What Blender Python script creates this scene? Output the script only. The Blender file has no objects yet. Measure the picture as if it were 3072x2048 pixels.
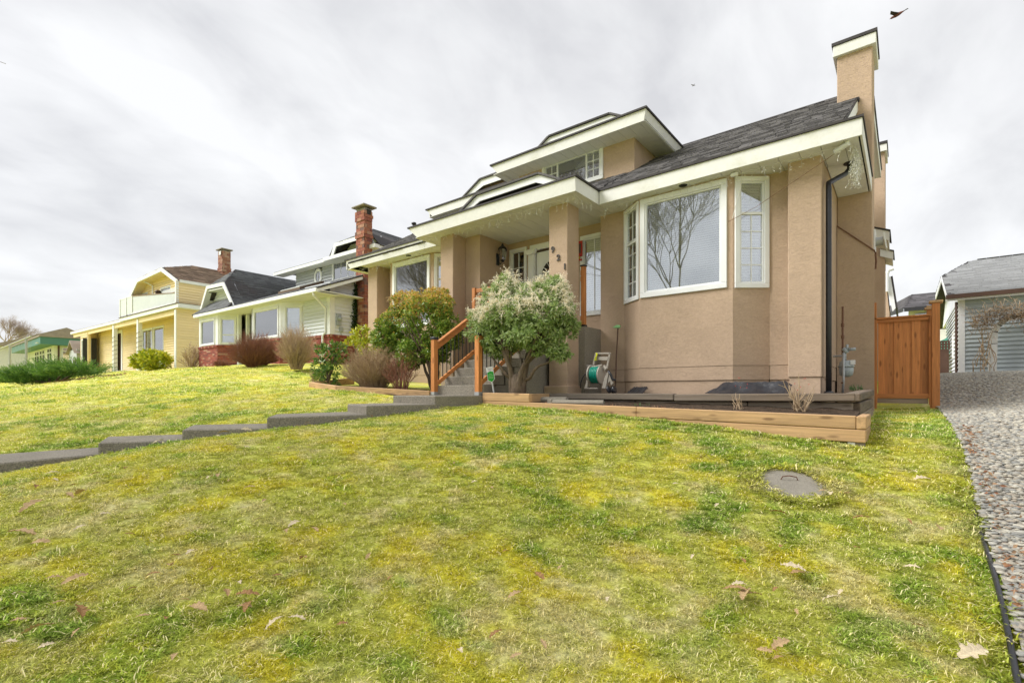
import bpy, bmesh, math, random
import numpy as np
from mathutils import Matrix, Vector
random.seed(7); rng = np.random.default_rng(7)
scene = bpy.context.scene; COL = scene.collection
R = math.radians
# ------------------------------------------------------------------ camera, sky, sun, exposure
FPX, HOR = 1481.0, 1175.0            # focal length and horizon row of the 3072 px photograph
cam = bpy.data.cameras.new('camera'); camo = bpy.data.objects.new('camera', cam); COL.objects.link(camo)
cam.sensor_width = 36; cam.lens = 36*FPX/3072; cam.shift_y = (HOR-1024)/3072
cam.clip_start = .05; cam.clip_end = 3000
YAW = math.atan2(.6238, .7817)
camo.location = (0, 0, 0); camo.rotation_euler = (R(90), 0, YAW)
scene.camera = camo
scene.render.resolution_x = 1024; scene.render.resolution_y = 682
scene.view_settings.view_transform = 'Standard'; scene.view_settings.look = 'None'
scene.view_settings.exposure = 1.85; scene.view_settings.gamma = 1
SUN_EL, SUN_AZ = R(44), R(-52)       # azimuth measured from -Y towards -X
sdir = Vector((math.sin(SUN_AZ)*math.cos(SUN_EL), -math.cos(SUN_AZ)*math.cos(SUN_EL), math.sin(SUN_EL)))
sl = bpy.data.lights.new('sun', 'SUN'); sl.energy = 1.5; sl.angle = R(34); sl.color = (1, .975, .935)
so = bpy.data.objects.new('sun', sl); COL.objects.link(so)
so.rotation_euler = sdir.to_track_quat('Z', 'Y').to_euler()
wd = bpy.data.worlds.new('World'); scene.world = wd; wd.use_nodes = True
nt = wd.node_tree; nt.nodes.clear(); N = nt.nodes.new; L = nt.links.new
sky = N('ShaderNodeTexSky'); sky.sky_type = 'NISHITA'; sky.sun_disc = False
sky.sun_elevation = SUN_EL; sky.sun_rotation = math.atan2(sdir.x, sdir.y)
tc = N('ShaderNodeTexCoord'); sx = N('ShaderNodeSeparateXYZ'); L(tc.outputs['Generated'], sx.inputs[0])
def wm(op, a, b=None, c=None):
    n = N('ShaderNodeMath'); n.operation = op
    for i, v in enumerate((a, b, c)):
        if v is None: continue
        if isinstance(v, (int, float)): n.inputs[i].default_value = v
        else: L(v, n.inputs[i])
    return n.outputs[0]
zz = wm('ADD', wm('MAXIMUM', sx.outputs[2], 0.0), .42)
cx = wm('DIVIDE', sx.outputs[0], zz); cy = wm('DIVIDE', sx.outputs[1], zz)
cb = N('ShaderNodeCombineXYZ'); L(cx, cb.inputs[0]); L(cy, cb.inputs[1])
def wnoise(scale, detail, off):
    mp = N('ShaderNodeMapping'); mp.inputs['Location'].default_value = off; mp.inputs['Rotation'].default_value = (0, 0, .6)
    mp.inputs['Scale'].default_value = (1, .62, 1); L(cb.outputs[0], mp.inputs[0])
    n = N('ShaderNodeTexNoise'); n.inputs['Scale'].default_value = scale; n.inputs['Detail'].default_value = detail
    n.inputs['Roughness'].default_value = .52; n.inputs['Distortion'].default_value = .45; L(mp.outputs[0], n.inputs[0]); return n.outputs[0]
cl = wm('ADD', wm('MULTIPLY', wnoise(2.2, 7, (3.1, 1.7, 0)), .62), wm('MULTIPLY', wnoise(6.4, 7, (8, 2, 0)), .38))
cr = N('ShaderNodeValToRGB'); L(cl, cr.inputs[0]); e = cr.color_ramp.elements
e[0].position = .36; e[0].color = (.205, .206, .212, 1); e[1].position = .58; e[1].color = (.281, .282, .285, 1)
m_ = e.new(.46); m_.color = (.243, .244, .248, 1)
b1 = N('ShaderNodeBackground'); L(sky.outputs[0], b1.inputs[0]); b1.inputs[1].default_value = .05
b2 = N('ShaderNodeBackground'); L(cr.outputs[0], b2.inputs[0]); b2.inputs[1].default_value = 1.0
mx = N('ShaderNodeMixShader'); mx.inputs[0].default_value = .95; L(b1.outputs[0], mx.inputs[1]); L(b2.outputs[0], mx.inputs[2])
wo = N('ShaderNodeOutputWorld'); L(mx.outputs[0], wo.inputs[0])
# ------------------------------------------------------------------ pixel rays (photograph pixels -> directions)
def ray(u, v):
    a = (u-1536)/FPX
    return np.array([-.6238+a*.7818, .7815+a*.6238, (HOR-v)/FPX])
def atY(u, v, y): r = ray(u, v); return r*y/r[1]
def atX(u, v, x): r = ray(u, v); return r*x/r[0]
def atZ(u, v, z): r = ray(u, v); return r*z/r[2]
def atT(u, v, t): return ray(u, v)*t
class Frame:
    """a house's own ground frame: x to the right along its front, y to the back"""
    def __init__(s, ox, oy, ang):
        s.ox, s.oy, s.a = ox, oy, R(ang); s.M = Matrix.Translation((ox, oy, 0)) @ Matrix.Rotation(s.a, 4, 'Z')
        s.o = np.array([ox, oy]); s.ex = np.array([math.cos(s.a), math.sin(s.a)]); s.ey = np.array([-math.sin(s.a), math.cos(s.a)])
    def y(s, u, v, yl):
        r = ray(u, v); t = (yl+s.o@s.ey)/(r[:2]@s.ey); p = r*t
        return ((p[:2]-s.o)@s.ex, yl, p[2])
    def x(s, u, v, xl):
        r = ray(u, v); t = (xl+s.o@s.ex)/(r[:2]@s.ex); p = r*t
        return (xl, (p[:2]-s.o)@s.ey, p[2])
# ------------------------------------------------------------------ materials
MATS = {}
def mat(name, col, rough=.85, nz=(4, .12), bump=None, rnd=0, rnd_cols=None, stretch=(1, 1, 1), objrnd=0, spec=.3, metal=0, nz2=None, stain=None, sss=0):
    if name in MATS: return MATS[name]
    m = bpy.data.materials.new(name); m.use_nodes = True; t = m.node_tree; n = t.nodes; l = t.links
    p = n['Principled BSDF']; p.inputs['Roughness'].default_value = rough; p.inputs['Metallic'].default_value = metal
    p.inputs['Specular IOR Level'].default_value = spec
    g = n.new('ShaderNodeNewGeometry'); mp = n.new('ShaderNodeMapping'); mp.inputs['Scale'].default_value = stretch
    l.new(g.outputs['Position'], mp.inputs[0])
    def noise(sc, det=4, ro=.55):
        x = n.new('ShaderNodeTexNoise'); x.inputs['Scale'].default_value = sc; x.inputs['Detail'].default_value = det
        x.inputs['Roughness'].default_value = ro; l.new(mp.outputs[0], x.inputs[0]); return x.outputs[0]
    def scale_by(c, fac, amt):       # c * (1 + amt*(2 fac - 1))
        mr = n.new('ShaderNodeMapRange'); mr.inputs[1].default_value = .25; mr.inputs[2].default_value = .75
        mr.inputs[3].default_value = 1-amt; mr.inputs[4].default_value = 1+amt; l.new(fac, mr.inputs[0])
        vm = n.new('ShaderNodeVectorMath'); vm.operation = 'SCALE'; l.new(c, vm.inputs[0]); l.new(mr.outputs[0], vm.inputs['Scale']); return vm.outputs[0]
    if rnd_cols:
        if objrnd: a = n.new('ShaderNodeObjectInfo'); fac = a.outputs['Random']
        else: a = n.new('ShaderNodeAttribute'); a.attribute_name = 'rnd'; fac = a.outputs['Fac']
        cr = n.new('ShaderNodeValToRGB'); cr.color_ramp.interpolation = 'CONSTANT' if len(rnd_cols) > 4 else 'LINEAR'
        el = cr.color_ramp.elements
        while len(el) < len(rnd_cols): el.new(.5)
        k = len(rnd_cols)
        for i, cc in enumerate(rnd_cols):
            el[i].position = i/(k if len(rnd_cols) > 4 else k-1); el[i].color = (*cc, 1)
        l.new(fac, cr.inputs[0]); c = cr.outputs[0]
    else:
        rg = n.new('ShaderNodeRGB'); rg.outputs[0].default_value = (*col, 1); c = rg.outputs[0]
        if objrnd:
            a = n.new('ShaderNodeObjectInfo'); c = scale_by(c, a.outputs['Random'], objrnd)
        if rnd:
            a = n.new('ShaderNodeAttribute'); a.attribute_name = 'rnd'; c = scale_by(c, a.outputs['Fac'], rnd)
    if nz: c = scale_by(c, noise(nz[0]), nz[1])
    if nz2: c = scale_by(c, noise(nz2[0], 6, .65), nz2[1])
    if stain:                         # (scale, colour, threshold, amount)
        mr = n.new('ShaderNodeMapRange'); mr.inputs[1].default_value = stain[2]; mr.inputs[2].default_value = stain[2]+.18
        mr.inputs[4].default_value = stain[3]; l.new(noise(stain[0], 5, .6), mr.inputs[0])
        mxn = n.new('ShaderNodeMix'); mxn.data_type = 'RGBA'; l.new(mr.outputs[0], mxn.inputs[0]); l.new(c, mxn.inputs[6])
        mxn.inputs[7].default_value = (*stain[1], 1); c = mxn.outputs[2]
    l.new(c, p.inputs['Base Color'])
    if bump:
        b = n.new('ShaderNodeBump'); b.inputs['Strength'].default_value = bump[1]; b.inputs['Distance'].default_value = bump[2] if len(bump) > 2 else .01
        l.new(noise(bump[0], 5, .6), b.inputs['Height']); l.new(b.outputs[0], p.inputs['Normal'])
    if sss: p.inputs['Subsurface Weight'].default_value = sss; p.inputs['Subsurface Radius'].default_value = (.01, .01, .005)
    MATS[name] = m; return m
def leafmat(name, cols, rough=.5, trans=.25):
    """thin leaves: diffuse + gloss with some light passing through"""
    m = mat(name, (0, 0, 0), rough, None, rnd_cols=cols, spec=.4)
    t = m.node_tree; n = t.nodes; l = t.links; p = n['Principled BSDF']; src = p.inputs['Base Color'].links[0].from_socket
    tr = n.new('ShaderNodeBsdfTranslucent'); l.new(src, tr.inputs[0]); ms = n.new('ShaderNodeMixShader'); ms.inputs[0].default_value = trans
    l.new(p.outputs[0], ms.inputs[1]); l.new(tr.outputs[0], ms.inputs[2]); l.new(ms.outputs[0], n['Material Output'].inputs[0]); return m
# stucco with trowelled squiggles
def stucco(name, col):
    m = mat(name, col, .92, (1.3, .09), nz2=(30, .08), spec=.15, stain=(.9, tuple(c*.8 for c in col), .6, .5))
    t = m.node_tree; n = t.nodes; l = t.links; g = n.new('ShaderNodeNewGeometry')
    mp = n.new('ShaderNodeMapping'); mp.inputs['Scale'].default_value = (1, 1, 2.8); l.new(g.outputs['Position'], mp.inputs[0])
    a = n.new('ShaderNodeTexNoise'); a.inputs['Scale'].default_value = 9; a.inputs['Detail'].default_value = 3; a.inputs['Distortion'].default_value = 1.6; l.new(mp.outputs[0], a.inputs[0])
    w = n.new('ShaderNodeMath'); w.operation = 'SUBTRACT'; w.inputs[1].default_value = .5; l.new(a.outputs[0], w.inputs[0])
    ab = n.new('ShaderNodeMath'); ab.operation = 'ABSOLUTE'; l.new(w.outputs[0], ab.inputs[0])
    sm = n.new('ShaderNodeMapRange'); sm.inputs[1].default_value = 0; sm.inputs[2].default_value = .035; l.new(ab.outputs[0], sm.inputs[0])
    b0 = n.new('ShaderNodeTexNoise'); b0.inputs['Scale'].default_value = 60; b0.inputs['Detail'].default_value = 4; l.new(g.outputs['Position'], b0.inputs[0])
    ad = n.new('ShaderNodeMath'); ad.operation = 'MULTIPLY_ADD'; ad.inputs[1].default_value = .35; l.new(b0.outputs[0], ad.inputs[0]); l.new(sm.outputs[0], ad.inputs[2])
    b = n.new('ShaderNodeBump'); b.inputs['Strength'].default_value = .55; b.inputs['Distance'].default_value = .0065
    l.new(ad.outputs[0], b.inputs['Height']); l.new(b.outputs[0], n['Principled BSDF'].inputs['Normal']); return m
def glassmat(name, refl=.16, tint=(.9, .93, .92)):
    m = bpy.data.materials.new(name); m.use_nodes = True; t = m.node_tree; n = t.nodes; l = t.links; n.clear()
    tr = n.new('ShaderNodeBsdfTransparent'); tr.inputs[0].default_value = (*tint, 1)
    gl = n.new('ShaderNodeBsdfGlossy'); gl.inputs['Roughness'].default_value = .012; gl.inputs[0].default_value = (.95, .97, 1, 1)
    fr = n.new('ShaderNodeFresnel'); fr.inputs[0].default_value = 1.6
    mr = n.new('ShaderNodeMapRange'); mr.inputs[3].default_value = refl; mr.inputs[4].default_value = 1; l.new(fr.outputs[0], mr.inputs[0])
    g = n.new('ShaderNodeNewGeometry'); nz = n.new('ShaderNodeTexNoise'); nz.inputs['Scale'].default_value = 1.6; nz.inputs['Detail'].default_value = 1; l.new(g.outputs['Position'], nz.inputs[0])
    bp = n.new('ShaderNodeBump'); bp.inputs['Strength'].default_value = .06 if name == 'glass' else 0; bp.inputs['Distance'].default_value = .03; l.new(nz.outputs[0], bp.inputs['Height']); l.new(bp.outputs[0], gl.inputs['Normal'])
    ms = n.new('ShaderNodeMixShader'); l.new(mr.outputs[0], ms.inputs[0]); l.new(tr.outputs[0], ms.inputs[1]); l.new(gl.outputs[0], ms.inputs[2])
    o = n.new('ShaderNodeOutputMaterial'); l.new(ms.outputs[0], o.inputs[0]); MATS[name] = m; return m
STUC = stucco('tan_stucco', (.485, .36, .26))
mat('cream_fascia', (.69, .69, .66), .6, (.8, .07), nz2=(14, .06), stain=(1.6, (.5, .5, .38), .56, .55))
mat('white_trim', (.77, .785, .79), .5, (3, .05))
mat('soffit_panel', (.73, .73, .69), .6, (1.2, .05), nz2=(22, .04))
mat('dark_metal', (.02, .02, .024), .45, (6, .2), spec=.5)
mat('roof_edge', (.045, .04, .04), .7, (9, .3))
mat('dark_shingle', (.105, .10, .10), .95, (.8, .15), rnd=.42, nz2=(45, .4), bump=(120, .5, .006))
mat('grey_shingle', (.14, .145, .155), .95, (.6, .1), rnd=.16, nz2=(60, .25), bump=(120, .4, .005))
mat('pale_shingle', (.24, .245, .25), .95, (.5, .08), rnd=.1, nz2=(50, .2), bump=(120, .4, .005))
mat('brown_shingle', (.23, .165, .12), .95, (.6, .1), rnd=.3, nz2=(50, .25), bump=(120, .4, .005))
mat('slate_tile', (.09, .085, .09), .9, (.6, .1), rnd=.3)
mat('white_siding', (.70, .73, .77), .6, (.9, .05), objrnd=.04, nz2=(9, .03))
mat('grey_siding', (.45, .47, .5), .6, (.9, .06), objrnd=.04)
mat('blue_grey_siding', (.43, .48, .50), .65, (.7, .07), objrnd=.05, nz2=(8, .05), stain=(1.1, (.33, .35, .33), .6, .4))
mat('yellow_siding', (.8, .65, .38), .6, (.6, .05), objrnd=.035, nz2=(7, .03))
BR = [(.27, .095, .065), (.32, .125, .08), (.22, .075, .06), (.38, .21, .14), (.3, .11, .075), (.17, .1, .085), (.34, .14, .08)]
mat('red_brick', (0, 0, 0), .9, (30, .18), rnd_cols=BR, objrnd=1)
mat('red_brick_mass', (0, 0, 0), .9, (30, .18), rnd_cols=[(.27, .07, .055), (.33, .09, .065), (.2, .06, .05), (.29, .075, .055), (.3, .1, .07), (.25, .065, .055), (.36, .13, .09), (.42, .24, .17)])
mat('brown_brick', (0, 0, 0), .9, (30, .18), rnd_cols=[(.33, .16, .1), (.38, .2, .13), (.27, .12, .085), (.42, .27, .19), (.3, .15, .1)], objrnd=1)
mat('mortar', (.33, .3, .27), .95, (30, .1))
def wood(name, col, ax, rough=.7, orn=.12, stain=None, fine=.14):
    st = [26, 26, 26]; st[ax] = 1.6
    m = mat(name, col, rough, (1.0, .3), stretch=tuple(st), nz2=(.35, fine), objrnd=orn, bump=(2.0, .25, .004), stain=stain)
    t = m.node_tree; n = t.nodes; l = t.links; p = n['Principled BSDF']; src = p.inputs['Base Color'].links[0].from_socket; g = n.new('ShaderNodeNewGeometry')
    mp = n.new('ShaderNodeMapping'); sc = [9, 9, 9]; sc[ax] = 2.6; mp.inputs['Scale'].default_value = sc; l.new(g.outputs['Position'], mp.inputs[0])      # knots
    v = n.new('ShaderNodeTexVoronoi'); v.inputs['Scale'].default_value = 1; l.new(mp.outputs[0], v.inputs[0]); mr = n.new('ShaderNodeMapRange'); mr.inputs[1].default_value = .10; mr.inputs[2].default_value = .22; mr.inputs[3].default_value = .75; mr.inputs[4].default_value = 0; l.new(v.outputs['Distance'], mr.inputs[0])
    mxn = n.new('ShaderNodeMix'); mxn.data_type = 'RGBA'; l.new(mr.outputs[0], mxn.inputs[0]); l.new(src, mxn.inputs[6]); mxn.inputs[7].default_value = (col[0]*.38, col[1]*.34, col[2]*.34, 1); l.new(mxn.outputs[2], p.inputs['Base Color']); return m
for ax, s in enumerate('xyz'):
    wood('cedar_'+s, (.54, .215, .068), ax, .55, .13)
    wood('timber_'+s, (.5, .318, .165), ax, .75, .10, (.05, (.29, .2, .11), .58, .6))
    wood('old_timber_'+s, (.22, .17, .125), ax, .9, .25, (.04, (.33, .3, .26), .52, .7), .35)
mat('aggregate', (.25, .225, .183), .9, (75, .6), nz2=(3, .12), bump=(190, .7, .006), stain=(2.5, (.1, .09, .075), .62, .55))
mat('aggregate_worn', (.3, .285, .25), .9, (150, .4), nz2=(2, .1), bump=(170, .6, .006))
mat('stone_concrete', (.27, .245, .2), .9, (90, .25), nz2=(4, .15), bump=(90, .4, .005), stain=(7, (.3, .27, .05), .66, .6))
mat('pavement_concrete', (.36, .355, .34), .9, (20, .1), nz2=(3, .1))
mat('asphalt', (.05, .05, .052), .95, (60, .3))
mat('soil', (.075, .05, .032), 1, (18, .5), nz2=(60, .35), bump=(35, 1, .04))
mat('black_iron', (.012, .012, .014), .4, (8, .15), spec=.5)
mat('black_plastic', (.025, .026, .032), .38, (5, .2), bump=(6, .5, .03), spec=.5)
mat('blind', (.82, .82, .79), .6, (5, .03)); mat('blind_grey', (.62, .64, .62), .6, (5, .05))
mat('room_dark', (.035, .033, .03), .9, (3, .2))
mat('curtain', (.6, .6, .57), .8, (4, .08), stretch=(14, 14, .5))
glassmat('glass', .37); glassmat('glass_dark', .32)
mat('frosted_panel', (.62, .66, .64), .25, (2, .05), spec=.5)
mat('pebble', (0, 0, 0), .75, (40, .12), rnd_cols=[(0.285, 0.277, 0.251), (0.426, 0.393, 0.316), (0.348, 0.326, 0.276), (0.234, 0.232, 0.214), (0.494, 0.460, 0.377), (0.388, 0.344, 0.276), (0.315, 0.310, 0.281), (0.455, 0.438, 0.377), (0.272, 0.248, 0.201)], nz2=(120, .1))
mat('pebble_single', (0, 0, 0), .75, (40, .12), rnd_cols=[(0.285, 0.277, 0.251), (0.426, 0.393, 0.316), (0.348, 0.326, 0.276), (0.234, 0.232, 0.214), (0.494, 0.460, 0.377), (0.388, 0.344, 0.276), (0.315, 0.310, 0.281), (0.455, 0.438, 0.377), (0.272, 0.248, 0.201)], nz2=(120, .1), objrnd=1)
mat('gravel_base', (.37, .34, .295), 1, (22, .45), nz2=(60, .25), bump=(60, .3, .01))
mat('bark', (.14, .105, .075), .95, (14, .3), stretch=(1, 1, .35), nz2=(50, .3), bump=(28, .9, .02), stain=(6, (.2, .2, .11), .6, .6))
mat('twig_tan', (0, 0, 0), .85, None, rnd_cols=[(.28, .19, .11), (.46, .34, .21), (.36, .25, .15)])
mat('twig_red', (0, 0, 0), .85, None, rnd_cols=[(.16, .07, .045), (.3, .14, .085), (.22, .1, .065)])
mat('twig_brown', (0, 0, 0), .85, None, rnd_cols=[(.32, .22, .14), (.52, .4, .27), (.42, .31, .2)])
mat('twig_grey', (0, 0, 0), .85, None, rnd_cols=[(.24, .18, .14), (.36, .28, .22), (.3, .22, .17)])
mat('tree_bark', (.27, .245, .215), .95, (8, .3))
mat('tree_bark_pale', (.42, .33, .3), .95, (8, .2))
leafmat('pieris_leaf', [(.12, .21, .04), (.27, .39, .11), (.42, .51, .21), (.56, .62, .36)], .45)
leafmat('pieris_flower', [(.85, .76, .56), (.9, .83, .65), (.93, .89, .75)], .7, .3)
leafmat('dry_flower', [(.5, .34, .17), (.62, .45, .24), (.55, .42, .25)], .8, .3)
leafmat('laurel_leaf', [(.08, .18, .025), (.22, .34, .045), (.42, .52, .1)], .35, .2)
leafmat('red_tip_leaf', [(.55, .55, .09), (.68, .5, .1), (.66, .3, .1), (.58, .56, .1)], .45)
leafmat('rhodo_leaf', [(.05, .12, .02), (.12, .22, .035), (.24, .34, .06)], .35)
leafmat('gold_leaf', [(.24, .32, .02), (.45, .48, .03), (.62, .58, .05)], .4)
leafmat('juniper_leaf', [(.045, .12, .02), (.12, .25, .04), (.25, .38, .08)], .7)
leafmat('ivy_leaf', [(.02, .05, .015), (.05, .09, .025)], .5)
leafmat('vine_leaf', [(.33, .25, .12), (.4, .31, .16), (.28, .2, .1)], .8)
leafmat('oak_leaf', [(.36, .2, .1), (.48, .32, .2), (.3, .13, .06), (.55, .42, .3)], .8, .1)
leafmat('litter_leaf', [(.33, .15, .07), (.46, .3, .18), (.25, .1, .05)], .85, .1)
leafmat('bulb_leaf', [(.09, .2, .06), (.15, .27, .09)], .5)
mat('meter_grey', (.36, .40, .42), .5, (6, .08), spec=.5); mat('galv', (.42, .43, .43), .45, (10, .1), metal=.4)
mat('rust', (.17, .09, .06), .9, (30, .4))
mat('green_plastic', (.0, .28, .2), .4, (10, .1), spec=.5); mat('taupe_plastic', (.42, .38, .33), .55, (6, .06), spec=.4)
mat('taupe_dark', (.2, .18, .16), .6, (6, .1)); mat('yellow_cord', (.72, .75, .04), .6, (20, .1))
mat('sign_green', (.02, .36, .035), .5, (3, .03)); mat('sign_white', (.74, .76, .76), .5, (3, .03)); mat('sign_pale', (.3, .62, .28), .5, (3, .03)); mat('sign_ink', (.33, .38, .45), .5, (3, .03))
mat('number_metal', (.07, .06, .055), .5, (8, .2), metal=.3)
mat('red_lacquer', (.42, .03, .015), .5, (9, .2)); mat('gold', (.6, .35, .08), .4, (9, .2), metal=.6)
mat('teal_fascia', (.075, .19, .155), .6, (.6, .06)); mat('school_wall', (.74, .74, .6), .7, (.5, .04)); mat('far_white', (.74, .74, .73), .7, (.5, .03)); mat('umbrella_green', (.12, .42, .3), .7, (2, .1))
mat('far_roof', (.3, .25, .21), .9, (2, .15)); mat('dark_door', (.09, .05, .035), .5, (2, .2))
mat('bulb', (.82, .82, .76), .3, None, spec=.6); mat('cord_white', (.62, .62, .55), .6, None); mat('cord_green', (.1, .1, .07), .6, None)
mat('bird_brown', (.05, .04, .035), .8, (30, .3)); mat('bird_red', (.15, .06, .045), .8, (30, .3))
# ------------------------------------------------------------------ builders
INV = {}
def tag(o, label=None, cat=None, group=None, kind=None):
    if label: o['label'] = label
    if cat: o['category'] = cat
    if group: o['group'] = group
    if kind: o['kind'] = kind
    return o
def thing(name, label, cat, loc=(0, 0, 0), rz=0, group=None):
    o = bpy.data.objects.new(name, None); o.empty_display_size = .2; COL.objects.link(o)
    M = Matrix.Translation(loc) @ Matrix.Rotation(rz, 4, 'Z'); o.matrix_basis = M; INV[o] = M.inverted()
    return tag(o, label, cat, group)
def link(name, me, parent=None, world=None):
    o = bpy.data.objects.new(name, me); COL.objects.link(o)
    if parent is not None:
        o.parent = parent; INV[o] = INV.get(parent, Matrix())
        if world is not None: o.matrix_basis = INV[parent] @ world
    elif world is not None: o.matrix_basis = world
    return o
def npmesh(name, V, F, material, parent=None, rnd=None, smooth=False, attrs=None):
    """one object from numpy arrays; F is (n,k) or a list of such arrays"""
    V = np.asarray(V, float); Fs = F if isinstance(F, list) else [F]
    if parent is not None:
        I = np.array(INV[parent]); V = V @ I[:3, :3].T + I[:3, 3]
    me = bpy.data.meshes.new(name); nv = len(V); loops = np.concatenate([f.reshape(-1) for f in Fs]); cnt = np.concatenate([np.full(len(f), f.shape[1]) for f in Fs])
    me.vertices.add(nv); me.vertices.foreach_set('co', V.reshape(-1)); me.loops.add(len(loops)); me.loops.foreach_set('vertex_index', loops.astype(np.int32))
    me.polygons.add(len(cnt)); me.polygons.foreach_set('loop_start', np.concatenate([[0], np.cumsum(cnt)[:-1]]).astype(np.int32))
    if smooth: me.polygons.foreach_set('use_smooth', np.ones(len(cnt), bool))
    me.update(calc_edges=True); me.validate()
    if rnd is not None:
        a = me.attributes.new('rnd', 'FLOAT', 'FACE'); a.data.foreach_set('value', np.asarray(rnd, np.float32))
    me.materials.append(MATS[material] if isinstance(material, str) else material)
    return link(name, me, parent)
class MB:
    """collects shapes; build() links them as one mesh object"""
    def __init__(s, B=None): s.V = []; s.F = []; s.rn = []; s.B = B or Matrix()
    def add(s, vs, fs, rnd=None):
        b = len(s.V); s.V += [s.B @ Vector(v) for v in vs]; s.F += [tuple(b+i for i in f) for f in fs]
        s.rn += [random.random() if rnd is None else rnd]*len(fs); return s
    def box(s, x0, x1, y0, y1, z0, z1, rnd=None):
        return s.add([(x0, y0, z0), (x1, y0, z0), (x1, y1, z0), (x0, y1, z0), (x0, y0, z1), (x1, y0, z1), (x1, y1, z1), (x0, y1, z1)],
                     [(0, 3, 2, 1), (4, 5, 6, 7), (0, 1, 5, 4), (1, 2, 6, 5), (2, 3, 7, 6), (3, 0, 4, 7)], rnd)
    def prism(s, poly, vec, rnd=None):
        """polygon (3D points) swept by vec"""
        n = len(poly); v = Vector(vec); a = [Vector(p) for p in poly]
        return s.add(a+[p+v for p in a], [tuple(range(n)), tuple(range(2*n-1, n-1, -1))]+[(i, i+n, (i+1) % n+n, (i+1) % n) for i in range(n)], rnd)
    def tube(s, pts, r, n=8, cap=True, rnd=None):
        pts = [Vector(p) for p in pts]; rs = r if isinstance(r, (list, tuple)) else [r]*len(pts); vs = []; fs = []
        up = Vector((0, 0, 1)); prev = None
        for i, p in enumerate(pts):
            d = (pts[min(i+1, len(pts)-1)]-pts[max(i-1, 0)]).normalized()
            if prev is None: a = d.cross(up if abs(d.z) < .9 else Vector((1, 0, 0))).normalized()
            else: a = (prev-d*prev.dot(d)).normalized()
            prev = a; b = d.cross(a)
            for k in range(n):
                t = 2*math.pi*k/n; vs.append(p+(a*math.cos(t)+b*math.sin(t))*rs[i])
        for i in range(len(pts)-1):
            for k in range(n): fs.append((i*n+k, i*n+(k+1) % n, (i+1)*n+(k+1) % n, (i+1)*n+k))
        if cap: fs += [tuple(range(n-1, -1, -1)), tuple(range((len(pts)-1)*n, len(pts)*n))]
        return s.add(vs, fs, rnd)
    def lathe(s, prof, c=(0, 0, 0), n=16, rnd=None):
        """profile of (radius, z) turned about z"""
        vs = [(c[0]+r*math.cos(2*math.pi*k/n), c[1]+r*math.sin(2*math.pi*k/n), c[2]+z) for r, z in prof for k in range(n)]
        fs = [(i*n+k, i*n+(k+1) % n, (i+1)*n+(k+1) % n, (i+1)*n+k) for i in range(len(prof)-1) for k in range(n)]
        fs += [tuple(range(n-1, -1, -1)), tuple(range((len(prof)-1)*n, len(prof)*n))]
        return s.add(vs, fs, rnd)
    def build(s, name, material, parent=None, smooth=False, bevel=0, label=None, kind=None):
        I = INV[parent] if parent is not None else Matrix()
        me = bpy.data.meshes.new(name); me.from_pydata([I @ v for v in s.V], [], s.F)
        if bevel or True:
            bm = bmesh.new(); bm.from_mesh(me); bmesh.ops.recalc_face_normals(bm, faces=bm.faces)
            if bevel: bmesh.ops.bevel(bm, geom=[e for e in bm.edges if len(e.link_faces) == 2 and e.calc_face_angle(0) > .6], offset=bevel, segments=1, affect='EDGES', clamp_overlap=True)
            bm.to_mesh(me); bm.free()
        if not bevel:
            a = me.attributes.new('rnd', 'FLOAT', 'FACE'); a.data.foreach_set('value', s.rn)
        if smooth: me.polygons.foreach_set('use_smooth', [True]*len(me.polygons))
        me.materials.append(MATS[material] if isinstance(material, str) else material)
        o = link(name, me, parent)
        if label: o['label'] = label
        if kind: o['kind'] = kind
        return o
def wallB(p0, p1, F=None):
    """basis of a vertical wall seen from outside: a from p0 (left) to p1 (right), depth into the wall, z"""
    d = Vector((p1[0]-p0[0], p1[1]-p0[1], 0)); L_ = d.length; d.normalize(); n = Vector((-d.y, d.x, 0))
    M = Matrix(((d.x, n.x, 0, p0[0]), (d.y, n.y, 0, p0[1]), (0, 0, 1, 0), (0, 0, 0, 1)))
    return ((F.M if F else Matrix()) @ M, L_)
def wall_panel(mb, L_, z0, z1, openings=(), th=.16, a0=0):
    """wall sheet with real openings and reveals, in the basis of wallB"""
    xs = sorted({a0, L_}|{v for o in openings for v in o[:2]}); zs = sorted({z0, z1}|{v for o in openings for v in o[2:4]})
    solid = lambda i, j: 0 <= i < len(xs)-1 and 0 <= j < len(zs)-1 and not any(o[0] <= (xs[i]+xs[i+1])/2 <= o[1] and o[2] <= (zs[j]+zs[j+1])/2 <= o[3] for o in openings)
    for i in range(len(xs)-1):
        for j in range(len(zs)-1):
            if not solid(i, j): continue
            x0, x1, c, e = xs[i], xs[i+1], zs[j], zs[j+1]
            mb.add([(x0, 0, c), (x1, 0, c), (x1, 0, e), (x0, 0, e)], [(0, 1, 2, 3)]); mb.add([(x0, th, c), (x1, th, c), (x1, th, e), (x0, th, e)], [(3, 2, 1, 0)])
            for (ii, jj, q) in ((i-1, j, [(x0, 0, c), (x0, 0, e), (x0, th, e), (x0, th, c)]), (i+1, j, [(x1, 0, c), (x1, th, c), (x1, th, e), (x1, 0, e)]),
                                (i, j-1, [(x0, 0, c), (x0, th, c), (x1, th, c), (x1, 0, c)]), (i, j+1, [(x0, 0, e), (x1, 0, e), (x1, th, e), (x0, th, e)])):
                if not solid(ii, jj): mb.add(q, [(0, 1, 2, 3)])
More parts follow.
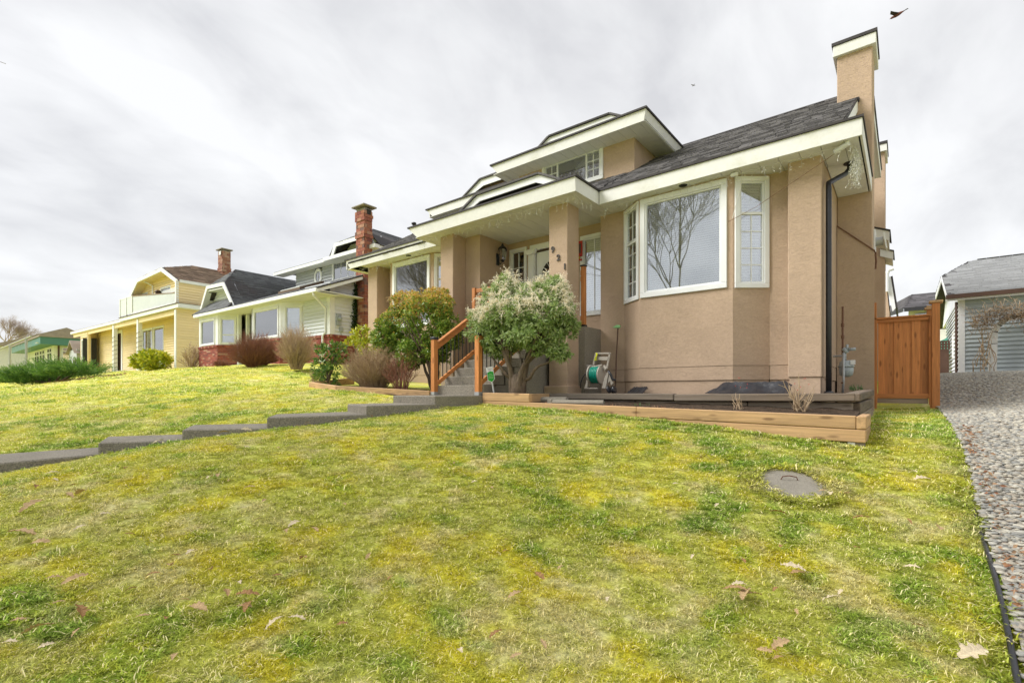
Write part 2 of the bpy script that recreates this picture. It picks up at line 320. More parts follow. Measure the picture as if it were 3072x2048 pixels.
def window(parent, B, a0, a1, z0, z1, fw=.085, bars=None, glass=None, blind='blind', fmat='white_trim', label=None, slat=.05, proud=.035, split=None, tilt=1.2, bz=0):
    """casing frame round an opening, pane, muntin bars, slatted blind: a part with sub-parts"""
    glass = glass or ('glass' if parent.name.startswith('stucco') else 'glass_dark'); f = MB(B)
    f.box(a0, a1, -proud, .06, z1-fw, z1); f.box(a0, a1, -proud, .06, z0, z0+fw); f.box(a0, a0+fw, -proud, .06, z0+fw, z1-fw); f.box(a1-fw, a1, -proud, .06, z0+fw, z1-fw)
    iw = .03
    f.box(a0+fw, a1-fw, -proud+.02, .07, z1-fw-iw, z1-fw-.001); f.box(a0+fw, a1-fw, -proud+.02, .07, z0+fw+.001, z0+fw+iw)
    f.box(a0+fw+.001, a0+fw+iw, -proud+.02, .07, z0+fw+iw, z1-fw-iw); f.box(a1-fw-iw, a1-fw-.001, -proud+.02, .07, z0+fw+iw, z1-fw-iw)
    w = f.build('window', fmat, parent, bevel=.006, label=label)
    A0, A1, Z0, Z1 = a0+fw+iw, a1-fw-iw, z0+fw+iw, z1-fw-iw
    MB(B).box(A0, A1, .02, .026, Z0, Z1).build('pane', glass, w)
    if split: MB(B).box(A0, A1, -.005, .05, split-.022, split+.022).build('rail', fmat, w)
    if bars:
        nx, ny, (ba0, ba1, bz0, bz1) = bars
        for i in range(1, nx): x = ba0+(ba1-ba0)*i/nx; MB(B).box(x-.009, x+.009, .012, .034, bz0, bz1).build('muntin', fmat, w)
        for j in range(1, ny): z = bz0+(bz1-bz0)*j/ny; MB(B).box(ba0, ba1, .011, .035, z-.009, z+.009).build('muntin', fmat, w)
    if blind and blind != 'curtain':
        b = MB(B); n = int((Z1-Z0-bz)/slat); dy = slat*.5*math.cos(tilt); dz = slat*.5*math.sin(tilt)
        for k in range(n):
            z = Z1-.02-k*slat; b.add([(A0+.005, .10-dy, z-dz), (A1-.005, .10-dy, z-dz), (A1-.005, .10+dy, z+dz), (A0+.005, .10+dy, z+dz)], [(0, 1, 2, 3)])
        b.box(A0, A1, .08, .12, Z1-.03, Z1).build('blind', blind, w, kind='stuff')
    elif blind == 'curtain': MB(B).box(A0, A1, .11, .12, Z0, Z1).build('curtain', 'curtain', w)
    return w
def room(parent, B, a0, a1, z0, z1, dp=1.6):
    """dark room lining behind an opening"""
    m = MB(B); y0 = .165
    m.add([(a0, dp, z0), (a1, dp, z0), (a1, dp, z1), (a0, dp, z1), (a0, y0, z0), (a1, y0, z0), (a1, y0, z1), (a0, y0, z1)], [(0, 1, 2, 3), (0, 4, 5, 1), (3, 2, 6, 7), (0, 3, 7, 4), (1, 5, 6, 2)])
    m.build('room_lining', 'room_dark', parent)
_plank = {}
def siding(parent, B, L_, z0, z1, material, expo=.15, openings=(), top=None, a0=0, bot=None):
    """lap siding: each board a piece, split at the openings"""
    if material not in _plank:
        me = bpy.data.meshes.new('siding_board')
        me.from_pydata([(0, -.006, 1), (1, -.006, 1), (1, -.045, 0), (0, -.045, 0), (0, .01, 1), (1, .01, 1), (1, .01, 0), (0, .01, 0)], [], [(0, 1, 2, 3), (3, 2, 6, 7), (0, 4, 5, 1), (0, 3, 7, 4), (1, 5, 6, 2)])
        me.materials.append(MATS[material]); _plank[material] = me
    k = 0; z = z0
    while z < z1-.02:
        e = min(expo, z1-z); zc = z+e*.5; segs = [(a0, L_)]
        for (o0, o1, c0, c1) in openings:
            if c0 < zc < c1:
                segs = [t for (s0, s1) in segs for t in ((s0, min(s1, o0)), (max(s0, o1), s1)) if t[1]-t[0] > .02]
        for (s0, s1) in segs:
            if top:
                q = [a for a in np.linspace(s0, s1, 60) if top(a) >= zc and (bot is None or bot(a) <= zc)]
                if len(q) < 2: continue
                s0, s1 = q[0], q[-1]
            link('siding_board', _plank[material], parent, B @ Matrix.Translation((s0, 0, z)) @ Matrix.Diagonal((s1-s0, 1, e, 1)))
        z += expo; k += 1
def inpoly(p, poly):
    x, y = p; c = False; n = len(poly)
    for i in range(n):
        x0, y0 = poly[i]; x1, y1 = poly[i-1]
        if (y0 > y) != (y1 > y) and x < (x1-x0)*(y-y0)/(y1-y0)+x0: c = not c
    return c
def shingles(parent, poly, material, expo=.145, wid=.3, F=None, th=.05, name='roof_slope', jit=.012, deckm='roof_edge'):
    """roof slope: a deck plus overlapping courses of shingle tabs; poly[0]->poly[1] is the eave"""
    M = F.M if F else Matrix(); P = [M @ Vector(p) for p in poly]
    ex = (P[1]-P[0]).normalized(); nrm = Vector((0, 0, 0))
    for i in range(len(P)): nrm += P[i].cross(P[(i+1) % len(P)])
    nrm.normalize()
    if nrm.z < 0: nrm = -nrm
    ey = nrm.cross(ex)
    if ey.z < 0: ey = -ey
    deck = MB().prism(P, -nrm*th).build(name, deckm, parent)
    q = [((p-P[0]).dot(ex), (p-P[0]).dot(ey)) for p in P]; xs = [a for a, b in q]; ys = [b for a, b in q]
    V = []; F4 = []; rn = []; nrow = int((max(ys)-min(ys))/expo)+1
    for r in range(nrow):
        y = min(ys)+r*expo; x = min(xs)-random.random()*wid
        while x < max(xs):
            w = wid*random.uniform(.55, 1.25); xc = x+w/2; yc = y+expo*.5
            if inpoly((xc, yc), q):
                x0, x1 = x, x+w-.006
                # clip to the slope's outline
                while not inpoly((x0+.001, yc), q) and x0 < xc: x0 += .03
                while not inpoly((x1-.001, yc), q) and x1 > xc: x1 -= .03
                y0 = y-.012+random.uniform(-jit, jit); h = random.uniform(.012, .024); b = len(V)
                for (a, c, e) in ((x0, y0, h), (x1, y0, h), (x1, y+expo+.02, .004), (x0, y+expo+.02, .004), (x0, y0, 0), (x1, y0, 0)):
                    V.append(P[0]+ex*a+ey*c+nrm*e)
                F4 += [(b, b+1, b+2, b+3), (b+4, b+5, b+1, b)]; k = random.random(); rn += [k, k]
            x += w
    if V: tag(npmesh('shingle_courses', [tuple(v) for v in V], np.array(F4), material, deck, rn), kind='stuff')
    return deck
_bk = {}
def brick_obj(parent, M, size, material):
    key = (tuple(round(v, 3) for v in size), material)
    if key not in _bk:
        x, y, z = size; _m = MB(); _m.box(0, x, 0, y, 0, z); me = bpy.data.meshes.new('brick'); me.from_pydata([tuple(v) for v in _m.V], [], _m.F); me.materials.append(MATS[material]); _bk[key] = me
    return link('brick', _bk[key], parent, M)
def chimney(parent, F, x0, x1, y0, y1, z0, z1, material, course=.1, blen=.26, cap=True, bands=()):
    """brick stack: each brick a piece round a mortar core"""
    st = MB(F.M).box(x0+.012, x1-.012, y0+.012, y1-.012, z0, z1-.02).build('chimney', 'mortar', parent)
    n = int((z1-z0)/course)
    for k in range(n):
        z = z0+k*course; off = blen/2 if k % 2 else 0; g = .012; pr = .03 if any(abs(k-b) < .5 for b in bands) else 0
        for (p, d, Ln, rot) in (((x0-pr, y0-pr), (1, 0), x1-x0+2*pr, 0), ((x1+pr, y0-pr), (0, 1), y1-y0+2*pr, 90)):
            a = -off
            while a < Ln-.01:
                s, e = max(a, 0), min(a+blen-g, Ln)
                if e-s > .03:
                    M = F.M @ Matrix.Translation((p[0]+d[0]*s, p[1]+d[1]*s, z)) @ Matrix.Rotation(R(rot), 4, 'Z') @ Matrix.Diagonal((e-s, 1, 1, 1))
                    brick_obj(st, M, (1, .03, course-g), material)
                a += blen
    return st
def brick_mass(name, parent, B, L_, z0, z1, course=.075, blen=.215, cap=True):
    """low wall of small bricks, one joined part, over a mortar back"""
    m = MB(B); k = 0; z = z0
    while z < z1-course*.6-(.1 if cap else 0):
        a = -(blen/2 if k % 2 else 0)
        while a < L_-.01:
            s, e = max(a, 0), min(a+blen-.011, L_)
            if e-s > .03: m.box(s, e, -.012-random.random()*.004, .05, z, z+course-.011)
            a += blen
        z += course; k += 1
    if cap:
        a = 0
        while a < L_: m.box(a, min(a+.07, L_)-.009, -.05, .06, z1-.1, z1); a += .075
    MB(B).box(0, L_, 0, .06, z0, z1-.02).build('mortar_backing', 'mortar', parent)
    o = m.build(name, 'red_brick_mass', parent); o['kind'] = 'stuff'; return o
# ------------------------------------------------------------------ ground
CP = np.array([(-5.9, 5.4, -.293), (-5.9, 4.13, -.383), (-6.11, 2.85, -.473), (-6.6, 2.1, -.597), (-7.02, 1.42, -.73), (-6.87, .64, -.80), (-6.4, 4.8, -.34), (-6.5, 3.5, -.48), (-6.9, 2.55, -.6), (-7.35, 2.0, -.71), (-7.4, 1.0, -.83),
 (-5.85, 6.45, -.235), (-.42, 6.45, -.60), (-2.9, 6.4, -.385), (.39, 12.5, -.31), (.42, 6.8, -.62), (.42, 4.9, -1.106), (.42, 3.75, -1.33), (.44, 3.46, -1.44), (.42, 9, -.43),
 (-.8, 5.05, -.86), (-1.48, 1.86, -1.42), (0, 0, -1.62), (-3, .3, -1.25), (2, 3, -1.6), (2, 6, -.85), (2, 10, -.25), (1.5, 14, .08), (1.35, 21, .57), (5, 21, .6), (5, 10, -.1), (5, 3, -1.5),
 (0, -3, -1.9), (-10, -6, -1.7), (-30, -6, -1.5), (-7, -3, -1.35), (-14, -3, -1.1), (-24, -2, -.7), (-7.1, 5.4, -.21), (-7.08, 4.5, -.35), (-7.15, 3.4, -.475), (-7.75, 2.5, -.60), (-8.1, 1.65, -.72), (-7.95, .6, -.80),
 (-10, 2, -.5), (-14, 4, .02), (-18, 6, .5), (-10.8, 6, .1), (-9, 6, -.02), (-12.5, 8.5, .35), (-14.5, 8.8, .6), (-17.1, 9.5, 1.0), (-26.1, 8.9, 1.15), (-36.5, 9, 1.28), (-32, 9.4, 1.17),
 (-30.6, 3.7, .25), (-28.2, 5.6, .62), (-36, 3.4, .25), (-7, 15, .1), (-7, 25, .6), (-40, 25, 1.7), (-62, 10, 1.9), (8, 40, 1), (-60, 0, .4), (-22, 4, .2), (-3, 8, -.2), (-40, -6, -1.2)])
def _tps(r2): return np.where(r2 > 1e-12, .5*r2*np.log(np.maximum(r2, 1e-12)), 0)
_n = len(CP); _d2 = ((CP[:, None, :2]-CP[None, :, :2])**2).sum(-1); _A = np.zeros((_n+3, _n+3)); _A[:_n, :_n] = _tps(_d2)+np.eye(_n)*.02
_A[:_n, _n] = 1; _A[:_n, _n+1:] = CP[:, :2]; _A[_n:, :_n] = _A[:_n, _n:].T
_W = np.linalg.solve(_A, np.concatenate([CP[:, 2], [0, 0, 0]]))
def gz(x, y):
    x = np.clip(np.asarray(x, float), -64, 8); y = np.clip(np.asarray(y, float), -6.5, 41); sh = np.broadcast(x, y).shape
    x = np.broadcast_to(x, sh).reshape(-1); y = np.broadcast_to(y, sh).reshape(-1); out = np.empty(len(x))
    for i in range(0, len(x), 20000):
        xx, yy = x[i:i+20000], y[i:i+20000]
        out[i:i+20000] = _tps((xx[:, None]-CP[:, 0])**2+(yy[:, None]-CP[:, 1])**2) @ _W[:_n]+_W[_n]+_W[_n+1]*xx+_W[_n+2]*yy
    return out.reshape(sh)
def g1(x, y): return float(gz(np.array([x]), np.array([y]))[0])
def vnoise(x, y, s, seed):
    r = np.random.default_rng(seed).random((256, 256)); xi = np.floor(x/s).astype(int); yi = np.floor(y/s).astype(int); fx = x/s-xi; fy = y/s-yi
    fx = fx*fx*(3-2*fx); fy = fy*fy*(3-2*fy); q = lambda a, b: r[a % 256, b % 256]
    return (q(xi, yi)*(1-fx)+q(xi+1, yi)*fx)*(1-fy)+(q(xi, yi+1)*(1-fx)+q(xi+1, yi+1)*fx)*fy
def fb(x, y, s, seed): return (vnoise(x, y, s, seed)*.5+vnoise(x+y*.3, y-x*.3, s*.47, seed+1)*.3+vnoise(x, y, s*.21, seed+2)*.2)
def grass_g(x, y):      # how green and thick the grass stands
    g = fb(x, y, .22, 11)*.74+vnoise(x, y, 1.1, 20)*.26
    return np.clip((g-.535)*4.2+.08+.22*np.clip((x+3)/4, 0, 1)*np.clip((y-2)/3, 0, 1), 0, 1)
def moss_m(x, y): return np.clip((fb(x, y, .3, 31)-.45)*3.6, 0, 1)
def straw_s(x, y): return np.clip((fb(x, y, .33, 41)*.7+vnoise(x, y, .09, 47)*.3-.52)*4.0, 0, .8)
GX = np.concatenate([np.linspace(-900, -70, 12), np.arange(-64, -14, 1.0), np.arange(-14, -8, .2), np.arange(-8, .9, .06), np.arange(.9, 8, .25), np.linspace(9, 900, 14)])
GY = np.concatenate([np.linspace(-900, -8, 12), np.arange(-6.5, 0, .4), np.arange(0, 8, .06), np.arange(8, 14, .25), np.arange(14, 42, 1.2), np.linspace(44, 900, 12)])
mx_, my_ = np.meshgrid(GX, GY, indexing='ij'); zg = gz(mx_, my_)+(fb(mx_, my_, .5, 3)-.5)*.03*((mx_ > -40) & (mx_ < 3))
nx_, ny_ = len(GX), len(GY); idx = np.arange(nx_*ny_).reshape(nx_, ny_)
Fq = np.stack([idx[:-1, :-1], idx[1:, :-1], idx[1:, 1:], idx[:-1, 1:]], -1).reshape(-1, 4)
gm = bpy.data.materials.new('lawn_ground'); gm.use_nodes = True; MATS['lawn_ground'] = gm
def lawn_nodes(m, inst):
    t = m.node_tree; n = t.nodes; l = t.links; p = n['Principled BSDF']; p.inputs['Roughness'].default_value = .9; p.inputs['Specular IOR Level'].default_value = .12
    def att(nm):
        a = n.new('ShaderNodeAttribute'); a.attribute_name = nm; a.attribute_type = 'INSTANCER' if inst else 'GEOMETRY'; return a.outputs['Fac']
    def mix(f, a, b):
        x = n.new('ShaderNodeMix'); x.data_type = 'RGBA'; l.new(f, x.inputs[0])
        for k, v in ((6, a), (7, b)):
            if isinstance(v, tuple): x.inputs[k].default_value = (*v, 1)
            else: l.new(v, x.inputs[k])
        return x.outputs[2]
    base = mix(att('m'), (.585, .605, .125), (.70, .645, .06))
    base = mix(att('s'), base, (.74, .68, .37))
    return t, n, l, p, att, mix, base
t, n, l, p, att, mix, base = lawn_nodes(gm, False)
c = mix(att('g'), base, (.3, .43, .06))
gg = n.new('ShaderNodeNewGeometry'); nz = n.new('ShaderNodeTexNoise'); nz.inputs['Scale'].default_value = 26; nz.inputs['Detail'].default_value = 8; nz.inputs['Roughness'].default_value = .7; l.new(gg.outputs['Position'], nz.inputs[0])
mr = n.new('ShaderNodeMapRange'); mr.inputs[1].default_value = .3; mr.inputs[2].default_value = .7; mr.inputs[3].default_value = .5; mr.inputs[4].default_value = 1.2; l.new(nz.outputs[0], mr.inputs[0])
vm = n.new('ShaderNodeVectorMath'); vm.operation = 'SCALE'; l.new(c, vm.inputs[0]); l.new(mr.outputs[0], vm.inputs['Scale']); l.new(vm.outputs[0], p.inputs['Base Color'])
bp = n.new('ShaderNodeBump'); bp.inputs['Strength'].default_value = .8; bp.inputs['Distance'].default_value = .03; l.new(nz.outputs[0], bp.inputs['Height']); l.new(bp.outputs[0], p.inputs['Normal'])
ground = npmesh('ground', np.stack([mx_, my_, zg], -1).reshape(-1, 3), Fq, 'lawn_ground', smooth=True); ground['kind'] = 'structure'
for nm, fn in (('g', grass_g), ('m', moss_m), ('s', straw_s)):
    a = ground.data.attributes.new(nm, 'FLOAT', 'POINT'); a.data.foreach_set('value', fn(mx_, my_).reshape(-1).astype(np.float32))
# ------------------------------------------------------------------ the street behind the viewpoint
def sheet(name, x0, x1, y0, y1, z, material):
    o = MB().box(x0, x1, y0, y1, z-.3, z).build(name, material); o['kind'] = 'structure'; return o
sheet('road', -300, 200, -18, -9.2, -1.62, 'asphalt'); sheet('pavement', -300, 200, -9.18, -7.6, -1.5, 'pavement_concrete')
# ------------------------------------------------------------------ THE TAN HOUSE
H = thing('stucco_house', 'tan stucco bungalow with clipped-gable dormers, bay windows and tall stucco chimney', 'house', (-6.5, 12, -.4))
ZS, ZF = 3.83, 4.09                  # soffit and top of fascia
def hp(name, material, fn, parent=None, **k):
    m = MB(); fn(m); return m.build(name, material, parent or H, **k)
def hwall(p0, p1, ops=(), z0=.47, z1=ZS+.02, th=.16, base=True):
    B, Ln = wallB(p0, p1); m = MB(B); wall_panel(m, Ln, z0, z1, ops, th)
    w = m.build('wall', STUC, H)
    if base:
        MB(B).box(0, Ln, .007, th, .215, z0-.004).build('wall_band', STUC, H); MB(B).box(0, Ln, .026, th, -.8, .21).build('wall_base', STUC, H)
    return B, Ln
# right wing front: wall, canted bay, wall
hwall((-5.22, 9.65), (-4.66, 9.65))
BW = (1.86, 3.79)                    # bay window sill and head
B, Ln = hwall((-4.66, 9.65), (-4.14, 9.25), [(.06, .61, BW[0]-.02, BW[1])]); window(H, B, .03, .64, BW[0]-.02, BW[1]+.005, .075, (2, 6, (.14, .53, 1.95, 3.68)), split=3.05, label='tall narrow bay window beside the porch'); room(H, B, 0, Ln, 1.7, 3.82, 1.0)
B, Ln = hwall((-4.14, 9.25), (-2.39, 9.25), [(.03, 1.64, BW[0], BW[1])]); window(H, B, 0.02, 1.655, BW[0]-.01, BW[1]+.005, .10, slat=.042, label='large bay picture window with white slatted blind', tilt=1.25); room(H, B, 0, Ln, 1.7, 3.82, 1.3)
B, Ln = hwall((-2.39, 9.25), (-1.88, 9.65), [(.06, .6, BW[0]-.02, BW[1])]); window(H, B, .03, .63, BW[0]-.03, BW[1]+.005, .085, (2, 4, (.145, .515, 1.95, 3.13)), split=3.15, label='tall narrow bay window beside the corner pier'); room(H, B, 0, Ln, 1.7, 3.82, 1.0)
hwall((-1.88, 9.65), (-1.5, 9.65))
hp('corner_pier', STUC, lambda m: m.box(-1.55, -1.066, 9.37, 9.95, .24, ZS+.02), bevel=.012)
hp('wall_base', STUC, lambda m: m.box(-1.53, -1.086, 9.39, 9.95, -.8, .24))
# lower lap of stucco hides nothing: side wall and back shell
hwall((-1.068, 9.95), (-1.068, 20.0), z1=ZS+.02)
hwall((-13.0, 20.0), (-13.0, 9.6))
hwall((-1.07, 20), (-13, 20))
# left wing front
hp('corner_pier', STUC, lambda m: m.box(-13.04, -12.58, 9.18, 9.75, -.8, ZS+.02), bevel=.012)
hwall((-12.6, 9.65), (-12.52, 9.65))
hwall((-12.52, 9.65), (-12.02, 9.25))
B, Ln = hwall((-12.02, 9.25), (-10.15, 9.25), [(.14, 1.73, BW[0], BW[1])]); window(H, B, .12, 1.75, BW[0]-.01, BW[1]+.005, .10, slat=.042, label='picture window half hidden behind the green shrub'); room(H, B, 0, Ln, 1.7, 3.82, 1.3)
B, Ln = hwall((-10.15, 9.25), (-9.63, 9.65), [(.06, .6, BW[0]-.02, BW[1])]); window(H, B, .03, .63, BW[0]-.03, BW[1]+.005, .085, split=3.1); room(H, B, 0, Ln, 1.7, 3.82, 1.0)
hwall((-9.63, 9.65), (-8.95, 9.65))
hp('porch_side_wall', STUC, lambda m: m.box(-8.98, -8.1, 8.9, 10.2, -.8, ZS+.02))
# porch
FL = 1.37
def digit(parent, s, x, z, y, h=.17):
    cu = bpy.data.curves.new('digit', 'FONT'); cu.body = s; cu.size = h*1.38; cu.extrude = .008; cu.offset = .004; cu.align_x = 'CENTER'
    t = bpy.data.objects.new('t', cu); COL.objects.link(t); dg = bpy.context.evaluated_depsgraph_get(); me = bpy.data.meshes.new_from_object(t.evaluated_get(dg)); bpy.data.objects.remove(t)
    me.materials.clear(); me.materials.append(MATS['number_metal']); o = link('digit', me, parent, Matrix.Translation((x, y, z)) @ Matrix.Rotation(R(90), 4, 'X')); o['label'] = 'house number digit '+s; return o
pc = hp('porch_column', STUC, lambda m: m.box(-5.8, -5.35, 8.5, 8.95, .1, ZS+.01), bevel=.01, label='stucco porch column with house number digits')
hp('column_plinth', STUC, lambda m: m.box(-5.88, -5.30, 8.43, 8.98, -.5, .12), pc, bevel=.01)
for s, (u, v) in zip('921', ((1658, 757), (1675, 781), (1694, 808))):
    q = atY(u, v, 8.485); digit(pc, s, q[0], q[2], 8.488, .125)
pc2 = hp('porch_column', STUC, lambda m: m.box(-9.02, -8.58, 8.46, 8.9, -.6, ZS+.01), bevel=.01, label='plain stucco porch column beside the green shrub')
B, Ln = wallB((-8.1, 10.0), (-5.2, 10.0)); m = MB(B); wall_panel(m, Ln, FL-.3, ZS+.02, [(.08, .58, 1.95, 3.64), (.82, 1.86, FL, 3.52), (2.2, 2.88, 1.78, 3.58)]); m.build('porch_back_wall', STUC, H)
window(H, B, .05, .61, 1.93, 3.67, .07, (2, 4, (.15, .51, 2.05, 3.55)), label='narrow porch window left of the front door'); room(H, B, .0, .7, 1.7, 3.7, .8)
window(H, B, 2.17, 2.89, 1.75, 3.61, .08, None, label='porch window behind the red hanging ornament'); room(H, B, 2.1, 2.9, 1.6, 3.7, .8)
MB(B).box(2.52, 2.538, .012, .034, 1.87, 3.5).build('muntin', 'white_trim', H)
dr = MB(B).box(.86, 1.82, .05, .09, FL+.02, 3.48).build('front_door', 'white_trim', H, bevel=.004)
mm = MB(B); mm.box(.74, .86, -.04, .04, FL, 3.52); mm.box(1.82, 1.94, -.04, .04, FL, 3.52); mm.box(.72, 1.96, -.05, .04, 3.52, 3.66); mm.build('door_surround', 'white_trim', dr, bevel=.008)
for (a, c, e, f) in ((.95, 1.28, FL+.2, FL+.75), (1.4, 1.73, FL+.2, FL+.75), (.95, 1.28, FL+.9, FL+1.35), (1.4, 1.73, FL+.9, FL+1.35)):
    MB(B).box(a, c, .035, .052, e, f).build('door_panel', 'white_trim', dr, bevel=.01)
fan = MB(B)
for k in range(6):
    t0, t1 = math.pi*k/6+.04, math.pi*(k+1)/6-.04
    fan.prism([(1.34-.08*math.cos(t0), .04, 2.92+.08*math.sin(t0)), (1.34-.3*math.cos(t0), .04, 2.92+.3*math.sin(t0)), (1.34-.3*math.cos(t1), .04, 2.92+.3*math.sin(t1)), (1.34-.08*math.cos(t1), .04, 2.92+.08*math.sin(t1))], (0, .015, 0))
fan.build('fan_light', 'room_dark', dr)
MB(B).lathe([(.028, 0), (.03, .03), (.018, .06)], (1.74, -.02, 2.3), 10).build('door_knob', 'gold', dr)
cp = MB(B); cp.prism([(.56, -.12, 3.55), (.96, -.12, 3.55), (.9, -.12, 3.47), (.84, -.1, 3.42), (.68, -.1, 3.42), (.62, -.12, 3.47)], (0, .12, 0)); cp.box(.68, .84, -.07, -.001, FL, 3.42); cp.build('pilaster', 'white_trim', dr, bevel=.012)
# porch slab under the door
hp('porch_slab', 'aggregate', lambda m: (m.box(-8.09, -5.9, 8.72, 9.99, -.7, FL-.01), m.box(-5.9, -5.215, 8.96, 9.99, -.7, FL-.01)))
# soffits: every panel its own board
def soffit(x0, x1, y0, y1, z, w=.3, ax=0):
    a = x0 if ax == 0 else y0; lim = x1 if ax == 0 else y1
    while a < lim-.02:
        e = min(a+w-.007, lim)
        hp('soffit_panel', 'soffit_panel', (lambda m: m.box(a, e, y0, y1, z, z+.014)) if ax == 0 else (lambda m: m.box(x0, x1, a, e, z, z+.014)))
        a += w
    hp('soffit_backing', 'roof_edge', lambda m: m.box(x0, x1, y0, y1, z+.016, z+.03))
soffit(-4.94, -.56, 9.035, 9.92, ZS); soffit(-9.58, -4.95, 8.135, 10.05, ZS); soffit(-13.5, -9.6, 8.885, 9.9, ZS)
soffit(-1.05, -.56, 9.93, 11.64, ZS, .3, 1)
def fascia(name, x0, x1, y0, y1, z0=ZS-.005, z1=ZF):
    f = hp(name, 'cream_fascia', lambda m: m.box(x0, x1, y0, y1, z0, z1), bevel=.004)
    return f
fascia('fascia_board', -4.90, -.51, 9.0, 9.03); fascia('fascia_board', -4.945, -4.915, 8.10, 9.03)
hp('fascia_board', 'cream_fascia', lambda m: m.prism([(-9.78, 8.08, ZF), (-4.917, 8.08, ZF), (-4.917, 8.10, ZS-.005), (-9.48, 8.10, ZS-.005)], (0, .03, 0)))
hp('fascia_board', 'cream_fascia', lambda m: m.prism([(-9.76, 8.09, ZF), (-9.73, 8.11, ZF), (-9.45, 8.12, ZS-.005), (-9.48, 8.11, ZS-.005)], (0, .76, 0)))
hp('fascia_board', 'cream_fascia', lambda m: m.prism([(-13.72, 8.84, ZF), (-9.62, 8.84, ZF), (-9.62, 8.86, ZS-.005), (-13.5, 8.86, ZS-.005)], (0, .03, 0)))
fascia('fascia_board', -.54, -.508, 9.031, 11.648)
hp('fascia_board', 'cream_fascia', lambda m: m.box(-13.73, -13.7, 8.87, 11, ZS, ZF))
hp('soffit_panel', 'soffit_panel', lambda m: m.box(-13.7, -13.02, 8.9, 11, ZS, ZS+.02))
# drip edges
for (x0, x1, y0, y1) in ((-4.9, -.49, 8.975, 9.06), (-4.955, -4.885, 8.055, 9.06), (-9.8, -4.956, 8.055, 8.14), (-13.75, -9.7, 8.815, 8.9), (-.56, -.488, 9.061, 11.64)):
    hp('drip_edge', 'roof_edge', lambda m: m.box(x0, x1, y0, y1, ZF+.002, ZF+.036))
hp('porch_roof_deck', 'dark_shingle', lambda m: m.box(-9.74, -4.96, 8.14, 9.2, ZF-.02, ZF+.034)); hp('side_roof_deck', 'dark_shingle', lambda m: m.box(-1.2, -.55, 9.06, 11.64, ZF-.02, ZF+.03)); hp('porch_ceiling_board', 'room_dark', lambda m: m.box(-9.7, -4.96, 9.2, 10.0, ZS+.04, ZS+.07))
# main roof
PT = .6; RY = 12.8; RZ = ZF+PT*(RY-9.0)
shingles(H, [(-4.93, 9.0, ZF+.02), (-.73, 9.0, ZF+.02), (-.73, RY, RZ+.02), (-4.93, RY, RZ+.02)], 'dark_shingle', .13, .22)
shingles(H, [(-13.6, 8.83, ZF-.08), (-4.93, 8.83, ZF-.08), (-4.93, RY, RZ+.02), (-13.6, RY, RZ+.02)], 'dark_shingle', .13, .22)
shingles(H, [(-.73, 17.2, ZF-.27), (-13.6, 17.2, ZF-.27), (-13.6, RY, RZ+.02), (-.73, RY, RZ+.02)], 'dark_shingle', .14, .3)
hp('ridge_cap', 'dark_shingle', lambda m: m.prism([(-.72, RY-.14, RZ-.03), (-.72, RY, RZ+.055), (-.72, RY+.14, RZ-.03)], (-12.9, 0, 0)))
hp('rake_board', 'white_trim', lambda m: m.prism([(-.75, 9.02, ZF-.02), (-.75, RY, RZ-.03), (-.75, RY, RZ-.24), (-.75, 9.4, ZF-.02)], (.02, 0, 0)))
hp('gable_wall', STUC, lambda m: m.prism([(-1.06, 9.66, ZS), (-1.06, 17, ZS), (-1.06, RY, RZ-.12)], (-.1, 0, 0)))
hp('gable_wall', STUC, lambda m: m.prism([(-13.0, 9.66, ZS), (-13.0, 17, ZS), (-13.0, RY, RZ-.12)], (.1, 0, 0)))
hp('ceiling', 'room_dark', lambda m: m.box(-12.95, -1.2, 10.25, 19.9, ZS+.03, ZS+.06))
# upper storey behind the ridge
hp('upper_wall', STUC, lambda m: m.box(-12, -1.068, 13.4, 17.4, 3.9, 6.12))
fz = 6.35
hp('fascia_board', 'cream_fascia', lambda m: (m.box(-.58, -.556, 13.2, 17.6, fz-.24, fz), m.box(-12.4, -.58, 13.18, 13.2, fz-.24, fz)))
hp('soffit_panel', 'soffit_panel', lambda m: m.box(-1.07, -.58, 13.2, 17.6, fz-.23, fz-.2))
hp('gutter', 'dark_metal', lambda m: m.box(-.552, -.53, 13.2, 17.65, fz-.02, fz+.03))
shingles(H, [(-.56, 13.2, fz), (-.56, 17.6, fz), (-3.2, 15.4, fz+.62)], 'dark_shingle', .14, .3)
shingles(H, [(-12.4, 13.2, fz), (-.56, 13.2, fz), (-3.2, 15.4, fz+.62), (-9.8, 15.4, fz+.62)], 'dark_shingle', .14, .3)
shingles(H, [(-.56, 17.6, fz), (-12.4, 17.6, fz), (-9.8, 15.4, fz+.62), (-3.2, 15.4, fz+.62)], 'dark_shingle', .14, .3)
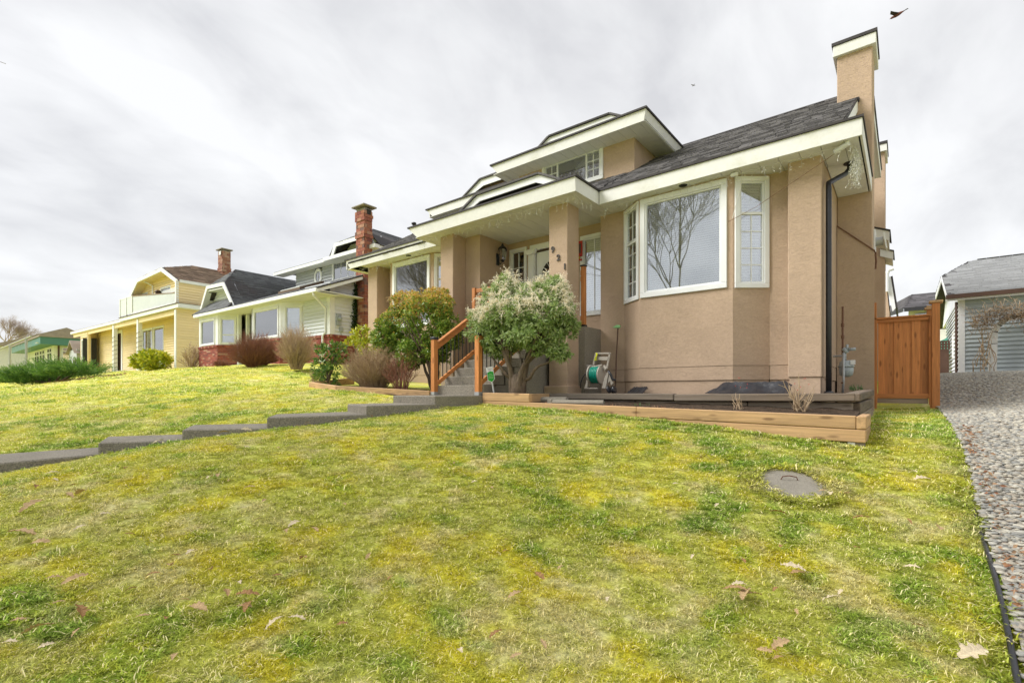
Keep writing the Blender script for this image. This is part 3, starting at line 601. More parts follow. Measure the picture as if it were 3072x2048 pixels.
# chimney chase and cap
ch = hp('chimney', STUC, lambda m: m.box(-1.066, -.5, 11.65, 12.38, -.6, 6.66), bevel=.012, label='tall stucco chimney with cream cap')
hp('chimney_shoulder', STUC, lambda m: m.prism([(-1.06, 11.58, -.6), (-.47, 11.58, -.6), (-.47, 11.58, 2.68), (-1.06, 11.58, 3.27)], (0, .069, 0)), ch)
hp('flashing', 'rust', lambda m: m.prism([(-1.06, 11.565, 3.27), (-.455, 11.565, 2.675), (-.455, 11.565, 2.645), (-1.06, 11.565, 3.24)], (0, .08, 0)), ch)
hp('chimney_cap', 'cream_fascia', lambda m: m.box(-1.13, -.44, 11.58, 12.6, 6.60, 6.81), ch, bevel=.008)
hp('cap_edge', 'roof_edge', lambda m: m.box(-1.15, -.42, 11.56, 12.62, 6.812, 6.87), ch)
hp('flashing', 'roof_edge', lambda m: m.prism([(-1.11, 11.6, 5.60), (-.7, 11.6, 5.60), (-.7, 11.6, 5.68), (-1.11, 11.6, 5.68)], (0, .05, 0)), ch)
ch2 = hp('chimney', STUC, lambda m: m.box(-1.3, -.49, 18.3, 19.2, -.2, 7.15), label='second stucco chimney further back')
hp('chimney_cap', 'cream_fascia', lambda m: m.box(-1.37, -.44, 18.2, 19.3, 7.1, 7.3), ch2); hp('cap_edge', 'roof_edge', lambda m: m.box(-1.39, -.42, 18.18, 19.32, 7.302, 7.38), ch2)
# small side roofs and vents on the right flank
for (xa, xb, Y0, za, zb_) in ((-1.05, -.31, 15.0, 4.2, 3.87), (-.6, -.29, 18.25, 4.24, 4.1)):
    hp('side_roof_fascia', 'cream_fascia', lambda m: m.prism([(xa, Y0, za), (xb, Y0, zb_), (xb, Y0, zb_-.22), (xa, Y0, za-.22)], (0, .05, 0)))
    hp('side_roof_deck', 'roof_edge', lambda m: m.prism([(xa, Y0-.03, za+.035), (xb+.02, Y0-.03, zb_+.035), (xb+.02, Y0-.03, zb_+.003), (xa, Y0-.03, za+.003)], (0, 1.3, 0)))
    hp('side_roof_soffit', 'soffit_panel', lambda m: m.prism([(xa, Y0+.055, za-.2), (xb-.02, Y0+.055, zb_-.2), (xb-.02, Y0+.055, zb_-.01), (xa, Y0+.055, za-.01)], (0, 1.1, 0)))
vt = MB(); vt.tube([(-.52, 12.2, 2.98), (-.35, 12.2, 2.98)], .085, 14); vt.build('vent_pipe', 'galv', H)
hp('vent_flange', 'white_trim', lambda m: m.box(-.498, -.47, 12.05, 12.35, 2.78, 3.2)); hp('vent_hood', 'white_trim', lambda m: m.prism([(-.35, 12.06, 3.12), (-.325, 12.06, 3.12), (-.28, 12.06, 2.8), (-.305, 12.06, 2.8)], (0, .28, 0)))
MB().tube([(-.475, 12.2, 2.78), (-.465, 12.22, 2.6), (-.475, 12.23, 2.45)], .018, 6).build('cable', 'rust', H)
# dormer over the right of the porch
DZ0, DZ1 = 5.83, 6.06
B, Ln = wallB((-8.21, 10.6), (-4.87, 10.6)); m = MB(B); wall_panel(m, Ln, 4.5, DZ0+.03, [(.79, 2.53, 5.12, 5.84)]); dm = m.build('dormer_wall', STUC, H)
w = window(H, B, .77, 2.55, 5.10, 5.93, .085, None, blind=None, label='wide dormer window with glazing bars at both ends'); room(H, B, .6, 2.7, 4.9, 5.9, 1.2)
for (a0, a1, nx, ny) in ((.885, 1.22, 2, 3), (2.1, 2.435, 2, 3)):
    for i in range(1, nx): x = a0+(a1-a0)*i/nx; MB(B).box(x-.009, x+.009, .012, .034, 5.21, 5.82).build('muntin', 'white_trim', w)
    for j in range(1, ny): z = 5.21+.61*j/ny; MB(B).box(a0, a1, .011, .035, z-.009, z+.009).build('muntin', 'white_trim', w)
for a in (1.235, 2.085): MB(B).box(a-.02, a+.02, -.005, .05, 5.205, 5.825).build('mullion', 'white_trim', w)
hp('dormer_wall', STUC, lambda m: (m.box(-5.0, -4.872, 10.61, 12.4, 4.9, DZ0+.03), m.box(-8.2, -8.07, 10.61, 12.4, 4.9, DZ0+.03)))
soffit(-8.68, -4.38, 10.08, 10.75, DZ0, .26); soffit(-4.868, -4.38, 10.755, 12.3, DZ0, .26, 1); soffit(-8.68, -8.22, 10.755, 12.3, DZ0, .26, 1)
hp('fascia_board', 'cream_fascia', lambda m: m.prism([(-8.72, 10.04, DZ1), (-4.35, 10.04, DZ1), (-4.40, 10.05, DZ0-.01), (-8.52, 10.05, DZ0-.01)], (0, .03, 0)))
hp('fascia_board', 'cream_fascia', lambda m: m.prism([(-4.352, 10.071, DZ1), (-4.352, 12.32, DZ1), (-4.402, 12.32, DZ0-.01), (-4.402, 10.081, DZ0-.01)], (-.03, 0, 0)))
hp('fascia_board', 'cream_fascia', lambda m: m.prism([(-8.70, 10.071, DZ1), (-8.70, 12.3, DZ1), (-8.5, 12.3, DZ0-.01), (-8.5, 10.081, DZ0-.01)], (.03, 0, 0)))
hp('drip_edge', 'roof_edge', lambda m: m.box(-8.75, -4.32, 10.0, 12.4, DZ1+.002, DZ1+.04))
def clipped_gable(name, pts, y, depth, bw=.2, dark=True, zbase=None):
    """trapezoid gable front: barge boards round a dark recess, roof slopes running back; pts = left foot, left knee, right knee, right foot (x, z)"""
    (ax, az), (bx, bz), (cx_, cz), (dx, dz) = pts; s = bw/.22
    inner = [(ax+.3*s, az), (bx+.13*s, bz-.22*s), (cx_-.13*s, cz-.22*s), (dx-.4*s, dz)]
    o = [(ax, az), (bx, bz), (cx_, cz), (dx, dz)]
    for i in range(3):
        hp('barge_board', 'white_trim', lambda m: m.prism([(o[i][0], y, o[i][1]), (o[i+1][0], y, o[i+1][1]), (inner[i+1][0], y, inner[i+1][1]), (inner[i][0], y, inner[i][1])], (0, .03, 0)))
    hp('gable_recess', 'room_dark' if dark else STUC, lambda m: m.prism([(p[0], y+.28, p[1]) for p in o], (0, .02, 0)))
    for i in range(3):
        p, q = o[i], o[i+1]; n = Vector((-(q[1]-p[1]), 0, q[0]-p[0])).normalized()*.045
        hp('gable_roof', 'dark_shingle', lambda m: m.prism([(p[0]+n.x*.05, y-.05, p[1]+.004), (q[0]+n.x*.05, y-.05, q[1]+.004), (q[0]+n.x, y-.05, q[1]+n.z), (p[0]+n.x, y-.05, p[1]+n.z)], (0, depth, 0)))
clipped_gable('dormer_gable', [(-7.86, 6.10), (-7.16, 6.52), (-5.44, 6.50), (-4.72, 6.10)], 10.5, 2.6)
clipped_gable('porch_gable', [(-8.7, 4.12), (-7.83, 4.57), (-6.06, 4.58), (-5.15, 4.12)], 8.5, 1.7, .14)
# second dormer over the left wing
hp('dormer_wall', STUC, lambda m: m.box(-12.1, -8.75, 11.65, 12.7, 5.0, 5.83))
soffit(-12.4, -8.76, 11.14, 11.66, 5.8, .26)
hp('fascia_board', 'cream_fascia', lambda m: m.prism([(-12.5, 11.1, 6.04), (-8.76, 11.1, 6.04), (-8.76, 11.1, 5.79), (-12.22, 11.1, 5.79)], (0, .03, 0)))
hp('fascia_board', 'cream_fascia', lambda m: m.box(-12.4, -12.37, 11.131, 12.7, 5.79, 6.04)); hp('drip_edge', 'roof_edge', lambda m: m.box(-12.53, -8.76, 11.06, 12.8, 6.042, 6.08))
clipped_gable('left_gable', [(-10.98, 6.10), (-10.22, 6.50), (-8.9, 6.5), (-8.1, 6.10)], 11.25, 2.2, dark=False)
# recessed soffit lights, camera, downspout
for (u, v) in ((2049, 554.6), (1226, 765)):
    q = atZ(u, v, ZS); hp('soffit_light', 'white_trim', lambda m: m.lathe([(.1, -.012), (.1, 0)], (q[0], q[1], ZS), 20)); hp('soffit_light', 'room_dark', lambda m: m.lathe([(.078, -.016), (.078, -.0125)], (q[0], q[1], ZS), 20))
q = atZ(2526, 441, ZS-.05); cm = MB(); cm.tube([(q[0]-.1, q[1]+.05, q[2]-.03), (q[0]+.09, q[1]-.05, q[2]+.01)], .038, 12); co_ = cm.build('security_camera', 'white_trim', H)
MB().tube([(q[0]-.106, q[1]+.053, q[2]-.031), (q[0]-.1, q[1]+.05, q[2]-.03)], .03, 12).build('camera_lens', 'black_plastic', co_); MB().tube([(q[0]+.06, q[1]-.03, q[2]), (q[0]+.08, q[1]-.02, ZS)], .014, 6).build('camera_mount', 'white_trim', co_)
el = atZ(2549, 489, ZS); ds = MB(); ds.tube([(el[0], el[1], ZS+.01), (el[0], el[1], ZS-.10), (el[0]-.05, el[1]-.02, ZS-.17), (-.99, 9.54, ZS-.42), (-.985, 9.52, ZS-.52), (-.985, 9.52, 1.4), (-.985, 9.52, -.05)], .042, 10)
dso = ds.build('downspout', 'dark_metal', H, smooth=True); MB().lathe([(.075, 0), (.075, .05), (.05, .07)], (-.985, 9.52, -.06), 14).build('drain_collar', 'dark_metal', dso); MB().lathe([(.09, 0), (.09, .012)], (el[0], el[1], ZS-.014), 14).build('outlet_flange', 'dark_metal', dso)
# wall groove lines and black lantern on the porch side wall
lt = thing('wall_lantern', 'black carriage lantern on the shaded porch side wall', 'lantern', (-8.0, 9.56, 3.1))
MB().box(-8.098, -8.075, 9.5, 9.62, 3.2, 3.5).build('back_plate', 'black_iron', lt, bevel=.01); MB().tube([(-8.08, 9.56, 3.3), (-8.0, 9.56, 3.22), (-7.93, 9.56, 3.3)], .012, 8).build('arm', 'black_iron', lt)
MB().lathe([(.05, 0), (.09, .05), (.105, .27)], (-7.93, 9.56, 3.30), 6).build('glass_body', 'glass_dark', lt); MB().lathe([(.02, -.03), (.055, 0), (.06, .012)], (-7.93, 9.56, 3.29), 6).build('lantern_base', 'black_iron', lt)
MB().lathe([(.125, 0), (.1, .05), (.04, .1), (.015, .16)], (-7.93, 9.56, 3.57), 6).build('lantern_cap', 'black_iron', lt)
for k in range(6):
    t_ = 2*math.pi*k/6; MB().tube([(-7.93+.052*math.cos(t_), 9.56+.052*math.sin(t_), 3.30), (-7.93+.106*math.cos(t_), 9.56+.106*math.sin(t_), 3.57)], .008, 5).build('lantern_bar', 'black_iron', lt)
ro = thing('hanging_ornament', 'small red hanging ornament with gold trim beside the porch window', 'ornament', (-5.86, 9.93, 3.1))
q = atY(1741, 747, 9.93); MB().box(q[0]-.06, q[0]+.06, 9.915, 9.945, q[2]-.17, q[2]+.19).build('plaque', 'red_lacquer', ro, bevel=.01)
MB().box(q[0]-.028, q[0]+.028, 9.905, 9.914, q[2]-.1, q[2]+.12).build('inlay', 'dark_door', ro, bevel=.004); MB().lathe([(.01, .06), (.035, 0), (.03, -.02), (.012, -.04)], (q[0]-.03, 9.92, q[2]-.2), 10).build('bell', 'gold', ro, smooth=True); MB().box(q[0]-.03, q[0]+.04, 9.915, 9.94, q[2]-.27, q[2]-.235).build('tag', 'red_lacquer', ro)
wr = thing('door_wreath', 'brown basket wreath hanging on the white front door', 'wreath', (-6.6, 9.96, 2.6)); q = atY(1640, 826, 9.98)
wm_ = MB(); rr = random.Random(3)
for k in range(90):
    t_ = rr.random()*6.28; r_ = .17+rr.gauss(0, .025); c_ = (q[0]+.12+r_*math.cos(t_), 9.98+rr.uniform(-.03, .0), q[2]-.05+r_*math.sin(t_)); t2 = t_+rr.uniform(.4, .9); wm_.tube([c_, (q[0]+.12+r_*math.cos(t2), 9.97+rr.uniform(-.03, 0), q[2]-.05+r_*math.sin(t2))], .008, 4)
wm_.build('twig_ring', 'twig_red', wr)
MB().box(q[0]-.03, q[0]+.1, 9.93, 9.965, q[2]+.02, q[2]+.1).build('bow', 'room_dark', wr, bevel=.01)
# ------------------------------------------------------------------ concrete steps, rails, path
st = thing('front_steps', 'exposed aggregate concrete stair rising to the porch', 'stairs', (-6.5, 7.3, -.3))
for k in range(8):
    y0 = 6.55+.27*k; z = .125+.175*k
    MB().box(-7.16+.002*k, -5.88-.002*k, y0, 8.75 if k == 7 else y0+.32, z-.175 if k else -.6, z).build('step', 'aggregate', st, bevel=.012)
MB().box(-7.15, -5.89, 6.8, 8.7, -.7, .1).build('stair_mass', 'aggregate', st)
for k in range(1, 7):
    y0 = 6.55+.27*k; MB().box(-7.148, -5.892, y0+.1, 8.71, .125+.175*(k-1)-.18, .125+.175*(k-1)-.003).build('stair_core', 'aggregate', st)
pth = MB(); path_pts = [((-5.86, 6.6), (-7.1, 6.6)), ((-5.9, 5.42), (-6.98, 5.42)), ((-5.9, 4.13), (-6.94, 4.50)), ((-6.11, 2.85), (-6.96, 3.37)), ((-6.60, 2.10), (-7.48, 2.51)), ((-7.02, 1.42), (-7.9, 1.69)), ((-6.85, .45), (-7.9, .5)), ((-6.75, -2.4), (-7.8, -2.3))]
path_z = [-.064, -.19, -.314, -.439, -.564, -.689, -.84]
pr = tag(bpy.data.objects.new('garden_path', None), 'stepped exposed aggregate path crossing the lawn to the porch stair'); COL.objects.link(pr); pr['kind'] = 'structure'; pr.matrix_basis = Matrix.Translation((-6.5, 3, -.6)); INV[pr] = pr.matrix_basis.inverted(); pr['category'] = 'path'
for i in range(7):
    (a, b), (c_, d_) = path_pts[i], path_pts[i+1]; z = path_z[i]; e = .0
    ov = (Vector((*a, 0))-Vector((*c_, 0))).normalized()*(.03 if i else 0)
    poly = [(a[0]+ov.x, a[1]+ov.y, z), (b[0]+ov.x, b[1]+ov.y, z), (d_[0], d_[1], z), (c_[0], c_[1], z)]
    o = MB().prism([(p_[0], p_[1], p_[2]-.42) for p_ in poly], (0, 0, .42-.003*(i % 2))).build('slab', 'aggregate', pr, bevel=.014)
def railing(name, label, X, y0, z0, y1, z1, posts, side):
    r = thing(name, label, 'railing', (X, y0, z0))
    sl_ = (z1-z0)/(y1-y0)
    for (y, zb, zt) in posts:
        p_ = MB().box(X-.05, X+.05, y-.05, y+.05, zb+.05, zt).build('post', 'cedar_z', r, bevel=.006); MB().box(X-.062, X+.062, y-.062, y+.062, zt, zt+.055).build('post_cap', 'black_plastic', p_, bevel=.012); MB().box(X-.052, X+.052, y-.052, y+.052, zb, zb+.06).build('post_shoe', 'galv', p_)
    ya, yb = y0+.05, y1-.05; f = lambda y: z0+sl_*(y-y0)
    for (lo, hi, hw) in ((.80, .92, .018), (.92, .955, .045), (.10, .19, .02)):
        MB().prism([(X-hw, ya, f(ya)+lo), (X-hw, yb, f(yb)+lo), (X-hw, yb, f(yb)+hi), (X-hw, ya, f(ya)+hi)], (2*hw, 0, 0)).build('top_rail' if lo > .9 else 'rail', 'cedar_y', r, bevel=.004)
    n = int((yb-ya)/.105)
    for k in range(n):
        y = ya+.06+k*(yb-ya-.1)/max(n-1, 1); MB().tube([(X, y, f(y)+.18), (X, y, f(y)+.81)], .0095, 6, False).build('baluster', 'black_iron', r)
    return r
railing('stair_railing', 'cedar stair railing with black balusters on the shrub side', -7.10, 6.50, -.03, 8.35, 1.18, [(6.50, -.06, 1.0), (8.35, 1.15, 2.25)], 1)
railing('stair_railing', 'cedar stair railing with black balusters behind the white-flowering shrub', -5.95, 6.50, -.03, 8.35, 1.18, [(6.50, -.06, 1.0), (8.35, 1.15, 2.25)], -1)
pg = thing('porch_railing', 'short cedar railing between porch column and bay wall', 'railing', (-5.25, 9.02, FL))
q = atY(1752, 800, 9.02)
MB().box(-5.32, -5.235, 8.975, 9.065, FL+.03, 2.62).build('post', 'cedar_z', pg, bevel=.005); MB().box(-5.33, -5.225, 8.965, 9.075, 2.62, 2.65).build('post_cap', 'black_plastic', pg); MB().box(-5.33, -5.225, 8.965, 9.075, FL-.008, FL+.03).build('post_shoe', 'black_iron', pg)
for z in (1.5, 2.32, 2.45): MB().box(-5.345, -5.322, 9.0, 9.04, z, z+.1).build('rail', 'cedar_x', pg)
MB().tube([(-5.337, 9.02, 1.6), (-5.337, 9.02, 2.32)], .008, 6).build('baluster', 'black_iron', pg)
pg2 = thing('porch_railing', 'cedar porch guard rail left of the stair, mostly hidden by the flowering shrub', 'railing', (-7.6, 8.65, FL))
MB().box(-8.05, -7.2, 8.63, 8.67, FL+.98, FL+1.07).build('top_rail', 'cedar_x', pg2, bevel=.005); MB().box(-8.05, -7.2, 8.635, 8.665, FL+.82, FL+.9).build('rail', 'cedar_x', pg2); MB().box(-8.05, -7.2, 8.635, 8.665, FL+.1, FL+.18).build('rail', 'cedar_x', pg2)
MB().box(-8.09, -8.0, 8.605, 8.695, FL-.009, FL+1.1).build('post', 'cedar_z', pg2)
for k in range(7): MB().tube([(-7.9+k*.105, 8.65, FL+.18), (-7.9+k*.105, 8.65, FL+.82)], .0095, 6, False).build('baluster', 'black_iron', pg2)
# ------------------------------------------------------------------ planters
lp = thing('timber_planter', 'new light timber planter edging along the lawn under the bay window', 'planter', (-3.1, 6.55, -.5))
def timber(parent, x0, x1, y0, y1, z0a, z0b, h, material, name='timber', bev=.008):
    """beam along x (or y) whose bottom goes from z0a to z0b"""
    if x1-x0 > y1-y0: poly = [(x0, y0, z0a), (x1, y0, z0b), (x1, y0, z0b+h), (x0, y0, z0a+h)]; vec = (0, y1-y0, 0)
    else: poly = [(x0, y0, z0a), (x0, y1, z0b), (x0, y1, z0b+h), (x0, y0, z0a+h)]; vec = (x1-x0, 0, 0)
    return MB().prism(poly, vec).build(name, material, parent, bevel=bev)
tl = lambda X: -.155-.0195*(X+5.85)
timber(lp, -5.86, -4.83, 6.5, 6.59, tl(-5.86)+.003, tl(-4.83)+.003, .14, 'timber_x'); timber(lp, -4.92, -4.83, 6.591, 7.1, tl(-4.83)+.003, tl(-4.83)+.003, .14, 'timber_y')
timber(lp, -5.86, -2.96, 6.502, 6.592, tl(-5.86)-.14, tl(-2.96)-.14, .14, 'timber_x'); timber(lp, -2.955, -.425, 6.497, 6.587, tl(-2.955)-.141, tl(-.425)-.141, .14, 'timber_x')
timber(lp, -3.4, -.336, 6.5, 6.59, tl(-3.4)-.285, tl(-.336)-.285, .138, 'timber_x')
timber(lp, -.42, -.33, 6.498, 7.34, tl(-.42)-.142, tl(-.42)-.142, .14, 'timber_y'); timber(lp, -.421, -.333, 6.591, 7.34, tl(-.4)-.286, tl(-.4)-.286, .138, 'timber_y')
MB().box(-.43, -.345, 6.53, 6.6, -.95, -.54).build('stake', 'old_timber_z', lp); MB().box(-.50, -.432, 6.52, 6.527, -.66, -.55).build('care_tag', 'sign_white', lp)
MB().box(-1.15, -.62, 6.54, 6.62, -.62, -.57).build('footing_block', 'stone_concrete', lp)
dp = thing('old_timber_planter', 'weathered dark timber raised bed against the house wall', 'planter', (-2.8, 7.6, -.4))
for (x0, x1) in ((-5.15, -2.66), (-2.65, -.47)): timber(dp, x0, x1, 7.12, 7.28, -.125 if x0 < -4 else -.135, -.125 if x0 < -4 else -.115, .1, 'old_timber_x', 'cap_timber', .012)
for (x0, x1, z) in ((-5.1, -3.3, -.27), (-3.29, -1.68, -.275), (-1.67, -.5, -.27), (-5.1, -2.3, -.415), (-2.29, -.5, -.415), (-5.1, -.5, -.56)): timber(dp, x0, x1, 7.2, 7.29, z, z, .136, 'old_timber_x', 'timber', .01)
timber(dp, -.58, -.42, 7.13, 10.3, -.115, -.06, .1, 'old_timber_y', 'cap_timber', .012)
for z in (-.27, -.415, -.56): timber(dp, -.52, -.43, 7.291, 10.3, z, z+.02, .136, 'old_timber_y', 'timber', .01)
sb = thing('plant_bed_soil', 'dark mulch filling the timber planters', 'soil', (-3, 7, -.3)); sb['kind'] = 'stuff'; 
def soilsheet(name, x0, x1, y0, y1, zf, amp=.03, step=.07, parent=None):
    xs = np.arange(x0, x1+step, step); ys = np.arange(y0, y1+step, step); X_, Y_ = np.meshgrid(np.minimum(xs, x1), np.minimum(ys, y1), indexing='ij'); Z_ = zf(X_, Y_)+(fb(X_, Y_, .25, 77)-.5)*amp*2
    i_ = np.arange(X_.size).reshape(X_.shape); return npmesh(name, np.stack([X_, Y_, Z_], -1).reshape(-1, 3), np.stack([i_[:-1, :-1], i_[1:, :-1], i_[1:, 1:], i_[:-1, 1:]], -1).reshape(-1, 4), 'soil', parent, smooth=True)
soilsheet('front_soil', -5.84, -.43, 6.592, 7.2, lambda x, y: -.185-.0195*(x+5.85)+.13*(y-6.6), .03, parent=sb); soilsheet('rear_soil', -5.2, -.5, 7.285, 11.55, lambda x, y: -.055+0*x, .03, parent=sb)
soilsheet('side_soil', -1.05, -.52, 9.3, 11.6, lambda x, y: -.03+0*x, .02, parent=sb)
ec = thing('edging_stones', 'two grey curved edging stones lying on the planter soil', 'edging', (-4.5, 6.8, -.2))
def arcstone(x, y, z, a0, Ln, curve):
    m = MB(); pts = []
    for k in range(9):
        s_ = k/8*Ln; t_ = a0+curve*(k/8-.5); pts.append((x+s_*math.cos(a0)-math.sin(a0)*curve*.25*Ln*(1-(2*k/8-1)**2), y+s_*math.sin(a0)+math.cos(a0)*curve*.25*Ln*(1-(2*k/8-1)**2), z))
    m.tube(pts, .045, 8); return m.build('edging_stone', 'stone_concrete', ec)
q = atY(1598, 1195, 6.8); arcstone(q[0], 6.8, -.13, R(12), .62, .35); q = atY(1652, 1203, 6.72); arcstone(q[0], 6.72, -.17, R(2), .95, -.25); MB().box(q[0]-.03, q[0]+.06, 6.66, 6.75, -.26, -.12).build('edging_block', 'stone_concrete', ec, bevel=.01)
def plastic(name, label, u0, u1, v0, v1, y, pieces):
    p0 = atY(u0, v1, y); p1 = atY(u1, v1, y); zt = atY((u0+u1)/2, v0, y)[2]; n = 26; V_ = []; rr = random.Random(5)
    for i in range(n+1):
        s_ = i/n; hgt = zt*min(1, s_/.22)*(1 if s_ < .93 else 1-(s_-.93)*4)+rr.uniform(-.008, .008)
        for j in range(7):
            t_ = j/6; V_.append((p0[0]+(p1[0]-p0[0])*s_, y-.35*(1-t_)+rr.uniform(-.03, .03)*(j < 6)+.07*math.sin(s_*17+t_*2)*(1-t_), max(-.03, -.04+(hgt+.04)*t_**1.5+rr.uniform(-.012, .012))))
    i_ = np.arange((n+1)*7).reshape(n+1, 7); return tag(npmesh(name, V_, np.stack([i_[:-1, :-1], i_[1:, :-1], i_[1:, 1:], i_[:-1, 1:]], -1).reshape(-1, 4), 'black_plastic', smooth=True), label, 'plastic sheet')
plastic('plastic_sheet', 'crumpled black plastic sheet leaning on the wall under the bay window', 2124, 2378, 1145, 1172, 9.23, 0); plastic('plastic_sheet', 'small scrap of black plastic beside the hose reel', 1890, 1945, 1160, 1172, 9.2, 0)
# left planter edge
l2 = thing('timber_planter', 'light timber edging in front of the bare twig shrubs left of the stair', 'planter', (-9.0, 6.2, 0))
for (xa, ya, za, xb, yb, zb) in ((-7.16, 6.42, -.05, -9.6, 5.95, .06), (-9.61, 5.95, .06, -10.9, 6.05, .16), (-10.9, 6.1, .16, -11.2, 7.4, .3)):
    d_ = Vector((xb-xa, yb-ya, 0)).normalized(); n_ = Vector((-d_.y, d_.x, 0))*-.09
    MB().prism([(xa, ya, za-.1), (xb, yb, zb-.1), (xb, yb, zb+.07), (xa, ya, za+.07)], tuple(n_)).build('timber', 'timber_x', l2, bevel=.008)
tag(soilsheet('mulch_bed', -11.15, -7.2, 6.2, 9.1, lambda x, y: np.where(y > 6.5, -.04-.055*(x+7.2), -.09-.055*(x+7.2)), .03), 'dark mulch under the bare twig shrubs', 'soil', kind='stuff')
# ------------------------------------------------------------------ cedar gate
GYP = 12.5
gt = thing('cedar_gate', 'orange stained cedar board gate between house wall and fence post', 'gate', (-.05, GYP, -.3))
gl = lambda x: 2400+x/2.851
gv = lambda y: 750+y/2.851
X0 = atY(gl(645), 1100, GYP)[0]; X1 = atY(gl(1112), 1100, GYP)[0]; zt0 = atY(gl(660), gv(585), GYP)[2]; zt1 = atY(gl(1112), gv(550), GYP)[2]; zb = atY(gl(880), gv(1265), GYP)[2]; zb0 = atY(gl(900), gv(1310), GYP)[2]
zt = (zt0+zt1)/2
bx_ = [atY(gl(x), 1000, GYP)[0] for x in (668, 732, 805, 880, 955, 1030, 1108)]
for i in range(6): MB().box(bx_[i]-.008*(i % 2), bx_[i+1]+.008*(i % 2), GYP+.022*(i % 2), GYP+.02+.022*(i % 2), zb, zt-.05).build('board', 'cedar_z', gt)
MB().box(X0-.02, X1, GYP-.035, GYP-.002, zb-.005, zb+.085).build('bottom_rail', 'cedar_x', gt, bevel=.003); MB().box(X0-.02, X1, GYP-.03, GYP-.002, zt-.1, zt-.035).build('top_rail', 'cedar_x', gt, bevel=.003)
MB().box(X0-.03, X1+.005, GYP-.07, GYP+.07, zt-.03, zt+.005).build('top_cap', 'cedar_x', gt, bevel=.004); MB().box(X0+.03, X1-.03, GYP-.015, GYP+.03, zb0, zb-.006).build('kick_board', 'old_timber_x', gt)
for (a, c) in ((X0-.045, X0+.03), (X1-.02, X1+.01)): MB().box(a, c, GYP-.045, GYP-.001, zb0-.02, zt-.032).build('stile', 'cedar_z', gt, bevel=.003)
pl_ = thing('gate_post', 'slim cedar post fixed to the stucco chimney wall', 'post', (X0-.1, GYP, -.3)); MB().box(-.54, -.465, GYP-.07, GYP+.03, -.4, atY(gl(630), gv(455), GYP)[2]).build('post_body', 'cedar_z', pl_, bevel=.004)
P0 = atY(gl(1118), 1100, GYP)[0]; P1 = atY(gl(1195), 1100, GYP)[0]; ptop = atY(gl(1165), gv(455), GYP)[2]
pr_ = thing('gate_post', 'thick cedar gate post with flat cap beside the gravel drive', 'post', ((P0+P1)/2, GYP, -.4)); MB().box(P0+.012, P1, GYP-.1, GYP+.06, -.6, ptop).build('post_body', 'cedar_z', pr_, bevel=.006)
MB().box(P0-.03, P1+.045, GYP-.14, GYP+.1, ptop, ptop+.045).build('post_cap', 'timber_x', pr_, bevel=.012); MB().box(P0-.012, P0+.01, GYP-.06, GYP+.04, -.5, ptop-.25).build('post_trim', 'cedar_z', pr_)
for k in range(2):
    fp = thing('fence_post', ('fence post cap just behind the gate post', 'second fence post cap behind the gate post')[k], 'post', (P0-.02, GYP+1.9+1.9*k, -.2)); tp = atY(gl(1112+12*k), gv(512-18*k), 14.4+1.9*k); xx = tp[0]
    MB().box(xx-.06, xx+.06, tp[1]-.06, tp[1]+.06, -.4, tp[2]).build('post_body', 'cedar_z', fp); MB().box(xx-.1, xx+.1, tp[1]-.1, tp[1]+.1, tp[2], tp[2]+.05).build('post_cap', 'timber_x', fp, bevel=.01)
# ------------------------------------------------------------------ gas meter
gmt = thing('gas_meter', 'grey gas meter on pipes in the corner beside the downspout', 'gas meter', (-.86, 10.7, 0)); MY = 10.7
mp_ = lambda x, y: atY(2400+x/2.851, 750+y/2.851, MY)
c0 = mp_(395, 1010)
b_ = MB(); b_.lathe([(.05, -.155), (.10, -.12), (.112, -.05), (.112, .02)], (c0[0], MY, c0[2]), 20); b_.build('meter_bowl', 'meter_grey', gmt, smooth=True)
b_ = MB(); b_.lathe([(.125, .02), (.125, .045), (.105, .06), (.10, .11), (.06, .14)], (c0[0], MY, c0[2]), 20); b_.build('meter_body', 'meter_grey', gmt, smooth=True)
rg = mp_(415, 850); b_ = MB(); b_.tube([(rg[0]-.07, MY-.02, rg[2]-.03), (rg[0]-.02, MY-.03, rg[2])], .055, 14); b_.tube([(rg[0], MY-.03, rg[2]), (rg[0]+.11, MY-.03, rg[2]+.0)], .028, 10); b_.tube([(rg[0]-.02, MY-.03, rg[2]-.02), (rg[0]-.02, MY-.03, rg[2]+.09)], .022, 10); b_.build('regulator', 'meter_grey', gmt, smooth=True)
MB().tube([(c0[0]-.03, MY-.13, c0[2]+.27), (c0[0]-.03, MY-.13, c0[2]-.2), (c0[0]-.045, MY-.13, -.06)], .02, 10).build('riser_pipe', 'galv', gmt, smooth=True)
MB().tube([(c0[0]-.02, MY, c0[2]+.12), (c0[0]-.02, MY-.02, rg[2])], .024, 10).build('inlet_pipe', 'meter_grey', gmt, smooth=True); MB().tube([(c0[0]-.2, MY+.02, rg[2]-.11), (c0[0]-.02, MY-.01, rg[2]-.11)], .02, 10).build('union_pipe', 'galv', gmt)
MB().tube([(c0[0]-.048, MY-.13, .16), (c0[0]-.048, MY-.2, .16)], .018, 8).build('valve', 'rust', gmt); MB().box(c0[0]+.07, c0[0]+.14, MY-.1, MY-.05, c0[2]+.06, c0[2]+.14).build('index_box', 'white_trim', gmt)
tp = mp_(362, 480); MB().tube([(tp[0], MY+.05, tp[2]), (tp[0], MY+.05, rg[2]-.08)], .016, 8).build('service_pipe', 'rust', gmt)
for y_ in (640, 740): q = mp_(362, y_); MB().tube([(q[0], MY+.05, q[2]-.03), (q[0], MY+.05, q[2]+.03)], .026, 8).build('coupling', 'rust', gmt)
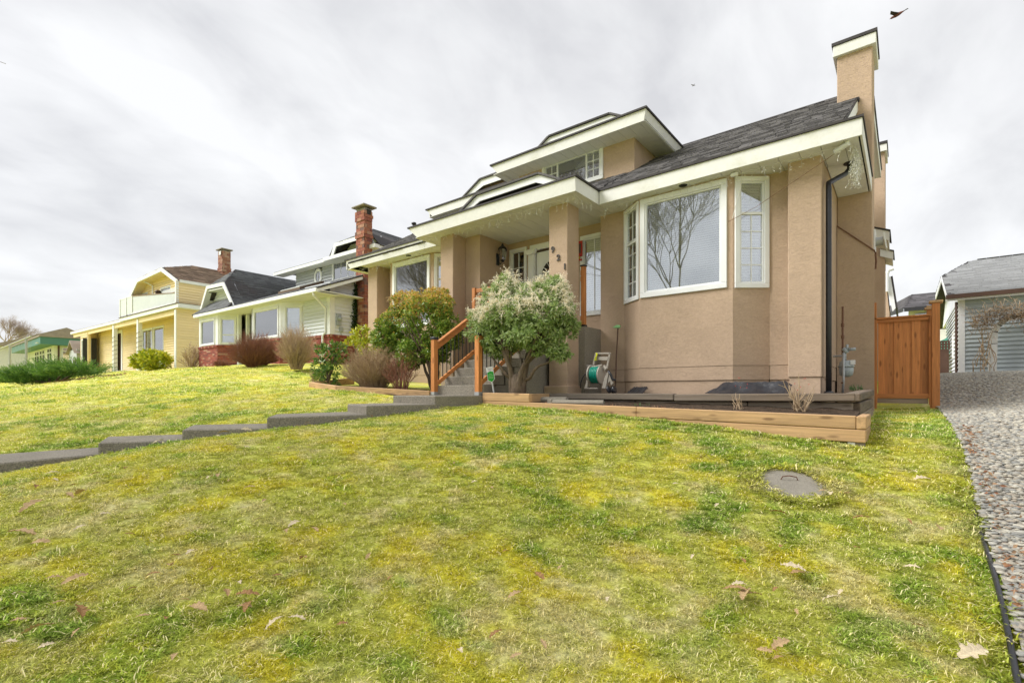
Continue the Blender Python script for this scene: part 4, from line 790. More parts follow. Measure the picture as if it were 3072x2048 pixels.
# ------------------------------------------------------------------ hose reel cart
RYP = 8.75; rp = lambda x, y, d=0: Vector(atY(1720+x/10.456, 1040+y/10.456, RYP+d))
hr = thing('hose_reel_cart', 'taupe hose reel cart wound with teal hose beside the porch column', 'hose reel', tuple(rp(700, 1310)))
z0 = -.03
def bar(pts, r, name, m_, **k): return MB().tube([tuple(p) for p in pts], r, 8).build(name, m_, hr, smooth=True)
def flatbar(a, b, w, d, name, m_='taupe_plastic'):
    a, b = Vector(a), Vector(b); n_ = (b-a).normalized().cross(Vector((0, 1, 0)))*w/2; return MB().prism([tuple(a+n_), tuple(b+n_), tuple(b-n_), tuple(a-n_)], (0, d, 0)).build(name, m_, hr, bevel=.004)
flatbar(rp(1140, 190), rp(1040, 690), .035, .03, 'handle_side'); flatbar(rp(705, 190), rp(625, 560), .035, .03, 'handle_side'); flatbar(rp(690, 205), rp(1165, 205), .032, .03, 'handle_grip')
MB().prism([tuple(rp(765, 310)), tuple(rp(1110, 310)), tuple(rp(1095, 430)), tuple(rp(755, 415))], (0, .03, 0)).build('tool_shelf', 'taupe_plastic', hr, bevel=.004)
MB().prism([tuple(rp(1085, 735, -.12)), tuple(rp(1125, 760, -.12)), tuple(rp(1010, 1310, -.12)), tuple(rp(890, 1310, -.12)), tuple(rp(960, 1000, -.12))], (0, .04, 0)).build('side_frame', 'taupe_plastic', hr, bevel=.006)
MB().prism([tuple(rp(1110, 800, -.11)), tuple(rp(1250, 1140, -.11)), tuple(rp(1180, 1220, -.11)), tuple(rp(1150, 1080, -.11)), tuple(rp(1080, 1150, -.11))], (0, .04, 0)).build('side_frame', 'taupe_plastic', hr, bevel=.006)
MB().prism([tuple(rp(480, 780, -.1)), tuple(rp(520, 800, -.1)), tuple(rp(430, 1300, -.1)), tuple(rp(340, 1300, -.1))], (0, .035, 0)).build('side_frame', 'taupe_plastic', hr, bevel=.006); MB().prism([tuple(rp(500, 900, .2)), tuple(rp(540, 920, .2)), tuple(rp(500, 1290, .2)), tuple(rp(440, 1290, .2))], (0, .035, 0)).build('side_frame', 'taupe_plastic', hr, bevel=.006)
flatbar(rp(340, 1302, -.1), rp(760, 1302, -.1), .02, .04, 'foot_bar')
cL = rp(570, 870); cR = rp(880, 880); axv = (cR-cL); 
def disc(c, r0, r1, th, name, m_):
    B_ = Matrix.Translation(c) @ Matrix.Rotation(R(90), 4, 'Y'); return MB(B_).lathe([(r0, -th), (r1, -th), (r1, th), (r0, th)], (0, 0, 0), 24).build(name, m_, hr)
disc(cL, .13, .19, .012, 'reel_flange', 'taupe_plastic'); disc(cR, .12, .18, .012, 'reel_flange', 'taupe_plastic'); disc((cL+cR)/2, .02, .08, abs(axv.x)/2-.012, 'reel_drum', 'taupe_dark')
hs = MB(); nh = 5
for lay in range(2):
    for k in range(nh):
        x_ = cL.x+.025+(abs(axv.x)-.05)*(k+.5)/nh; r_ = .125+.03*lay; pts = [(x_, (cL.y)+r_*math.cos(t_), (cL.z+cR.z)/2+r_*math.sin(t_)) for t_ in np.linspace(0, 6.283, 21)]; hs.tube(pts, .017, 6, False)
hs.build('hose', 'green_plastic', hr, smooth=True)
for (x_, y_, d_) in ((1115, 1240, -.13), (1230, 1235, .15), (1290, 1240, -.05)):
    p_ = rp(x_, y_, d_); B_ = Matrix.Translation((p_.x, p_.y, z0+.075)) @ Matrix.Rotation(R(75), 4, 'Y'); wh = MB(B_).lathe([(.02, -.02), (.06, -.02), (.075, -.008), (.075, .008), (.06, .02), (.02, .02)], (0, 0, 0), 20).build('wheel', 'black_plastic', hr)
bar([rp(490, 770, -.1), rp(380, 850, -.12), rp(290, 970, -.12), rp(235, 1120, -.12), rp(222, 1290, -.1)], .011, 'lead_hose', 'black_plastic'); bar([rp(1100, 760, -.13), rp(1180, 880, -.14), rp(1235, 1030, -.13), rp(1330, 1040, -.12)], .024, 'outlet_hose', 'black_plastic')
MB().prism([tuple(rp(400, 570, -.05)), tuple(rp(660, 565, -.05)), tuple(rp(680, 670, -.05)), tuple(rp(430, 680, -.05))], (0, .06, 0)).build('hose_guide', 'taupe_dark', hr, bevel=.008); flatbar(rp(540, 640, -.06), rp(890, 570, -.06), .03, .03, 'guide_rail')
flatbar(rp(930, 600, .05), rp(1020, 720, .02), .08, .05, 'hub_cover')
yc = MB(); rr = random.Random(2)
for k in range(7): yc.tube([tuple(rp(735+rr.uniform(-30, 30), 190+rr.uniform(-10, 40), -.02)), tuple(rp(720+rr.uniform(-30, 40), 300, -.03)), tuple(rp(690+rr.uniform(-50, 50), 430+rr.uniform(-30, 20), -.02))], .005, 5)
yc.build('cord_bundle', 'yellow_cord', hr)
# pole with pale head leaning on the wall
sp = thing('garden_lamp_pole', 'thin dark pole with pale green head standing by the hose reel', 'pole', (-4.5, 9.2, -.05)); a_ = Vector(atY(1846, 1165, 9.3)); b_ = Vector(atY(1854, 985, 9.45))
MB().tube([(a_.x, 9.3, -.05), tuple((a_+b_)/2+Vector((-.01, 0, 0))), tuple(b_)], .013, 8).build('pole_shaft', 'dark_door', sp); q = Vector(atY(1855, 979, 9.42)); MB().prism([(q.x-.13, 9.4, q.z-.01), (q.x-.03, 9.4, q.z+.035), (q.x+.05, 9.4, q.z+.02), (q.x+.03, 9.4, q.z-.035), (q.x-.05, 9.4, q.z-.03)], (0, .05, 0)).build('lamp_head', 'sign_pale', sp, bevel=.008)
# lawn sign
SY = 6.66; sg = thing('lawn_sign', 'small white and green yard sign on a leaning stake at the stair foot', 'sign', tuple(atY(1481, 1178, SY))); sp_ = lambda x, y, d=0: tuple(atY(1430+x/14.256, 1080+y/14.256, SY+d))
MB().prism([sp_(395, 330), sp_(680, 255), sp_(775, 810), sp_(655, 945), sp_(485, 885)], (0, .008, 0)).build('sign_board', 'sign_white', sg)
MB().prism([sp_(450, 545, -.004), sp_(570, 475, -.004), sp_(700, 490, -.004), sp_(755, 800, -.004), sp_(648, 920, -.004), sp_(500, 865, -.004)], (0, .003, 0)).build('green_panel', 'sign_green', sg)
for k, (xa, xb, y_) in enumerate(((530, 640, 585), (500, 690, 640), (510, 705, 700), (520, 720, 760))):
    MB().prism([sp_(xa, y_+10, -.007), sp_(xb, y_-14, -.007), sp_(xb+4, y_+8, -.007), sp_(xa+4, y_+32, -.007)], (0, .002, 0)).build('text_line', 'sign_pale', sg)
for (xa, xb, y_) in ((470, 620, 375), (490, 600, 430)): MB().prism([sp_(xa, y_, -.004), sp_(xb, y_-22, -.004), sp_(xb+2, y_-12, -.004), sp_(xa+2, y_+10, -.004)], (0, .002, 0)).build('text_line', 'sign_ink', sg)
MB().tube([sp_(655, 900, .012), sp_(735, 1400, .012)], .014, 6).build('stake', 'sign_white', sg)
# round concrete lid in the lawn
lx, ly = -.83, 5.14; lz = g1(lx, ly); sxg = (g1(lx+.3, ly)-g1(lx-.3, ly))/.6; syg = (g1(lx, ly+.3)-g1(lx, ly-.3))/.6
lid = thing('valve_lid', 'round grey concrete lid with wire handle set in the lawn', 'lid', (lx, ly, lz)); Bl = Matrix.Translation((lx, ly, lz+.016)) @ Vector((-sxg, -syg, 1)).to_track_quat('Z', 'Y').to_matrix().to_4x4()
MB(Bl).lathe([(.34, -.06), (.34, -.008), (.33, 0)], (0, 0, 0), 40).build('lid_disc', 'stone_concrete', lid)
MB(Bl).tube([(-.07, .03, 0), (-.06, .03, .03), (0, .03, .04), (.06, .02, .03), (.075, .02, 0)], .005, 6).build('lid_handle', 'rust', lid)
# ------------------------------------------------------------------ gravel drive, edging
gx = np.concatenate([np.arange(.47, 3, .12), np.arange(3, 9, .5)]); gy = np.concatenate([np.arange(1.0, 12, .15), np.arange(12, 24.5, .4)]); A_, B_ = np.meshgrid(gx, gy, indexing='ij'); i_ = np.arange(A_.size).reshape(A_.shape)
gd = npmesh('gravel_drive', np.stack([A_, B_, gz(A_, B_)+.035], -1).reshape(-1, 3), np.stack([i_[:-1, :-1], i_[1:, :-1], i_[1:, 1:], i_[:-1, 1:]], -1).reshape(-1, 4), 'gravel_base', smooth=True); gd['kind'] = 'structure'
eg = MB(); pts = [(.43+.012*math.sin(y*1.7), y, g1(.43, y)+.04-.045*min(1, max(0, (y-4.4)/1.2))) for y in np.arange(1.0, 12.4, .3)]; eg.tube(pts, .015, 8); tag(eg.build('lawn_edging', 'black_plastic', smooth=True), 'black plastic edging strip between lawn and gravel', 'edging')
def pebble_base(seed):
    bm = bmesh.new(); bmesh.ops.create_icosphere(bm, subdivisions=1, radius=1); r_ = random.Random(seed)
    for v in bm.verts: v.co *= r_.uniform(.86, 1.1)
    V_ = np.array([v.co[:] for v in bm.verts]); F_ = np.array([[v.index for v in f.verts] for f in bm.faces]); bm.free(); return V_, F_
PB = [pebble_base(s) for s in range(6)]
def place_pebbles(n, x0, x1, y0, y1, s0, s1, cond=None):
    x = rng.uniform(x0, x1, n); y = rng.uniform(y0, y1, n)
    if cond is not None: k = cond(x, y); x, y = x[k], y[k]
    s = rng.uniform(s0, s1, len(x)); return x, y, s
allp = []
for (ya, yb, dens, s0, s1) in ((2.6, 7, 1400, .015, .029), (7, 12, 900, .016, .028), (12, 21.2, 520, .019, .03)):
    xmax = lambda y: .131*y+.35
    X2 = xmax(yb)+1.6; n = int((X2-.45)*(yb-ya)*dens); x, y, s = place_pebbles(n, .46, X2, ya, yb, s0, s1, lambda x, y: x < xmax(y)+1.6); allp.append(np.stack([x, y, s], 1))
allp = np.concatenate(allp)
def pebble_xf(p):
    x, y, s = p; sc = np.array([s*random.uniform(.95, 1.5), s*random.uniform(.8, 1.1), s*random.uniform(.42, .65)]); a = random.random()*6.283; return sc, a
dist = np.hypot(allp[:, 0], allp[:, 1]); vis = (allp[:, 0] < .1309*allp[:, 1]) & (allp[:, 1] > 3.35); order = np.argsort(np.where(vis, dist-allp[:, 2]*30, 99)); singles = set(order[:290].tolist())
zz_ = gz(allp[:, 0], allp[:, 1])+.035; pm = []
for s in range(6):
    me = bpy.data.meshes.new('pebble'); me.from_pydata(PB[s][0].tolist(), [], PB[s][1].tolist()); me.polygons.foreach_set('use_smooth', [True]*len(me.polygons)); me.materials.append(MATS['pebble_single']); pm.append(me)
Vs, Fs, Rn = [], [], []; base = 0
for i, p in enumerate(allp):
    sc, a = pebble_xf(p); far_ = p[1] > 10; sc = sc*np.array([1, 1, .8 if far_ else 1]); zc = zz_[i]+sc[2]*(random.uniform(0, .45) if far_ else random.uniform(.2, .75))
    if i in singles:
        o = link('pebble', pm[i % 6], gd); o.matrix_basis = Matrix.Translation((p[0], p[1], zc)) @ Matrix.Rotation(a, 4, 'Z') @ Matrix.Diagonal((*sc, 1)); continue
    V_, F_ = PB[i % 6]; c, s_ = math.cos(a), math.sin(a); q = V_*sc; Vs.append(np.stack([q[:, 0]*c-q[:, 1]*s_+p[0], q[:, 0]*s_+q[:, 1]*c+p[1], q[:, 2]+zc], 1)); Fs.append(F_+base); base += len(V_); Rn.append(np.full(len(F_), random.random()))
INV[gd] = Matrix(); tag(npmesh('pebbles', np.concatenate(Vs), np.concatenate(Fs), 'pebble', gd, np.concatenate(Rn), smooth=True), 'rounded grey and tan river pebbles', kind='stuff')
# ------------------------------------------------------------------ blue-grey garage at the end of the drive
GA = Frame(0, 0, 0); gr = thing('garage', 'blue-grey lap-sided garage with clipped-gable shingle roof behind the gravel', 'garage', (5, 24, .5))
gYf = 21.5; gX0 = 1.36; gb = .5; gt_ = 3.0
B, Ln = wallB((gX0, gYf), (9.5, gYf)); MB(B).box(0, Ln, .012, .2, gb-.6, gt_+.1).build('front_wall', 'blue_grey_siding', gr); siding(gr, B, Ln, gb, gt_, 'blue_grey_siding', .135, a0=.1)
MB(B).box(-.03, .12, -.045, .03, gb-.1, gt_+.02).build('corner_board', 'white_trim', gr)
B, Ln = wallB((gX0, 28), (gX0, gYf+.03)); MB(B).box(0, Ln, .012, .2, gb-.6, gt_+.1).build('side_wall', 'white_siding', gr); siding(gr, B, Ln, gb, gt_, 'white_siding', .135, openings=[(3.6, 4.4, 1.2, 2.2)])
window(gr, B, 3.6, 4.4, 1.2, 2.2, .08, None, blind=None)
MB().tube([(gX0-.06, gYf+.35, gt_-.05), (gX0-.06, gYf+.3, 2.6), (gX0-.06, gYf+.3, gb)], .04, 8).build('downspout', 'dark_door', gr)
eY = 21.1; ez = 3.1; sl2 = .38; rY = 26.5; rz_ = ez+sl2*(rY-eY); kY = 24.2; kz = ez+sl2*(kY-eY)
shingles(gr, [(1.03, eY, ez), (9.8, eY, ez), (9.8, rY, rz_), (1.95, rY, rz_), (1.03, kY, kz)], 'pale_shingle', .15, .45)
shingles(gr, [(1.03, 28.8, kz), (1.03, kY, kz), (1.95, rY, rz_)], 'pale_shingle', .15, .45); shingles(gr, [(9.8, 31.9, ez), (1.03, 31.9, ez), (1.03, 28.8, kz), (1.95, rY, rz_), (9.8, rY, rz_)], 'pale_shingle', .15, .45)
MB().prism([(gX0-.0, gYf, gt_), (gX0, 31, gt_), (gX0, 28.6, kz-.1), (gX0, kY+.1, kz-.1)], (.08, 0, 0)).build('gable_wall', 'white_siding', gr)
MB().prism([(1.05, eY+.05, ez-.1), (1.05, kY, kz-.1), (1.36, kY, kz-.1), (1.36, eY+.05, ez-.1)], (0, 0, .03)).build('rake_soffit', 'white_trim', gr); MB().box(1.0, 9.8, eY-.06, eY, ez-.13, ez+.0).build('gutter', 'dark_door', gr); MB().box(1.0, 9.8, eY+.01, eY+.04, ez-.19, ez-.03).build('fascia_board', 'white_trim', gr); MB().box(1.05, 9.8, eY+.05, gYf, ez-.12, ez-.09).build('soffit', 'white_trim', gr)
MB().prism([(1.02, eY, ez-.18), (1.02, kY, kz-.18), (1.02, kY, kz), (1.02, eY, ez)], (.03, 0, 0)).build('rake_board', 'white_trim', gr); MB().prism([(1.02, kY, kz-.18), (1.02, 28.8, kz-.18), (1.02, 28.8, kz), (1.02, kY, kz)], (.03, 0, 0)).build('rake_board', 'white_trim', gr)
# rose arch with bare vine in front of the garage
ar = thing('garden_arch', 'white arched trellis overgrown with a bare brown vine', 'arch', (3.2, 20.6, .5)); vp = lambda x, y, Y_=20.7: Vector(atY(2780+x/3.921, 750+y/3.921, Y_))
ap = [vp(785, 1475), vp(795, 1100), vp(800, 960), vp(850, 880), vp(950, 800), vp(1060, 765), vp(1200, 770), vp(1330, 830), vp(1400, 960), vp(1410, 1475)]
for dY in (0, .5):
    a_ = MB()
    for k in range(len(ap)-1):
        d_ = (ap[k+1]-ap[k]).normalized(); n_ = d_.cross(Vector((0, 1, 0)))*.07; q0, q1 = ap[k]-d_*.01, ap[k+1]+d_*.01; a_.prism([tuple(q0-n_+Vector((0, dY, 0))), tuple(q1-n_+Vector((0, dY, 0))), tuple(q1+n_+Vector((0, dY, 0))), tuple(q0+n_+Vector((0, dY, 0)))], (0, .08, 0))
    a_.build('arch_rib', 'cream_fascia', ar)
vn = MB(); rr = random.Random(12)
for k in range(13):
    x_, y_ = rr.uniform(560, 760), rr.uniform(1330, 1460); pts = []
    for s_ in np.linspace(0, 1, 9): pts.append(tuple(vp(x_+(rr.uniform(640, 800)-x_)*s_+rr.uniform(-30, 30)+60*math.sin(s_*3+k), y_-(y_-rr.uniform(740, 900))*s_, 20.6+rr.uniform(-.15, .15))))
    vn.tube(pts, [.015*(1-s_*.6)*rr.uniform(.4, 1.2) for s_ in np.linspace(0, 1, 9)], 5)
for k in range(760):
    x_ = rr.uniform(520, 1300); y_ = 800-.00028*(x_-1050)**2*-1*.6+rr.gauss(-50, 70)+max(0, 850-x_)*.25; a_ = rr.uniform(0, 6.28); l_ = rr.uniform(30, 130); pts = [tuple(vp(x_+l_*s_*math.cos(a_)+rr.uniform(-8, 8), y_+l_*s_*math.sin(a_)*.7-25*s_, 20.6+rr.uniform(-.3, .3))) for s_ in (0, .5, 1)]; vn.tube(pts, .005, 3, False)
vn.build('vine_stems', 'twig_brown', ar, kind='stuff')
# dark fence with lattice and green umbrella at the end of the drive
ft = thing('lattice_fence', 'dark brown fence panel with lattice top behind the gate post', 'fence', (1.0, 23, .3)); fq = lambda x, y: atY(2780+x/3.921, 750+y/3.921, 24.5)
fa, fb_ = fq(120, 1400), fq(262, 1170); MB().box(fa[0], fb_[0], 24.5, 24.54, fa[2]-.4, fb_[2]).build('fence_panel', 'dark_door', ft); lt0 = fb_[2]; lt1 = fq(200, 1075)[2]
for k in range(5): x_ = fa[0]+(fb_[0]-fa[0])*k/4; MB().box(x_-.03, x_+.03, 24.49, 24.53, lt0, lt1).build('lattice_strip', 'dark_door', ft)
for k in range(4): z_ = lt0+(lt1-lt0)*k/3; MB().box(fa[0], fb_[0], 24.485, 24.525, z_-.03, z_+.03).build('lattice_strip', 'dark_door', ft)
um = thing('green_umbrella', 'pale green patio umbrella peeking over the dark lattice fence', 'umbrella', tuple(atY(2838, 1075, 27))); u0 = Vector(atY(2846, 1012, 27)); m = MB(); m.lathe([(1.3, -.75), (.65, -.35), (.05, .0)], tuple(u0), 8); m.build('canopy', 'umbrella_green', um); MB().tube([(u0.x, u0.y, u0.z), (u0.x, u0.y, .6)], .03, 8).build('pole', 'white_trim', um)
# house behind the gate
hb = thing('slate_roofed_house', 'far house with dark tiled hip roof seen over the gate', 'house', (2, 42, 1)); hq = lambda x, y, Y_: Vector(atY(2580+x/4.356, 640+y/4.356, Y_))
e0, e1 = hq(330, 1300, 40), hq(575, 1235, 36); e2 = hq(1250, 1235, 36); r0, r1 = hq(670, 1062, 42), hq(1250, 1062, 42)
ezh = e1.z
shingles(hb, [(e1.x, 36, ezh), (e2.x+4, 36, ezh), (e2.x+2, 42, r0.z), (r0.x, 42, r0.z)], 'slate_tile', .33, .4); lx0 = e1.x-3.2
shingles(hb, [(lx0, 44, ezh), (e1.x, 36, ezh), (r0.x, 42, r0.z)], 'slate_tile', .33, .4)
MB().box(e1.x-.0, e2.x+4, 35.9, 35.99, ezh-.22, ezh).build('gutter', 'dark_metal', hb); MB().prism([(lx0-.05, 44, ezh-.22), (e1.x-.02, 35.95, ezh-.22), (e1.x-.02, 35.95, ezh), (lx0-.05, 44, ezh)], (0, -.08, 0)).build('gutter', 'dark_metal', hb); MB().box(e1.x+.2, e2.x+3, 36.6, 44, .5, ezh-.1).build('wall', 'far_white', hb)
for k in range(3): MB().box(e1.x+.5+k*1.6, e1.x+1.2+k*1.6, 36.5, 36.58, ezh-1.5, ezh-.35).build('window', 'glass_dark', hb)
# rear outbuilding gable seen past the house flank
ob = thing('rear_outbuilding', 'brown outbuilding gable with white barge board behind the house', 'outbuilding', (-1.5, 24, .3)); oq = lambda x, y: Vector(atY(2580+x/4.356, 640+y/4.356, 23.5))
a_, b_, c_, d_ = oq(375, 825), oq(400, 825), oq(465, 1235), oq(425, 1280); e_ = oq(340, 930)
MB().prism([tuple(a_), tuple(b_), tuple(c_), tuple(d_), tuple(e_)], (0, .06, 0)).build('barge_board', 'white_trim', ob); MB().prism([tuple(b_), tuple(b_+Vector((.06, 0, .02))), tuple(c_+Vector((.06, 0, .02))), tuple(c_)], (0, 4, 0)).build('roof', 'roof_edge', ob)
MB().prism([(-2.5, 23.58, -.1), (d_.x-.1, 23.58, -.1), (d_.x-.1, 23.58, d_.z), (a_.x-.1, 23.58, a_.z), (-2.5, 23.58, a_.z)], (0, 4, 0)).build('gable_wall', STUC, ob)
q = oq(350, 840); MB().tube([(q.x, 23.4, q.z-.55), (q.x, 23.4, q.z+.1), (q.x+.05, 23.4, q.z+.25), (q.x+.2, 23.4, q.z+.3)], .07, 10).build('vent_pipe', 'white_trim', ob)
# ------------------------------------------------------------------ grey and white neighbour
def r2(x, y): return 550+x/2.24, 550+y/2.24
def r1(x, y): return x/2.6133, 600+y/2.6133
GF = Frame(-16.31, 9.37, 1.65); KG = 1.1146  # house scaled up about the camera: origin and local coordinates share the factor
gh = thing('white_sided_house', 'neighbouring white lap-sided house with brick base, grey shingle roof and brick chimney', 'house', tuple(GF.M @ Vector((-5, 3, 1.0))), GF.a)
G_ = lambda x, y, z: (x*KG, y*KG, z*KG)
def gw(p0, p1): return wallB(p0, p1, GF)
def gp(name, material, fn, parent=None, **k): m = MB(GF.M); fn(m); return m.build(name, material, parent or gh, **k)
zbB, zeF = 2.15, 3.54
# left canted bay on a brick base
for (p0, p1, ops) in (((-10.4, .15), (-8.35, .15), [(.22, 1.72)]), ((-8.35, .15), (-7.75, .75), [(.12, .76)]), ((-10.9, .75), (-10.4, .15), [])):
    B, Ln = gw(p0, p1); brick_mass('brick_base', gh, B, Ln, .5, zbB)
    op = [(a, b, zbB+.06, 3.38) for a, b in ops]; m = MB(B); wall_panel(m, Ln, zbB, zeF+.05, op, .1); m.build('wall', 'white_trim', gh)
    for (a, b, c, d_) in op: window(gh, B, a-.04, b+.04, c-.03, d_+.03, .07, None, blind='blind_grey' if Ln > 1 else 'blind', slat=.06, split=2.62 if Ln < 1 else None); room(gh, B, 0, Ln, 2.0, 3.5, .7)
B, Ln = gw((-7.75, 1.3), (-5.35, 1.3)); gp('porch_wall', 'grey_siding', lambda m: m.box(-7.75, -5.3, 1.312, 1.4, .8, zeF)); siding(gh, B, Ln, 1.3, zeF, 'grey_siding', .14)
B, Ln = gw((-7.75, .75), (-7.75, 1.3)); gp('porch_post', 'white_trim', lambda m: (m.box(-7.74, -7.6, .72, .86, .9, zeF), m.box(-7.4, -7.28, .95, 1.07, .9, zeF)))
gln = thing('porch_lantern', 'dark octagonal wall lantern in the grey porch of the white house', 'lantern', tuple(GF.M @ Vector((-5.6, 1.15, 2.9)))); MB(GF.M).lathe([(.05, -.16), (.11, -.1), (.11, .12), (.04, .2)], (-5.62, 1.18, 2.98), 8).build('lantern_body', 'dark_door', gln); MB(GF.M).box(-5.66, -5.58, 1.22, 1.3, 2.9, 3.06).build('bracket', 'dark_door', gln)
# big bay
for (p0, p1, ops) in (((-5.35, .25), (-3.0, .25), [(.2, 2.2)]), ((-3.0, .25), (-2.2, .8), [(.2, .84)]), ((-5.35, 1.3), (-5.35, .25), [])):
    B, Ln = gw(p0, p1); brick_mass('brick_base', gh, B, Ln, .5, zbB-.02)
    op = [(a, b, 2.2, 3.38) for a, b in ops]; m = MB(B); wall_panel(m, Ln, zbB-.02, zeF+.05, op, .1); m.build('wall', 'white_trim', gh)
    for (a, b, c, d_) in op: window(gh, B, a-.04, b+.04, c-.03, d_+.03, .07, None, blind='blind_grey' if Ln > 1 else 'blind', slat=.06); room(gh, B, 0, Ln, 2.0, 3.5, .7)
# right front wall, corner board, side wall
B, Ln = gw((-2.2, .8), (-.45, .8)); brick_mass('brick_base', gh, B, Ln, .5, zbB); gp('wall', 'white_siding', lambda m: m.box(-2.2, -.46, .812, .95, zbB, 4.1)); siding(gh, B, Ln-.16, zbB, 3.62, 'white_siding', .135)
B, Ln = gw((-.45, .8), (-.45, 6.5)); brick_mass('brick_base', gh, B, Ln, .5, zbB); rake = lambda a: 3.62+.41*(a+.8)
gp('side_wall', 'white_siding', lambda m: m.prism([(-.46, .82, zbB), (-.46, 6.5, zbB), (-.46, 6.5, 5.6), (-.46, 2.8, 4.75), (-.46, .82, 3.9)], (-.1, 0, 0))); siding(gh, B, 1.35, zbB, 4.6, 'white_siding', .135, a0=.16, top=rake)
gp('corner_board', 'white_trim', lambda m: (m.box(-.62, -.43, .765, .81, zbB+.002, 3.9), m.box(-.44, -.405, .766, .97, zbB+.002, 3.95)))
gp('rear_wall', 'white_siding', lambda m: (m.box(-10.6, -.6, 6.4, 6.5, .8, 5.5), m.box(-10.7, -10.6, .8, 6.5, .8, 3.6)))
gp('ceiling', 'soffit_panel', lambda m: m.box(-10.7, .02, .05, 6.3, zeF+.06, zeF+.09))
# eave, gutter, downspout, shed roof
gp('soffit', 'soffit_panel', lambda m: m.box(-10.5, 0, .04, .9, zeF, zeF+.02)); gp('gutter', 'white_trim', lambda m: m.box(-10.55, .01, -.06, .03, zeF+.005, zeF+.15), bevel=.012)
gp('rake_board', 'white_trim', lambda m: m.prism([(0, .0, zeF+.0), (0, 2.85, zeF+1.17), (0, 2.85, zeF+1.36), (0, .0, zeF+.19)], (-.03, 0, 0)))
ds_ = MB(GF.M); ds_.tube([(-.25, .0, zeF+.03), (-.25, .02, zeF-.1), (-.62, .72, 3.12), (-.66, .74, 3.0), (-.66, .74, zbB+.1), (-.78, .70, zbB-.05), (-.78, .70, 1.0)], .04, 8); ds_.build('downspout', 'white_trim', gh, smooth=True)
zs = zeF+.17
shingles(gh, [(-10.5, -.02, zs), (.02, -.02, zs), (.02, 2.85, zs+.41*2.87), (-10.5, 2.85, zs+.41*2.87)], 'grey_shingle', .15, .35, GF)
gp('skylight_curb', 'brown_shingle', lambda m: m.prism([(-4.6, 1.0, zs+.45), (-2.9, 1.0, zs+.45), (-2.9, 2.1, zs+.9), (-4.6, 2.1, zs+.9)], (0, 0, .1))); gp('skylight', 'frosted_panel', lambda m: m.prism([(-4.5, 1.05, zs+.572), (-3.0, 1.05, zs+.572), (-3.0, 2.05, zs+.98), (-4.5, 2.05, zs+.98)], (0, 0, .03)))
# left clipped gable with steep roof running back
gA, gB, gC, gD = G_(-9.55, .3, 3.62), G_(-8.9, .3, 4.55), G_(-7.25, .3, 4.5), G_(-6.35, .3, 3.45); rA, rB = G_(-7.95, 1.0, 5.26), G_(-7.95, 4.3, 5.26)
bk = lambda p, y: (p[0], y, p[2])
shingles(gh, [gD, bk(gD, 4.8), rB, rA, gC], 'grey_shingle', .15, .35, GF); shingles(gh, [bk(gA, 4.8), gA, gB, rA, rB], 'grey_shingle', .15, .35, GF); shingles(gh, [gB, gC, rA], 'grey_shingle', .15, .35, GF)
inn = [(gA[0]+.16, gA[2]), (gB[0]+.1, gB[2]-.16), (gC[0]-.12, gC[2]-.16), (gD[0]-.22, gD[2])]; out = [(q[0], q[2]) for q in (gA, gB, gC, gD)]
for i in range(3): gp('barge_board', 'white_trim', lambda m: m.prism([(out[i][0], gA[1]-.06, out[i][1]), (out[i+1][0], gA[1]-.06, out[i+1][1]), (inn[i+1][0], gA[1]-.06, inn[i+1][1]), (inn[i][0], gA[1]-.06, inn[i][1])], (0, .05, 0)))
for i in range(3): gp('gable_soffit', 'white_trim', lambda m: m.prism([(out[i][0], gA[1]-.01, out[i][1]-.26), (out[i+1][0], gA[1]-.01, out[i+1][1]-.26), (out[i+1][0], gA[1]-.01, out[i+1][1]-.2), (out[i][0], gA[1]-.01, out[i][1]-.2)], (0, .44, 0)))
gp('gable_recess', 'grey_siding', lambda m: m.prism([(q[0], .75, q[1]) for q in out], (0, .03, 0)))
B, Ln = gw((out[0][0], .74), (out[3][0], .74)); siding(gh, B, Ln, 4.3, 4.95, 'white_siding', .14, top=lambda a: float(np.interp(out[0][0]+a, [q[0] for q in out], [q[1] for q in out]))-.12)
shingles(gh, [(out[0][0]-.1, -.05, zs), (out[3][0]+.1, -.05, zs), (out[3][0]-.5, .72, 4.4), (out[0][0]+.5, .72, 4.4)], 'grey_shingle', .14, .3, GF)
gp('roof_vent', 'dark_metal', lambda m: m.box(-7.95, -7.65, 3.0, 3.35, 4.95, 5.15))
# upper storey
uy = 2.8; e0 = GF.y(*r2(612, 628), 2.35); e1_ = GF.y(*r2(945, 525), 2.35); uz = (e0[2]+e1_[2])/2
B, Ln = gw((e0[0]+1.2, uy), (-.3, uy)); gp('upper_wall', 'grey_siding', lambda m: m.box(e0[0]+1.2, -.3, uy+.2, 6.4, 4.2, uz+.02))
wl = GF.y(*r2(1003, 512), uy); wr_ = GF.y(*r2(1162, 632), uy); a0 = wl[0]-e0[0]-1.2; a1 = wr_[0]-e0[0]-1.2
oc = GF.y(*r2(912, 628), uy); oa = oc[0]-e0[0]-1.2
siding(gh, B, Ln, 4.55, uz, 'grey_siding', .135, openings=[(a0, a1, wr_[2]-.05, wl[2]+.2), (oa-.3, oa+.3, oc[2]-.36, oc[2]+.36)])
window(gh, B, a0, a1, wr_[2], wl[2], .075, (3, 1, (a0+.1, a1-.1, wr_[2]+.1, wl[2]-.1)), blind='blind_grey', glass='glass_dark')
ow = MB(B); ring = [(oa+.32*math.cos(R(22.5+45*k)), oc[2]+.38*math.sin(R(22.5+45*k))) for k in range(8)]; rin = [(oa+.2*math.cos(R(22.5+45*k)), oc[2]+.26*math.sin(R(22.5+45*k))) for k in range(8)]
